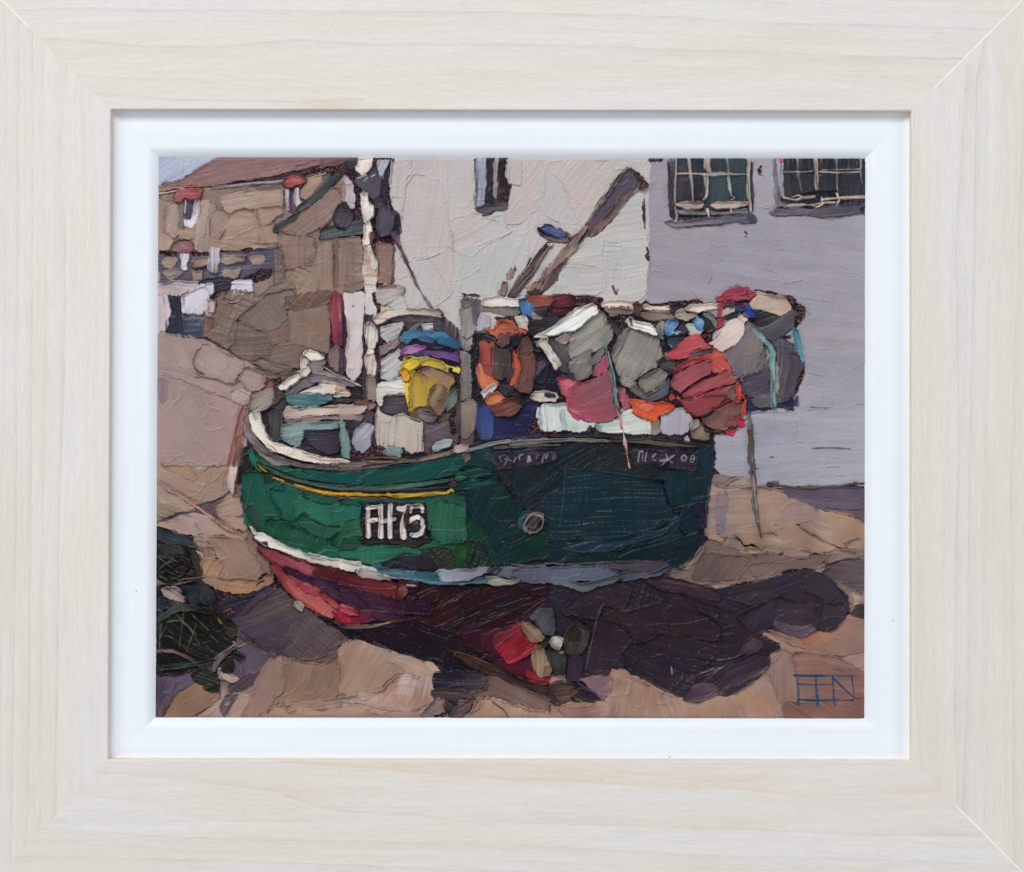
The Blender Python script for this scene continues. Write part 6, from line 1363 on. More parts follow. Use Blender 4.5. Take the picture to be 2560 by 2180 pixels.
paint("""
@E
# left brown wall area
shed|7a6b5f>80705f|600,90 780,40 1000,60 1050,130 940,200 850,290 820,320 800,560 740,600 660,560 560,500 480,480 500,330 620,250|t=4 d=70 i=1.4 s=1.5
shed|7c6e68>837570|860,300 960,220 1060,130 1180,50 1380,20 1400,100 1320,210 1330,320 1240,390 1130,440 1000,400 880,340|t=5 d=-50 r=3
shed|786b62>6e635c|800,350 900,350 1000,410 1140,440 1190,560 1190,720 1000,700 880,720 780,620 780,500|t=2 i=1.6 d=0 s=2
shed|8d6f58>7e6a5c|1150,440 1250,390 1330,330 1370,340 1360,560 1200,560|t=3 i=2 d=20
cottage|8f7b64>89745f>93806b|1350,200 1560,190 1750,140 1755,400 1745,590 1740,640 1600,600 1480,570 1350,540 1360,400|t=4 d=80 r=2 s=1.3
shed|7e6a5c>84705f|1200,560 1360,540 1500,590 1680,640 1700,700 1560,640 1480,700 1470,790 1300,800 1180,740|t=3 d=10
shed|7a6a60>6e6057|980,730 1070,690 1180,740 1370,790 1360,830 1310,865 1220,840 1100,800|t=4 d=-12 r=4
cottage|6f5c50|1320,100 1500,60 1760,30 1760,130 1560,195 1380,215 1320,200|t=3 i=2.4 d=40
shed|6e5a52>7c6459|1000,800 1200,860 1360,850 1450,830 1300,930 1240,980 1130,960 1110,900|t=1.5 s=1.5
*||1130,920 1270,890 1290,950 1180,1000|y=.3
shed|8d5c50|1110,930 1190,960 1170,1000 1060,1000|t=2
shed|6a5548>97694e|490,300 600,300 590,380 520,420 490,380|t=2
shed|383b47>2f3340|110,100 300,100 300,300 325,490 200,480 110,450 160,250|t=2 d=90
shed|747a7e>4e5566>3f465a|300,230 480,230 490,330 470,490 330,490 310,350|t=2 d=-88 i=2
shed|d2cedb>cfccd8|295,90 400,30 520,0 545,40 540,200 480,250 370,230 300,240|t=6 r=3 d=80
shed|cbbdc2|545,130 620,140 600,230 550,230|t=5 r=3
shed|cfc1ca>d3c6d0|35,100 110,100 145,160 160,230 130,370 110,440 35,445|t=5 d=88 r=2
*||540,95 620,75 700,60 640,110 560,130|y=.55
slip|5a3f38|90,450 200,470 340,490 500,500 700,590 830,690 980,740|w=10,8,10,14,18,10 t=1.5
# the pale rock / quay on the left
slip|a99391>a48e8c>ad9894|35,455 200,470 420,500 500,560 430,640 400,740 400,800 440,880 350,820 200,770 35,730|t=4 d=-70 r=3 v=.5
slip|a69293>ab9795>a8938f|500,560 640,620 800,690 900,770 870,830 790,935 700,930 560,890 440,800 400,740 430,640|t=5 d=-35 r=4 v=.5
slip|a68f8b>ae9893|900,800 960,790 1110,870 1120,920 1070,1000 950,1020 870,970 860,900|t=6 d=-25 r=5 v=.5
slip|a8918d>a38c89|35,735 180,780 320,790 430,860 470,880 380,900 230,890 80,860 35,850|t=5 d=-12 r=4 v=.5
slip|a58f8c>ac9692|480,880 620,920 780,970 860,930 920,1020 960,1040 940,1150 860,1160 700,1080 500,1020 300,940 220,900 400,900|t=5 d=-25 r=4 v=.5
slip|a38d8a>a88f8b>a38b85|35,860 90,870 250,910 520,1030 700,1090 860,1170 900,1200 860,1350 800,1500 740,1700 720,1764 35,1764|t=3 d=-65 r=2 v=.6
slip|b89f95|780,1060 900,1030 960,1050 930,1110 850,1130|t=2 i=2 d=60
slip|8f7a80|50,900 120,920 130,1100 80,1150 45,1000|t=1 v=.5
~||80,1190 220,1330 400,1500 520,1620|w=5 t=2
~||540,1040 700,1080 850,1150|w=5 t=2
slip|8d5a50>9b6a58|890,1200 950,1210 900,1300 870,1480 850,1600 800,1764 740,1764 800,1540 850,1340|t=3 d=75
slip|966a58>7a5540|820,1500 890,1470 870,1764 800,1764 830,1640|t=3
# red door / posts
cottage/red_door|7a3242>8c4052>93505e>7c3545|1790,60 1810,30 1860,60 1885,200 1890,450 1900,600 1860,590 1800,560 1775,400 1765,150|t=7 d=90 r=2 v=1.2
~|d8a0ae|1850,100 1865,330|w=4 t=0.5
cottage/red_door|44334a|1890,150 1920,330 1930,600 1890,600|t=2
cottage/wallpost#d|5f5048>75645e|1745,650 1830,560 1890,640 1890,790 1860,850 1780,800 1740,720|t=5 r=3 d=88
cottage/wallpost#d|8a7874>7d6c69|1760,640 1830,590 1885,680 1880,800 1840,835 1760,760|t=4 r=2 d=88
@F
post|b9adaf>c4b8b9>c7bcbd|40,60 160,50 255,45 245,200 225,330 235,520 225,760 200,860 140,930 90,890 55,800 60,640 90,480 75,330 50,180|t=8 d=88 r=4 v=.5
~|3a3030|132,185 140,185|w=16 t=-1
post|5b4c58>4a3e4a|0,600 50,640 60,740 50,820 0,870|t=2
# wall of the boat cabin area
cabin|4d434b>584d56>463d46|240,280 500,250 1000,250 1200,420 1210,1500 900,1640 600,1660 350,1700 240,1600|t=1.5 s=1.5
*||380,500 500,520 480,600 380,620|y=.25
*||590,370 690,380 680,450 600,460|y=.3
cabin|bdbcbc>c3c2c0|410,400 500,370 640,345 590,460 560,530 480,550 420,480|t=5 d=30 r=3
cabin|7f7272>8c7e7e>766a6c|350,600 480,570 600,500 820,330 850,340 700,440 560,590 420,680|t=4 d=50
cabin|bfc0c2>c3c2be|410,740 500,670 600,610 640,700 620,830 560,900 480,930 410,900|t=5 d=40 r=3
cabin|b8b8ba|560,900 680,880 680,940 580,930|t=4
cabin|c4c0be|820,370 930,360 940,430 840,430|t=4
cabin|2f4f55>5c4044|930,370 1000,360 1030,440 950,440|t=3
cabin|c6c2b8>d0cdc2>c4c0b4|355,990 400,950 520,930 640,930 700,990 690,1060 540,1060 440,1080 430,1170 400,1180 355,1080|t=6 d=0 r=3
cabin|dfe0e0|500,970 640,970 640,990 540,990|t=2
cabin|4c434c>564e55>453d45|430,1100 470,1070 660,1070 700,1150 700,1260 560,1265 450,1255 430,1180|t=7 d=0 r=3
cabin|bdb49f>c4bca8>bab29e|350,1330 380,1200 430,1260 520,1290 600,1260 820,1320 830,1560 840,1640 700,1650 620,1590 480,1600 370,1560|t=5 d=88 r=2 v=.5
cabin|c2bbaa|385,1230 430,1260 540,1290 500,1340 400,1340|t=4
~||585,1290 590,1590|w=4 t=1.5
cabin|5e5260>685c68>574b58|840,1330 1010,1330 1100,1280 1160,1330 1180,1560 1000,1620 850,1640|t=3 d=0 s=2.4
*||1100,1200 1160,1180 1160,1480 1100,1460|y=.25
*||1130,860 1230,880 1220,1020 1160,980|y=.35
*||100,1640 300,1540 440,1600 440,1700 260,1710 130,1690|y=.12
*||330,560 390,570 380,830 350,830|y=.35
*||310,1220 370,1200 360,1420 320,1400|y=.4
*||370,830 400,820 420,940 380,960|y=.4
*||880,1600 950,1600 940,1680 880,1680|y=.4
cabin|7f9594>8ba1a0|440,1640 470,1600 600,1590 630,1640 600,1690 500,1695|t=6 r=3 d=10
cabin|8a9d9d>93a6a4|925,1600 950,1540 1040,1520 1125,1520 1110,1590 1000,1620 940,1630|t=6 r=3 d=10
# roof line of cabin
cabin/cabin_roof|cfc3af>c3b5a3>a5988f|340,300 440,225 560,200 760,215 980,205 1020,240 1015,300 940,295 800,265 640,275 520,300 420,350 370,355|t=8 d=4 r=4
cabin/cabin_roof|6b5f68>5a4f58|520,310 640,280 800,275 1000,300 960,330 820,320 700,330 560,320|t=3
~|5d4f4c|980,205 1022,250 1015,300|w=9 t=2
post|b9a59c>c2b0ae|350,20 420,0 640,0 640,40 560,120 480,150 430,165 380,120|t=6 d=30 r=3
@B
post|b5a6a4>bfb0ad>a3907c|560,1390 600,1320 760,1320 850,1350 840,1400 740,1460 640,1510 580,1480|t=6 d=10 r=4
post|7d6b62|590,1325 760,1320 760,1345 600,1350|t=3
~||700,1500 780,1450 830,1400|w=4 t=3
white|babdbb|690,1500 830,1410 860,1540 760,1550|t=3 v=.5
# mast
mast|cfc6bd>d8cfc2|395,40 515,40 512,140 450,200 400,195 370,160 385,90|t=7 r=4 d=88
~|8e8680|385,60 500,45|w=12 t=1
mast|bcb9b4>ddd9cc>d3cfc2|410,400 475,395 490,480 540,530 530,620 460,685 440,620 425,520|t=7 r=4 d=88
mast|cec8bd>d8d2c4|440,740 460,690 505,690 515,770 505,860 505,930 480,930 438,920 450,820|t=7 r=3 d=88
mast|6b574d|505,790 530,800 520,930 505,930|t=2
mast|cdc7be>c0b7a6>a89a80>c6bfae|440,920 510,930 530,1000 575,1080 575,1230 550,1385 455,1385 440,1250 430,1150 450,1020|t=7 r=3 d=88 v=2 i=2
mast|d8d3c0|520,1020 570,1090 550,1180 520,1130|t=3
mast|c9c7c4>d3d0c8|465,1385 520,1385 535,1480 570,1560 560,1600 455,1605 460,1500|t=7 r=3 d=88
@F
mast|cbc2b0>d9d0bd>c6bca6|260,380 300,345 350,370 382,430 375,520 340,600 290,610 260,560|t=8 r=4 d=88
mast|d6ccb8>c5baa4|255,690 310,640 350,690 365,760 350,890 300,890 270,830|t=8 r=4 d=88
mast|e0d8c8|295,600 320,600 335,650 285,650|t=6
mast|8d7b70>94857a>7f7068|268,890 355,900 350,1010 345,1140 270,1110|t=6 d=88 r=2
# tall grey post
post#grey|76717a>8a8682>96918b>8b8782>7d7874|1210,160 1240,100 1330,110 1335,250 1350,430 1340,580 1290,630 1230,620 1200,540 1215,330|t=8 d=88 r=3 v=1.3
post#grey|66606a|1220,110 1300,110 1325,170 1240,200|t=3
post#grey|6c646c>5d5660|1330,110 1405,130 1410,290 1380,370 1340,360 1325,240|t=5 d=88
post#grey|77706e>858078|1210,640 1290,660 1330,730 1325,900 1315,1100 1230,1120 1210,1050 1225,880|t=7 d=88 r=3 v=1.3
post#grey|6b615f>857a6c>908574>7a7066|1215,1170 1290,1100 1370,1150 1360,1340 1330,1440 1270,1515 1230,1510 1215,1350|t=7 d=88 r=4
post#grey|5c5054|1210,1520 1290,1530 1340,1440 1330,1560 1200,1570|t=3
post#grey|d8d2d0|1240,640 1270,645 1285,660|t=3
~|4a4248|1230,490 1270,520 1330,470|w=6 t=3
*||1190,40 1250,50 1400,60 1400,100 1240,90|y=.45
# window between post and ring
cabin|a5a3b0>b7b4c2|1400,260 1500,280 1500,380 1420,430 1370,430|t=4
cabin|2b2930>322f36|1340,430 1440,450 1440,560 1400,760 1400,1080 1330,1100 1320,760|t=1.5 i=2.5 d=0
cabin|b3b3a4>c2c0b0|1760,290 1870,280 1865,440 1800,410|t=4
*||1500,280 1770,280 1780,370 1560,350|y=.3
cabin|7f7a5c>a29a78|1930,220 2030,240 2010,300 1900,290|t=4
post#blue|3c4778>45538c>3a4680|1375,1160 1480,1180 1540,1290 1545,1440 1510,1530 1400,1520 1370,1400|t=6 d=88 r=4
hold|2d2f63>292c55>333562|1500,1160 1700,1200 1900,1130 2072,1160 2072,1480 1760,1510 1540,1530 1540,1300|t=1.5 s=1.4
*||1860,1400 1960,1290 2060,1280 2060,1460 1880,1480|y=.3
rail|cdc1b4>dfd4c8>d3c6ba|1415,110 1500,90 1700,100 1805,115 1790,190 1650,190 1500,190 1420,180|t=8 d=2 r=4
rail|7d766d>8a8379>6f6860|1420,195 1600,190 1780,210 1815,240 1760,270 1650,270 1500,235 1430,225|t=5 d=4 r=3
""")

paint("""
@G
hold|2f2c38>3a3342>2b2934|60,300 400,200 900,200 1300,300 1500,400 1600,700 1600,1200 1000,1300 500,1150 100,1100 0,800|t=1 s=1.6
hold|3a323f>443b48|160,290 300,290 600,200 700,260 560,380 350,470 170,470|t=2 d=0 s=2
hold|4b2533>5a2c3b>4a2431|340,180 620,120 900,150 860,250 600,300 400,240|t=3 d=0
hold|5b2a34>7a3a42>4a2432|370,100 480,70 640,80 620,170 500,190 400,180|t=6 r=3 d=5
*||620,70 900,110 880,150 700,130|y=.35
hold|98493a>ac5b46>9d4c3c|145,70 190,95 300,85 390,100 400,130 380,170 300,185 220,180 160,120|t=8 r=4 d=-8
rail|3d6c9c>4a80b4>3a6795|80,130 110,115 150,150 220,185 200,240 215,285 170,280 120,260 80,190|t=7 r=4 d=80
rail|8d8660>a39a72|215,230 300,240 290,300 210,300|t=3
rail|2f2c38>453c4a|220,200 350,190 340,260 300,290 230,240|t=3
cabin|b9b8a6>c6c4b0|30,290 150,290 150,430 90,400 50,330|t=4
hold|1f1e26>2a2732|140,460 300,500 330,650 220,620 200,540|t=2
hold|5d515f>6c5f6b>544955|215,740 300,700 365,760 350,900 300,960 220,940|t=6 r=3 o=.3
hold|2c3044>2a2c3c|350,760 480,900 480,1100 350,1130 200,960|t=1
# rail pieces along the top
rail|cdbba6>dccbb8>c9b8a4|890,170 960,135 1060,120 1220,145 1240,190 1210,225 1150,215 1000,200 930,200|t=9 r=4 d=0
rail|7d7261>8d8170|930,210 1050,205 1210,225 1200,260 1080,285 980,270|t=6 r=3
rail|4a3d37>5c4d44>3a302d|1215,150 1280,170 1320,200 1280,240 1290,300 1240,290 1210,230|t=6 r=3
rail|cfc3b0>d8ccba|1290,180 1340,165 1440,200 1580,180 1580,240 1450,245 1330,220|t=9 r=4 d=0
rail|7a7062>8a7f6e>776c60|1280,245 1400,240 1640,250 1620,300 1520,310 1400,330 1290,290|t=6 r=3
rail|3c3230>4c403a|1580,180 1620,160 1670,180 1720,180 1710,250 1660,290 1620,260 1575,230|t=8 r=4
rail|9c8f78>ab9e86|1620,250 1720,200 1740,270 1860,230 1840,290 1740,330 1640,310|t=5 r=4
rail|cec4b2>dcd0be>d6cab9|1740,210 1790,170 1860,175 1900,160 2072,170 2072,220 1960,225 1870,240 1790,235|t=9 r=4 d=0
rail|a09a86|1900,240 2072,230 2072,290 1960,280|t=4
*||1060,280 1180,280 1160,420 1080,400|y=.2
*||1300,320 1460,340 1460,420 1350,380|y=.3
rail|9a938e>857d78|1460,360 1520,340 1530,420 1510,520 1440,500|t=4 r=4
rail|36343b>42404a|920,300 1000,330 1080,400 1090,470 1050,520 1000,460 960,370|t=6 r=3 v=1.6
*||960,520 1010,470 1030,560 980,600|y=.35
rail|a2a59d>b8bcb4|1500,350 1560,330 1540,450 1510,440|t=3
rail|b6bebb>c4cac5|1740,370 1840,360 1900,420 1880,470 1780,460 1740,430|t=4
rail|5f9ac2>79a6cc>5182ae|1820,320 1850,295 1900,310 1915,360 1900,410 1870,420 1830,370|t=8 r=4
rail|2d3236>3f4346>35302f|1860,290 1920,260 1990,270 2040,330 2010,400 1930,440 1920,330|t=5 r=4 v=1.6
rail|7f9a90>6e847d|1900,260 1960,255 2030,320 2050,380 2030,400 1990,330 1920,290|t=5 r=4
*||1900,440 2010,420 2060,400 1960,560 1900,500|y=.2
# deck boards beneath the floats
deckbox|b9c2be>c8ceca>c2c8c0|250,1210 330,1155 420,1165 540,1160 640,1250 820,1330 820,1400 720,1440 320,1440 250,1330|t=6 r=4 d=88
deckbox|9bb0bd|265,1240 290,1240 300,1420 280,1400|t=1 d=88 y=.5
deckbox|a7b6c0|480,1220 520,1220 540,1420 490,1420|t=1 d=88 y=.5
*||740,1420 780,1380 850,1440 800,1470|y=.2
deckbox|b4beba>c4cac4>bfc5bb|850,1340 900,1340 1060,1300 1110,1200 1190,1200 1300,1290 1400,1350 1390,1470 1120,1450 900,1440 850,1400|t=6 r=4 d=2 s=1.5
deckbox|7fa09a|850,1360 900,1380 900,1430 860,1420|t=3
deckbox|a39f8c>88836f>77725f|1400,1340 1450,1310 1490,1340 1490,1420 1440,1470 1385,1470|t=6 r=4 d=85
deckbox|a8a5b2>b1aebb|1490,1220 1600,1200 1720,1200 1810,1320 1760,1430 1700,1470 1510,1470 1490,1380|t=4 r=3 d=80 s=1.4
deckbox|7a6f5c>8e846d>6f6654|1780,1420 1860,1340 1960,1420 1975,1510 1930,1530 1800,1500|t=7 r=4
deckbox|8a8478>a7a39c|1800,1340 1850,1310 1870,1370 1790,1420|t=6 r=4
deckbox|b9bcc2|1725,1500 1750,1485 1770,1520 1755,1560 1730,1540|t=5
*||300,1440 600,1430 580,1475 300,1480|y=.4
*||1180,1470 1700,1470 1700,1500 1250,1500|y=.42
*||130,1400 260,1290 260,1450 140,1460|y=.3
hold|cdc3b2>d9cdbb|195,1080 230,1045 330,1040 440,1050 460,1090 430,1135 330,1135 230,1120|t=7 r=5 d=0
hold|3a3f55|330,1065 420,1060 430,1090 370,1085|t=1
# pink float
float#pink|c8566a>d26e80>bf5268|450,900 520,890 610,890 640,940 690,960 600,1010 560,1100 500,1060 460,960|t=6 r=4
float#pink|a35a68>c05a70>b84f68|800,870 840,770 900,700 930,640 960,740 950,830 850,880|t=4 d=60 r=4
float#pink|b54b62>a7505f>98525e>8c545e|560,1040 640,980 760,940 880,890 960,830 1020,1000 1060,1180 1080,1250 1000,1310 900,1335 780,1335 680,1300 600,1230 555,1130|t=6 d=15 r=3 v=1
float#pink|a04f5e>8e5862>8a5560|600,1010 800,930 960,860 1000,1000 940,1090 700,1180 580,1140|t=3 d=20 r=1
float#pink|bb5064|550,1100 570,1230 680,1310 640,1310 560,1230|t=3
float#rose|b85a6c>a55c6c|1060,1010 1130,1000 1160,1090 1190,1180 1120,1210 1080,1120|t=5 r=4 d=80
float#orange|dc5a3c>e2603a>d8502c|1170,1110 1250,1115 1380,1140 1540,1150 1620,1180 1560,1240 1480,1260 1440,1310 1400,1340 1330,1300 1230,1260 1200,1190|t=8 r=4 d=-12 v=1.2
float#orange|d66a58|1250,1150 1400,1150 1420,1200 1350,1240 1260,1200|t=2
~|f04a20|1200,1240 1300,1290 1400,1330|w=14 t=3
hold|e05c34|1580,1090 1600,1065 1615,1100 1590,1120|t=5
hold|d84050|1630,1100 1670,1090 1690,1130 1650,1120|t=5
# big grey-white block left
float#white|8c8c86>97978e>85857d|520,640 640,450 780,300 860,230 920,260 940,350 1000,420 990,520 930,600 820,640 700,690 580,740|t=7 d=40 r=3 v=.9
float#white|908f86>9c9b91|620,470 700,380 830,280 900,300 900,380 800,450 660,520|t=2 d=30 r=1
float#white|4d4b52>5c5a60>48464e|350,520 420,490 540,560 560,660 590,760 560,860 500,840 440,700 380,600|t=4 d=-50 r=2
float#white|a39490>b0a099|440,520 520,460 640,430 620,490 540,560 480,560|t=5 r=3
float#white|7d756c>8f877d>706860|575,760 650,690 760,630 800,620 790,720 800,850 740,910 660,910 590,850|t=6 d=60 r=4
float#white|6c6566>7f7a7c|780,720 850,650 930,600 930,640 830,770 790,780|t=4 d=45
float#white|dadbd8>e6e7e4>dadad4|225,490 330,430 430,370 540,290 640,210 760,175 810,172 860,220 840,260 780,290 700,370 620,430 500,450 400,480 300,500|t=11 d=32 r=5 v=.5
~||530,320 650,290 740,200|w=6 t=-2
~||540,290 570,300|w=8 t=2
float#white|c6c2ae>d8d4c4>c9c2ad|240,540 300,500 360,500 350,540 380,600 450,700 490,770 460,790 430,820 380,720 300,610 250,580|t=9 d=-55 r=6 v=1.2
~||270,520 330,620 420,740|w=6 t=-4
~||330,520 400,640 470,760|w=5 t=4
float#white|3f3d44|560,840 620,860 620,930 560,880|t=2
# second grey-white block
float#white2|76736c>86837a|1000,640 1060,520 1120,430 1160,400 1160,470 1080,620 1010,720|t=5 d=60
float#white2|8f8e85>9c9b92>8e8d84>88877e|1170,400 1280,420 1450,490 1480,600 1520,690 1470,730 1460,780 1330,850 1240,930 1080,900 1030,800 1010,710 1080,600|t=6 d=70 r=3 v=1
float#white2|837f70>8e8a7a|1250,930 1360,850 1500,780 1560,860 1520,960 1430,1030 1360,1070 1280,1000|t=6 d=30 r=5
float#white2|8e8c80>9b9888|1080,920 1110,900 1200,905 1240,940 1240,990 1190,1010 1110,970|t=7 r=5
float#white2|68665f>767468|1220,980 1290,1010 1360,1080 1340,1120 1240,1070 1170,1020|t=6 r=4 d=-35
float#white2|5b5560>6b6570>575260|1360,1070 1450,1020 1540,950 1570,880 1580,950 1540,1070 1430,1130 1340,1130|t=5 r=3 d=30
float#white2|dcdcd8>e6e5e0>dad9d4|1150,330 1180,285 1220,320 1300,350 1390,365 1430,420 1455,480 1400,460 1300,420 1210,400 1170,390|t=11 d=-15 r=5 v=.5
~|5a5048|1180,310 1195,370|w=14 t=-3
rail|4a3f42>5e5352>3e3638|1450,740 1540,700 1620,730 1640,800 1570,880 1540,820 1480,800|t=6 r=4 v=1.6
rail|8a8068|1530,650 1600,700 1570,720 1520,690|t=5 r=4
# dark navy object
cap#navy|2e2c3c>3a3648|1520,480 1560,400 1640,360 1720,370 1760,440 1720,500 1640,480|t=6 r=3
cap#navy|503a50>3f3044|1640,380 1700,365 1755,430 1700,470 1640,430|t=6 r=3
cap#navy|22232f>303845>232836|1530,490 1640,470 1740,470 1730,520 1640,600 1590,640 1540,580|t=8 r=3
cap#navy|3a434f>46505c|1560,540 1620,490 1680,520 1640,590 1590,600|t=4 r=1
cap#navy|4f82b0>78a3c8>4d7aa8|1535,430 1545,360 1590,315 1650,325 1660,370 1620,410 1600,470 1550,470|t=9 r=5 d=60
cap#navy|a6abc6>c3c6da|1590,440 1640,430 1700,440 1650,470 1600,460|t=7
~|e8ecf4|1560,560 1600,590|w=4 t=1
@H
# red ribbed float
float#red|c2505c>c65a5e>b64850|50,660 150,590 240,500 340,460 420,500 520,580 600,640 520,620 400,640 260,690 150,720 80,700|t=7 d=20 r=4
float#red|b84a48>c85648>c95852|250,690 400,620 520,600 600,650 660,740 700,830 600,830 500,850 490,740 420,700 260,740|t=6 d=-40 r=4
float#red|3c3848>54505c|265,690 330,640 490,615 490,640 400,660 300,690|t=4 r=2
float#red|4a3f48>5a4a50|100,770 180,725 260,710 200,760 110,810|t=4 r=2
float#red|ad4745>b8504c>c05858|90,860 160,780 280,720 420,700 490,720 420,750 250,800 130,860|t=7 d=20 r=3
float#red|96525a>a5525a>8f4a50|80,960 110,880 220,800 360,745 470,730 490,800 480,850 380,900 260,980 180,1060 100,1000|t=8 d=25 r=3
float#red|a0484e>a85458>9c4c52|200,1080 280,1000 400,920 520,880 680,830 730,850 740,920 680,980 560,1010 430,1040 320,1110 240,1120|t=8 d=20 r=3
float#red|8b4146>95484e|180,1120 300,1060 430,1030 640,990 720,960 760,1060 640,1100 540,1200 420,1270 330,1290 250,1230|t=5 d=20
float#red|8a4248>96474c>8a3f46|190,1140 320,1090 480,1070 640,1060 560,1170 420,1260 340,1295 240,1210|t=8 d=25 r=3
float#red|a84c50|280,1080 400,1020 430,1060 320,1120|t=4 r=2
float#red|8c3a3c>9a4440|470,1200 600,1150 740,1110 820,1110 640,1180 540,1230|t=7 r=3
float#red|6e5a50>7a6258|650,1010 750,960 760,1060 700,1110 650,1080|t=3
float#red|6a4e48>7b5850>66483f|400,1280 520,1230 660,1180 830,1130 820,1290 720,1370 600,1420 460,1400 400,1340|t=7 d=20 r=3 v=1.5
float#red|9c4f55>87474c|640,1370 700,1310 810,1280 800,1330 700,1390|t=4
float#red|3f2c2b|400,1360 460,1420 640,1440 760,1370 700,1440 600,1455 440,1440|t=4
float#red|cf3c3c>e0503c|740,950 780,1000 790,1080 760,1100|t=5
float#red|d24a44>dd5346>cc3e44|790,1075 860,1060 905,1100 890,1130 840,1110 840,1180 820,1240 830,1300 800,1310 810,1200 820,1120|t=7 r=3
greyhouse|c43048|770,1350 800,1345 810,1370 780,1375|t=5
greyhouse|c03046|640,1445 720,1430 690,1460|t=3
greyhouse|dc8a88|775,920 800,915 815,935 790,930|t=4
~|5a2a2c|120,870 250,790 420,730|w=6 t=-4
~|4a2426|200,1050 330,960 500,880 560,850|w=9 t=-5
~|4a2426|440,905 530,880|w=16 t=-5
~|4a2628|190,1110 320,1100 440,1040 720,960|w=6 t=-4
~|4a2628|320,1300 440,1290 560,1200 700,1130|w=7 t=-4
@G
*||1900,430 1960,480 1960,560 1900,500|y=.4
# right-hand purple-grey basket & cream float
@H
basket|3c3b45>35333c|760,900 850,1120 840,1220 900,1250 1080,1190 1260,1200 1310,1230 1310,1090 1200,1100 900,1100|t=2
basket|2f3050|840,1140 900,1150 1000,1200 1080,1190 1300,1100 1310,1220 1270,1235 1180,1190 1080,1195 1000,1245 880,1240|t=3 d=8
basket|56525b>5e5860>4f4853|1080,530 1200,500 1290,540 1400,720 1400,860 1340,1060 1220,1140 1160,1060 1200,900 1150,700|t=5 d=85 r=2 v=.9
basket|545060>4e4a5b>555062|850,880 1000,830 1080,700 1100,1060 1000,1070 900,1090 820,1050 800,950|t=4 d=20 r=2
basket|4d4650>5a4f58|1280,640 1380,680 1390,820 1340,1020 1240,1140 1200,1120 1240,960 1280,800|t=5 d=80 r=3
basket|5f5a60>66606a>5a555c|905,1120 960,1080 1080,1060 1150,1050 1220,1130 1080,1180 980,1200 920,1170|t=6 d=10 r=3
basket|4d4a50>5a575e>54504f|900,360 1000,380 1130,310 1260,240 1400,200 1420,230 1400,290 1330,380 1250,450 1100,525 1020,500 940,420|t=6 d=30 r=3
basket|2b2b30>3a3a42|880,240 1000,225 1180,270 1120,310 1000,380 900,370 860,320|t=3 d=20 s=2
basket|c3b18f>cdbb9a>bfae8e|860,170 930,80 940,60 1200,90 1280,150 1290,220 1240,240 1180,270 1060,230 930,210 850,210|t=8 d=-5 r=5
~||940,60 1080,75 1200,85|w=8 t=3
*||900,20 960,5 1100,50 1300,80 1420,200 1400,240 1300,230 1270,120 1180,60 930,40|y=.22
*||1150,490 1300,450 1310,520 1220,530|y=.25
*||1330,290 1400,260 1340,420 1310,400|y=.4
*||1350,950 1400,830 1430,780 1400,900 1320,1110|y=.4
basket|3e7f8c>4a8c9c>5a9cb0|1310,400 1350,430 1380,560 1400,700 1420,740 1400,740 1360,640 1320,540|t=5 d=-75 r=3
basket|3a4068|1330,1110 1360,1080 1350,1160 1325,1170|t=2 y=.4
float#cream|716b72>7f7478>867a7e>7b7279|610,640 700,540 800,430 860,350 940,400 960,470 1010,560 1000,680 960,780 900,830 780,870 720,850 680,760 640,700|t=7 d=85 r=2 v=.6
float#cream|66625f>726d66|1010,580 1030,660 1000,820 880,850 790,895 750,885 900,830 980,740|t=5 r=3
float#cream|c3b5a6>cfc2b0>c6b8ab|480,550 560,440 650,350 740,300 850,270 830,340 800,400 800,470 740,560 640,610 600,630 520,590|t=9 d=42 r=5 v=.5
float#cream|d6cab8|830,330 855,270 790,300 740,290|t=5
~|d9a0a0|600,640 660,720 720,830|w=4 t=3
rope#teal|6fa39c>86b8ac>7db2a8>6f9f9c>7ba4a2|905,400 960,460 1020,530 1080,590 1110,650 1100,720 1105,820 1110,900 1105,1000 1115,1100 1130,1180|w=14,40,44,50,52,56,40,36,40,38,22 t=7 r=4 v=1.5
rope#teal|5f6a78>7a8a90|1085,820 1090,1000 1085,1150 1110,1230 1130,1360|w=14,24,20,16,3 t=5
rope#teal|5c6068>6a6c74|1130,1180 1155,1300 1165,1450|w=12,10,3 t=3
# red cap by the basket
cap#red|b83048>a83a50>90485c|545,120 600,60 680,10 760,-5 860,0 870,60 790,80 680,100 620,150 590,130|t=9 d=25 r=4
cap#red|9c3a4e>b04c62>a2485c|590,140 650,90 760,65 870,50 870,120 780,125 700,170 610,190|t=7 d=15 r=3
cap#red|55454d>43383c|610,190 640,150 720,140 760,170 740,200 640,200|t=6
cap#red|b8304a|575,150 605,150 600,260 590,310 570,300|t=6
cap#red|b23843>c24452|860,40 930,45 920,80 880,110 860,90|t=8 r=4
cap#red|3b2f3a|735,145 850,125 860,170 790,170 740,180|t=5
cap#red|8a3a4c>6c3648|740,160 850,160 855,190 770,195|t=7 r=3
cap#red|2c3a68>38487e|735,185 850,190 860,215 780,238 740,220|t=7
cap#red|2c4a98>3c5ab0|810,240 860,180 920,260 910,290 860,300 820,270|t=8 r=4
cap#red|c0b5a4>aaa090|610,230 650,200 720,220 660,290 600,310|t=5
cap#red|c23a50>b03248|560,330 600,310 625,370 560,410 540,400|t=6
cap#red|2e2b2e|600,300 740,240 740,290 640,320|t=3
*||400,480 540,420 500,530 430,520|y=.25
""")

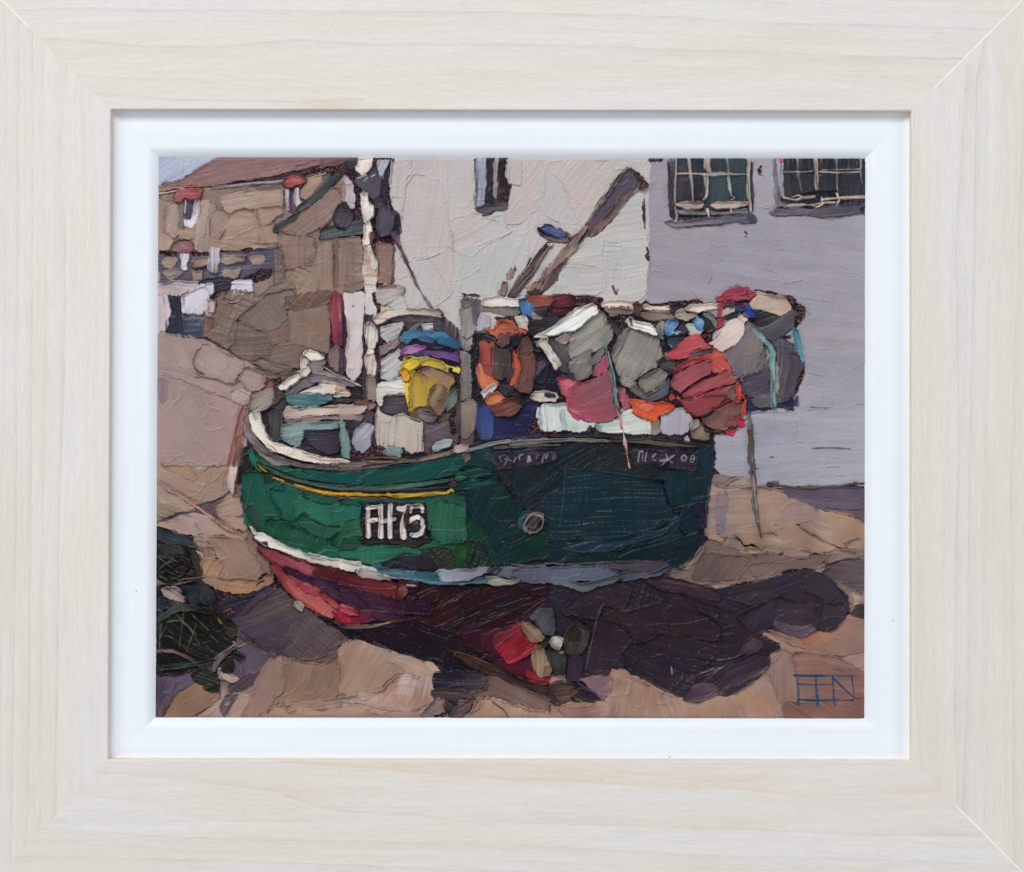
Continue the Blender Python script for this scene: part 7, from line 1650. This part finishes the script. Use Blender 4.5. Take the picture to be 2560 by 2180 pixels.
paint("""
@S
greyhouse|a4a4b0|1860,1035 1990,1030 1990,1100 1880,1100|t=.8 d=2
@H
# mooring pole standing behind the stern
pole|4f4743>5c5450>48403c|865,1240 880,1400 890,1550 880,1680 895,1764|w=24,38,40,28,40 t=6 r=2 v=1.6
@F
# lifebuoy
lifebuoy|b06048>bd6b50>ab5843|1440,420 1480,400 1540,420 1560,340 1620,325 1720,330 1760,380 1860,430 1850,460 1740,500 1640,470 1570,510 1540,470 1480,440|t=9 r=4 d=0
lifebuoy|9c4c3e>b4614c|1540,430 1620,350 1720,380 1780,440 1740,490 1620,470|t=4 r=2
lifebuoy|2c2b33>37343c|1410,470 1460,440 1540,500 1560,550 1500,540 1420,520|t=8 r=3
lifebuoy|5c4742>6a534c>4a3a38|1560,560 1600,490 1680,470 1710,500 1690,560 1620,600|t=8 r=3
lifebuoy|2e2e38>3a3a46|1710,520 1750,480 1840,480 1800,550 1730,600|t=8 r=3
lifebuoy|96493e>8f4440>9c4c45>a05040|1400,560 1430,535 1540,560 1530,640 1540,900 1500,920 1440,860 1400,760|t=8 d=88 r=3 v=1.3
lifebuoy|c4694a>cf7a58>c8704e|1370,820 1400,740 1430,860 1520,920 1590,940 1570,990 1480,980 1440,1040 1400,960|t=7 r=4 d=-70
lifebuoy|54453e>5f4e46>4d3f3a|1530,600 1560,580 1600,640 1640,800 1650,900 1600,920 1540,910 1520,800|t=6 d=88 r=2
lifebuoy|443a3c>4d4242|1600,600 1700,640 1710,760 1680,860 1640,900 1620,740|t=5 d=80
lifebuoy|3c3a52>6a4a46|1690,760 1730,760 1720,860 1680,960 1660,900|t=4 d=80
lifebuoy|c0583a>cf6642>b85438|1730,640 1760,610 1800,700 1810,820 1770,960 1730,1000 1700,960 1740,860|t=8 r=3 d=85
lifebuoy|6c4a3a>7c5242>70493e>7a4c46|1770,640 1840,520 1880,500 1920,640 1950,700 1940,860 1900,1040 1820,1060 1740,990 1790,880 1820,760|t=8 d=85 r=3 v=1.2
lifebuoy|5b4636|1830,520 1870,480 1930,620 1880,680 1800,660|t=5 d=70
lifebuoy|c9c0c0>b8aeb4|1420,1050 1480,990 1540,960 1565,990 1520,1050 1450,1110|t=8 r=3 d=45
lifebuoy|312d36>3d3840>2f2c33|1590,960 1640,960 1730,990 1730,1050 1670,1100 1580,1030|t=7 r=3
lifebuoy|2e2e36>3c3c45|1710,1070 1780,1050 1850,1100 1850,1160 1790,1170 1740,1130|t=7 r=3
lifebuoy|c9744c>d08058>b4654a|1460,1130 1500,1060 1570,1040 1660,1110 1620,1160 1520,1180 1470,1160|t=7 r=4
lifebuoy|6f4436>7f5040>6a3f35|1480,1170 1600,1170 1680,1110 1740,1100 1810,1180 1780,1230 1700,1280 1600,1290 1540,1270|t=8 r=4 d=20 v=1.4
# blue and violet hats over the yellow buoy
buoy|3d78a0>4c8ab8>3f7ba4|600,530 650,440 780,415 880,430 940,440 1060,450 1100,490 1040,520 960,530 860,500 740,500 680,560|t=9 d=-8 r=4
buoy|2f6a94>2c6488>27587c|940,520 1080,490 1140,510 1210,560 1210,600 1160,610 1040,580 970,550|t=9 d=-12 r=4
buoy|25223a>312c48|700,550 800,530 900,550 1060,590 1140,620 1100,650 980,620 880,590 740,580|t=4
buoy|405a80>54688c|790,495 880,510 940,540 900,545 820,530|t=5
buoy|b878b4>c887c0>8a5690|600,690 610,640 680,590 780,575 860,590 840,620 760,640 720,670 640,690|t=8 d=10 r=4
buoy|5f4480>714c8c>7c5098>64457e|720,670 860,630 980,630 1080,650 1170,660 1190,700 1180,760 1080,730 980,700 880,680 760,700|t=8 d=-8 r=4
buoy|39407c>4a5090|640,700 760,650 860,680 900,690 800,700 700,720|t=5
buoy|35295c|585,700 640,680 700,690 650,720 610,725|t=5
buoy|241c38|1000,700 1180,750 1190,775 1080,750|t=3
buoy|b8a840>d0bc48>c2ac46|640,700 780,690 900,700 1000,730 1100,780 1190,800 1190,850 1120,830 1060,850 960,810 840,790 720,830 660,850 620,850 640,760|t=8 d=-8 r=3
buoy|d9be34>e6cc44>d0a82c|605,840 640,760 740,700 830,720 800,770 700,830 650,850|t=8 d=20 r=4 v=1.3
buoy|c6b348>bda83e>b2a044|800,740 900,700 1000,730 1060,780 1040,820 920,800 820,780|t=5 d=0 r=3
buoy|e8d24c|1100,790 1190,810 1190,850 1130,830|t=4
buoy|283040|1080,800 1130,805 1120,840 1090,830|t=3
buoy|d2b838>e8d048>e0c63c|640,880 700,850 760,830 720,960 700,1080 710,1200 690,1190 660,1040|t=7 d=85 r=4 v=1.2
buoy|e0a020|600,840 650,820 690,870 680,920 640,930|t=4
buoy|c8ae42>bca042>a88c48>8c745a|720,900 760,840 840,800 920,800 1040,830 1110,870 1140,940 1100,1000 1060,1180 1000,1260 900,1270 800,1220 720,1200 700,1060|t=8 d=82 r=4 v=1.3
buoy|c0a448>ac903e|720,880 780,860 850,900 870,1000 840,1180 750,1190 710,1050|t=4 d=85 r=3
buoy|7d6a44>70604a>6b5a50|870,1140 900,1040 960,980 1040,980 1080,1040 1060,1180 1000,1280 900,1250|t=6 d=60 r=4 v=1.4
buoy|9c8650|900,1060 990,960 1040,960 960,1120 920,1180|t=3 d=60
buoy|c0a22e|690,1180 740,1190 730,1250 690,1230|t=5
buoy|5d5034>6b5a38|700,1250 780,1220 860,1320 800,1330 720,1300|t=5
buoy|54433f|760,1200 860,1190 960,1250 860,1250|t=4
buoy|6c6168>7b7078>5f555e|770,1230 800,1215 850,1250 960,1260 970,1290 930,1335 860,1335 790,1290|t=7 d=-15 r=3
buoy|6a5c36>514734|970,1290 1040,1260 1110,1260 1080,1320 980,1340|t=4 r=3
buoy|646e68>707c76>5d6863|1080,1060 1140,990 1170,1020 1160,1120 1130,1190 1070,1240 1060,1160|t=6 d=80 r=3
~||780,850 860,1000 850,1180|w=6 t=3
~||860,900 890,880 920,910|w=6 t=3
~||960,1080 1000,1030 1020,1100 980,1130|w=5 t=3
~||900,1150 960,1060 1040,1000|w=6 t=3
~|54432c|780,800 860,780 1020,830 1060,850|w=6 t=-4
@E
# bow interior
boatbow|35303a>3c3540>322e38|980,1240 1080,1230 1300,1060 1500,850 1700,880 2000,1000 2072,1000 2072,1700 1900,1700 1500,1600 1250,1540 1100,1400|t=1.2 s=1.6
boatbow|4a4b4b>565854>4a4d50|1150,1240 1290,1240 1290,1360 1270,1500 1240,1530 1150,1510 1180,1400|t=3 d=85
boatbow|4a4845>565450|1180,1060 1290,1060 1310,1160 1250,1220 1150,1180|t=2
boatbow|6e3c3e|2000,1140 2072,1120 2072,1200|t=3
boatbow|3c3b48>53525e|1900,1320 2072,1300 2072,1680 1960,1660 1950,1450|t=2
*||1920,1650 2072,1590 2072,1700 1930,1710|y=.3
# small deckhouse / hatch at the bow
hatch|7b7478>88808a>7c7680|1310,1040 1340,1010 1480,880 1560,880 1640,850 1760,890 1620,940 1500,1000 1340,1110 1310,1080|t=5 d=40 r=3
hatch|75707c>807c8a>726e78|1550,890 1640,850 1760,880 1860,900 1940,940 2060,970 1980,990 1880,970 1760,930 1660,940 1560,930|t=5 d=-8 r=3
hatch|b8a68c>c0ac84>b49c72|1640,960 1780,935 1840,950 1960,1020 1960,1060 1850,1050 1760,1010|t=6 d=-12 r=3
hatch|c6bda8>d2c8b4>c8bea8|1460,1060 1560,1000 1700,975 1820,990 1800,1050 1640,1060 1500,1060|t=7 d=5 r=3
hatch|cfc6b4|1760,1070 1880,1050 1970,1060 1940,1080 1820,1085|t=6 r=3
hatch|4a7074>5a8488>4f777c>6a8e90|1310,1090 1400,1070 1600,1065 1780,1080 1790,1120 1700,1160 1560,1190 1420,1180 1340,1150|t=6 d=2 r=3 v=1.3
hatch|6a685c>5a584f|1790,1090 1900,1120 1980,1130 1840,1140|t=3
hatch|9a8c78>c2b6a0>c6bba8>b0a28c|1300,1240 1330,1190 1480,1210 1700,1180 2072,1170 2072,1270 1800,1270 1500,1290 1420,1310 1320,1320|t=7 d=3 r=4
hatch|8a6f68>9b8a88|1300,1320 1420,1310 1640,1280 2072,1275 2072,1310 1700,1310 1480,1350 1340,1345|t=4 d=4
hatch|c9bfb0>b0a298|1475,700 1500,665 1545,690 1560,760 1540,830 1490,830 1475,760|t=8 r=4 d=88
hatch|d6cfc0>e0d9c9>d2cab6|1500,660 1530,622 1580,620 1650,660 1700,700 1670,745 1600,745 1550,700|t=10 r=5 d=-30
hatch|77706e>857e7c|1560,760 1600,740 1700,730 1710,800 1660,840 1590,850|t=5 r=2
hatch|d8cfc0>e2dacb>d3cab9|1240,995 1300,950 1370,890 1450,840 1530,800 1565,840 1510,890 1470,900 1400,960 1310,1020 1270,1020|t=9 d=38 r=5
hatch|cfc6b6|1480,830 1540,800 1570,830 1520,890 1490,880|t=7 r=5
hatch|bdb3a8>8c8278>c4bab0|1700,790 1760,830 1860,880 1960,930 2072,980|w=10,16,22,14,10 t=7 r=3
hatch|908680>9c928c|1620,840 1700,830 1800,860 1900,900 1880,910 1740,880|t=4
~|2d292c|1940,1000 2072,1050|w=40 t=0
~|2d292c|1240,960 1340,890 1440,850|w=8 t=0
# blue-grey hatch frame
hatch|7c9394>86a0a0>7a9498|1270,1480 1290,1370 1480,1360 1700,1335 1850,1330 1850,1410 1500,1440 1480,1520 1400,1570 1290,1530|t=6 d=8 r=3
hatch|7a9294>6d8a86|1850,1340 1890,1330 1920,1420 1950,1480 1960,1600 1950,1700 1900,1690 1870,1560 1880,1440|t=7 d=-80 r=3
hatch|3b3848>453f50>3a3646|1500,1460 1540,1430 1840,1440 1870,1560 1850,1630 1760,1650 1640,1620 1560,1560|t=5 d=0 r=4 o=.5
hatch|302c38|1500,1430 1840,1425 1840,1460 1540,1465|t=3
hatch|8fb5a0|1400,1590 1470,1540 1450,1580|t=4
@F
hatch|9599a8>a9adbc>b3b6c4|120,1560 150,1440 230,1350 330,1370 340,1420 310,1480 310,1580 230,1650 160,1610|t=7 d=60 r=4
hatch|7d9a96>6f8c86|0,1340 50,1350 60,1440 90,1480 100,1620 95,1700 50,1690 20,1560|t=6 d=-80
hatch|8f8378>7d5a50>8c6258|150,1150 220,1125 350,1160 340,1190 290,1220 260,1200|t=5 r=3
hatch|b9a98e>c3b49c|0,1190 150,1180 260,1190 250,1240 120,1280 0,1290|t=5 d=2 r=3
hatch|84706a>958784|0,1280 200,1260 240,1280 210,1320 0,1320|t=3
@E
bollard|8d8676>a09888>8f8878|950,1180 970,1110 1050,1050 1130,1020 1200,1015 1215,1060 1190,1140 1120,1210 1040,1235 970,1220|t=10 d=25 r=4 v=.8
bollard|4c4034>5a4c3e|1200,1020 1300,1030 1300,1090 1240,1150 1190,1160 1210,1080|t=4
@E
gunwale|76685f>87776c>8b7f7c>7e7678|900,1290 950,1200 960,1280 960,1400 1040,1540 1160,1650 1300,1720 1400,1764 1200,1764 1080,1680 980,1560 910,1440|t=6 d=-60 r=2 v=1.4
gunwale|ccd2c6>dcd9ca>cfc8b6|960,1320 980,1240 1050,1230 1070,1330 1120,1440 1200,1560 1260,1640 1180,1620 1080,1520 990,1420|t=8 d=-60 r=4
gunwale|b5ac98|980,1240 1060,1240 1080,1310 1010,1330|t=3
gunwale|c8bfa9>d3c9b2>c2b8a2|1180,1560 1260,1560 1400,1610 1600,1670 1760,1710 1960,1735 1960,1764 1700,1764 1480,1720 1300,1650|t=7 d=-18 r=4
@I
gunwale|cfc6b0>d8cfba>c9c0ab|1130,80 1220,110 1400,190 1560,240 1760,290 1940,290 1940,310 1780,315 1560,290 1400,260 1250,200|t=7 d=-18 r=4
gunwale|7a6d68>89797a>6c625e>5a4f50|930,20 1000,100 1100,180 1200,240 1340,300 1500,340 1700,360 1900,370 2072,370|w=46,56,50,44,40,32,34,36,40 t=7 r=3 v=1.8
gunwale|4f4440>64564e|1150,220 1250,270 1450,300 1600,330 1800,345 2072,325|w=16,22,12,12,14,20 t=4
gunwale|77655a>6a5a52|1780,330 1900,330 2072,340|w=14,26,30 t=4
~|25222a|1240,210 1440,290 1650,330|w=8 t=-2
@J
gunwale|736459>7f6d5e>6c5f5a>7a6b64|0,330 150,330 300,310 480,300 650,290|w=46,40,36,20,20 t=6 r=3 v=1.8
gunwale|8c7456>9a8262>8f785c>9c8a6c|230,290 400,300 600,300 800,280 1000,240 1150,190 1270,170|w=10,24,30,34,34,36,40 t=6 r=3 v=1.4
gunwale|55484c>6b5e5e|250,270 400,255 640,270 700,290 900,240 1140,180|w=14,14,20,16,14,20 t=4
gunwale|5c4f4c>6e5f56|0,385 200,370 400,340 640,300|w=16,22,20,12 t=4 y=.3
gunwale|a39484>c2b5a4|1150,150 1290,130 1280,180 1200,210 1140,200|t=8 r=4
gunwale|5d4f58>6f606a|1240,210 1300,210 1305,270 1260,300 1240,260|t=5
gunwale|7c7a7a>8e8c8b>84827f>8c8981|1270,190 1400,150 1550,110 1700,90 1900,85 2072,75|w=26,34,38,34,30,36 t=7 r=3 v=1.6
gunwale|4c5150>61625f>4f5252|1550,160 1700,140 1900,135 2072,115|w=30,34,30,34 t=4 d=4
gunwale|33313a>2b2a33|1330,130 1500,80 1700,55 1900,45 2072,35|w=16,14,12,12,10 t=3
@K
gunwale|7d7b78>8b8883>8a867f>6e6762|0,120 200,100 400,85 600,75 800,85 960,90 1000,90|w=50,46,40,34,36,34,14 t=7 r=3 v=1.8
gunwale|4a5350>565e5a|0,150 250,135 480,130|w=24,30,16 t=4
gunwale|4e4342>5d4f4a>544844|1000,80 1200,85 1400,105 1600,125 1750,140 1860,145|w=40,44,44,42,28,6 t=6 r=3 v=1.6
gunwale|3a3f44>2e363c|0,70 300,45 700,45 1100,50 1500,80 2000,140|w=10,12,14,12,16,16 t=4
*||950,70 1040,60 1020,80 960,90|y=.4
""")

paint("""
# ropes hanging over the side and final touches
@G
rope#grey|6b9c96>5f8a86>84aaa0>5f847e>7ba098|905,490 930,560 960,680 990,800 1015,920 1035,1050 1050,1180 1075,1290|w=6,20,34,38,36,32,26,8 t=7 r=3 v=2
rope#grey|a5a3a0>4e5c60|960,640 1000,820 1020,980|w=10,12,8 t=4
rope#grey|b04a60>d09aa0>b0506a|1040,1200 1080,1300 1095,1400|w=8,20,10 t=6
rope#grey|b8c0c0|1110,1400 1118,1490|w=5 t=3
rope#grey|cfc4bc>c47a74>c8b8ac|1120,1480 1128,1560 1140,1600 1160,1720 1175,1800|w=14,38,16,8,5 t=6
@E
cottage|a8977e|705,120 780,150 860,125|w=10 t=4
@F
~||860,240 940,220 1000,240|w=6 t=2
@L
pole|564c46>635850>6b5f56>5a504a|865,-10 885,60 893,210 900,380 915,500|w=34,44,38,46,40 t=7 r=2 v=1.5
pole|645a58>7b7374>5f5654>6a6066|900,400 912,540 925,700 945,860 985,1040|w=42,42,40,36,16 t=7 r=3 v=2
~|a8a0a2|895,230 900,280|w=8 t=2
~|a8a0a2|905,450 925,620 940,760 960,900|w=5 t=2
# signature
@Q
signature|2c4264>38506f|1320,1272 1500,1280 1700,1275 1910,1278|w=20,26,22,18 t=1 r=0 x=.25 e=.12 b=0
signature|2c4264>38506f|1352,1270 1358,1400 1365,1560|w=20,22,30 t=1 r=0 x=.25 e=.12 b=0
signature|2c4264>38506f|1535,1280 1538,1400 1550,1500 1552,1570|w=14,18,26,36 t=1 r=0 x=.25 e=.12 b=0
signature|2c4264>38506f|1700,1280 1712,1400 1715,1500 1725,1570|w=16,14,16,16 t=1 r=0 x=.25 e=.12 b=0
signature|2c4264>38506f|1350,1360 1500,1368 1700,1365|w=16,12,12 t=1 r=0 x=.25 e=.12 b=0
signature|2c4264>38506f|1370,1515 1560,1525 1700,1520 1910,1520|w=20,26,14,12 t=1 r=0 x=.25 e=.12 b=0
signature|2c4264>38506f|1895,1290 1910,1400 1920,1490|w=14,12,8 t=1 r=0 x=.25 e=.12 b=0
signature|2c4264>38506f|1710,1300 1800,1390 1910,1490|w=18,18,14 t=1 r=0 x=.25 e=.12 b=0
~||1380,1300 1500,1306 1690,1300 1880,1300|w=6 t=1.6
~||1300,1530 1350,1560|w=8 t=3
~||1400,1545 1530,1550|w=5 t=1.5
# lobster pots
@I
creel#a|26251f>201f1b>2a2a24|20,950 150,980 300,1050 420,1130 400,1250 480,1400 460,1470 300,1500 160,1550 20,1480|t=2 s=2 d=-30
creel#a|3a4046>474e52>3c4248|20,970 180,990 340,1060 420,1120 440,1160 380,1160 260,1120 120,1110 20,1060|t=6 d=-15 r=5 v=1.8
creel#a|4a4c3e>3a3a34|20,1120 200,1140 320,1180 280,1230 100,1200|t=4 y=.4
creel#a|3d3b30>4c4638|380,1180 440,1220 460,1320 480,1440 440,1440 400,1320|t=4 y=.3
~|6a685e|40,1240 160,1340 240,1400|w=8 t=4
~|6a685e|120,1220 240,1300|w=8 t=4
~|6e6a5e|60,1370 200,1260|w=6 t=4
~|6a685e|100,1330 200,1290|w=6 t=4
~|15161b|100,1470 200,1370 300,1310|w=12 t=-4
~|6e6a5e|170,1480 260,1440 390,1400|w=7 t=4
~|6a685e|150,1400 300,1460|w=7 t=4
~|15161b|290,1450 380,1350|w=12 t=-4
~|5a5650|230,1400 400,1430|w=6 t=4
~|4a4850|280,1270 400,1360|w=6 t=4
~|6e6a5e|60,1440 140,1480|w=8 t=4
creel#a|7a685e>8c7a70>6f5f58|20,1480 100,1530 170,1550 260,1520 420,1480|w=24,30,34,30,16 t=7 r=3
creel#a|8f7f78>a09088|250,1500 300,1470 430,1460 520,1440|w=6,12,12,8 t=6
@M
creel#b|26271f>1f201a>2a2b24|20,400 100,380 260,380 440,340 560,400 620,520 640,640 760,720 830,800 800,960 640,1060 300,1260 20,1270|t=2 s=2 d=-30
creel#b|262b38>313c48>273038|240,420 330,390 470,400 480,520 430,560 340,520|t=5 d=10 r=3
creel#b|b39f98>bda8a0>a8948e|90,405 150,400 245,390 280,460 310,530 260,555 170,540 130,490|t=8 r=4
creel#b|34393a>3f4444>2f3333|420,320 500,380 590,430 620,520 560,560 480,540 470,430|t=5 s=3 r=5
creel#b|2b3138>3a4248|30,520 120,500 190,540 120,600 40,620|t=5 r=3
creel#b|44494a>50554f>3c4240|40,700 120,640 210,560 330,560 470,600 560,620 580,650 420,620 250,610 130,680 50,730|t=6 r=5 d=25 v=1.5
creel#b|35352c>4a4734|560,600 660,700 760,760 820,840 790,900 700,800 600,700|t=5 s=3 r=5 v=2
~|8f7f30|650,705 680,750|w=16 t=4
~|6f6438|50,620 90,640|w=14 t=3
~|6e6e5e|130,740 260,720 360,800 460,960|w=8 t=4
~|6e6e5e|200,640 320,750 420,860|w=8 t=4
~|6e6e5e|320,600 480,760 560,830|w=8 t=4
~|54544c|60,880 180,890 280,960 330,1000|w=8 t=4
~|666653|300,620 290,760 270,900 260,1000|w=8 t=4
~|666653|430,760 380,900 330,1030|w=8 t=4
~|15171c|560,800 540,880 500,930|w=12 t=-4
~|6e6e5e|120,800 200,860|w=8 t=4
~|6e6e5e|570,870 640,940|w=6 t=4
~|6e6e5e|520,970 610,1050|w=6 t=4
~|666653|640,840 760,940|w=6 t=4
~|666653|160,680 120,800 60,900|w=8 t=4
~|5c5650|80,760 60,900 60,1000|w=14 t=4
creel#b|7a675e>867267>6f5d58>7c6a62|20,1030 200,1030 320,1080 440,1150 540,1240 600,1260|w=26,30,30,26,34,20 t=7 r=3 v=1.4
creel#b|3f4a4e>4c575a>3c4548|20,1230 150,1190 300,1180 480,1150 640,1110 800,1080|w=30,40,44,40,32,20 t=6 r=4 v=1.8
creel#b|6c5f64>7c6e76>675a5f|600,1250 620,1160 680,1090 760,1030 820,1000|w=50,50,52,40,16 t=8 r=4 v=1.2
creel#b|9a8a7a|800,940 850,990 900,960 960,940|w=14,16,8,6 t=5
creel#b|c8b8a8>cdbba8>bca898|660,1220 700,1230 800,1290 840,1310 790,1330 720,1310 670,1290|t=9 r=5 d=-30
creel#b|a39a94>cdc6be|590,1300 620,1320 660,1290|w=10,22,20 t=6
creel#b|2b2c28>33352e|690,1150 780,1130 800,1180 760,1240 700,1220|t=4
creel#b|2c312e>363a34>2b2d2b|380,1250 500,1210 620,1270 640,1360 560,1370 420,1340|t=5 s=3 r=5
creel#b|2a2e24>33361f|520,1410 560,1380 650,1370 640,1410 580,1430|t=5 r=4
creel#b|36382c|800,1040 900,1090 870,1110 820,1090|t=5 s=3 r=5 y=.3
~|7f7a40|870,1210 890,1250|w=16 t=4
~|b8b0a4|800,970 760,1000 660,1060 620,1100|w=5 t=3
""")
finish_painting(META)
kb = S * (D + 39) / D
box('backing_board', (360 - CX) * kb, (2200 - CX) * kb, 45.5 * S, 68 * S, -(1830 - CY) * kb, -(356 - CY) * kb, M_BACK, root)
w = box('wall', -1.6, 1.6, 111 * S, 111 * S + 0.1, -1.3, 1.3, M_WALL)
w['kind'] = 'structure'
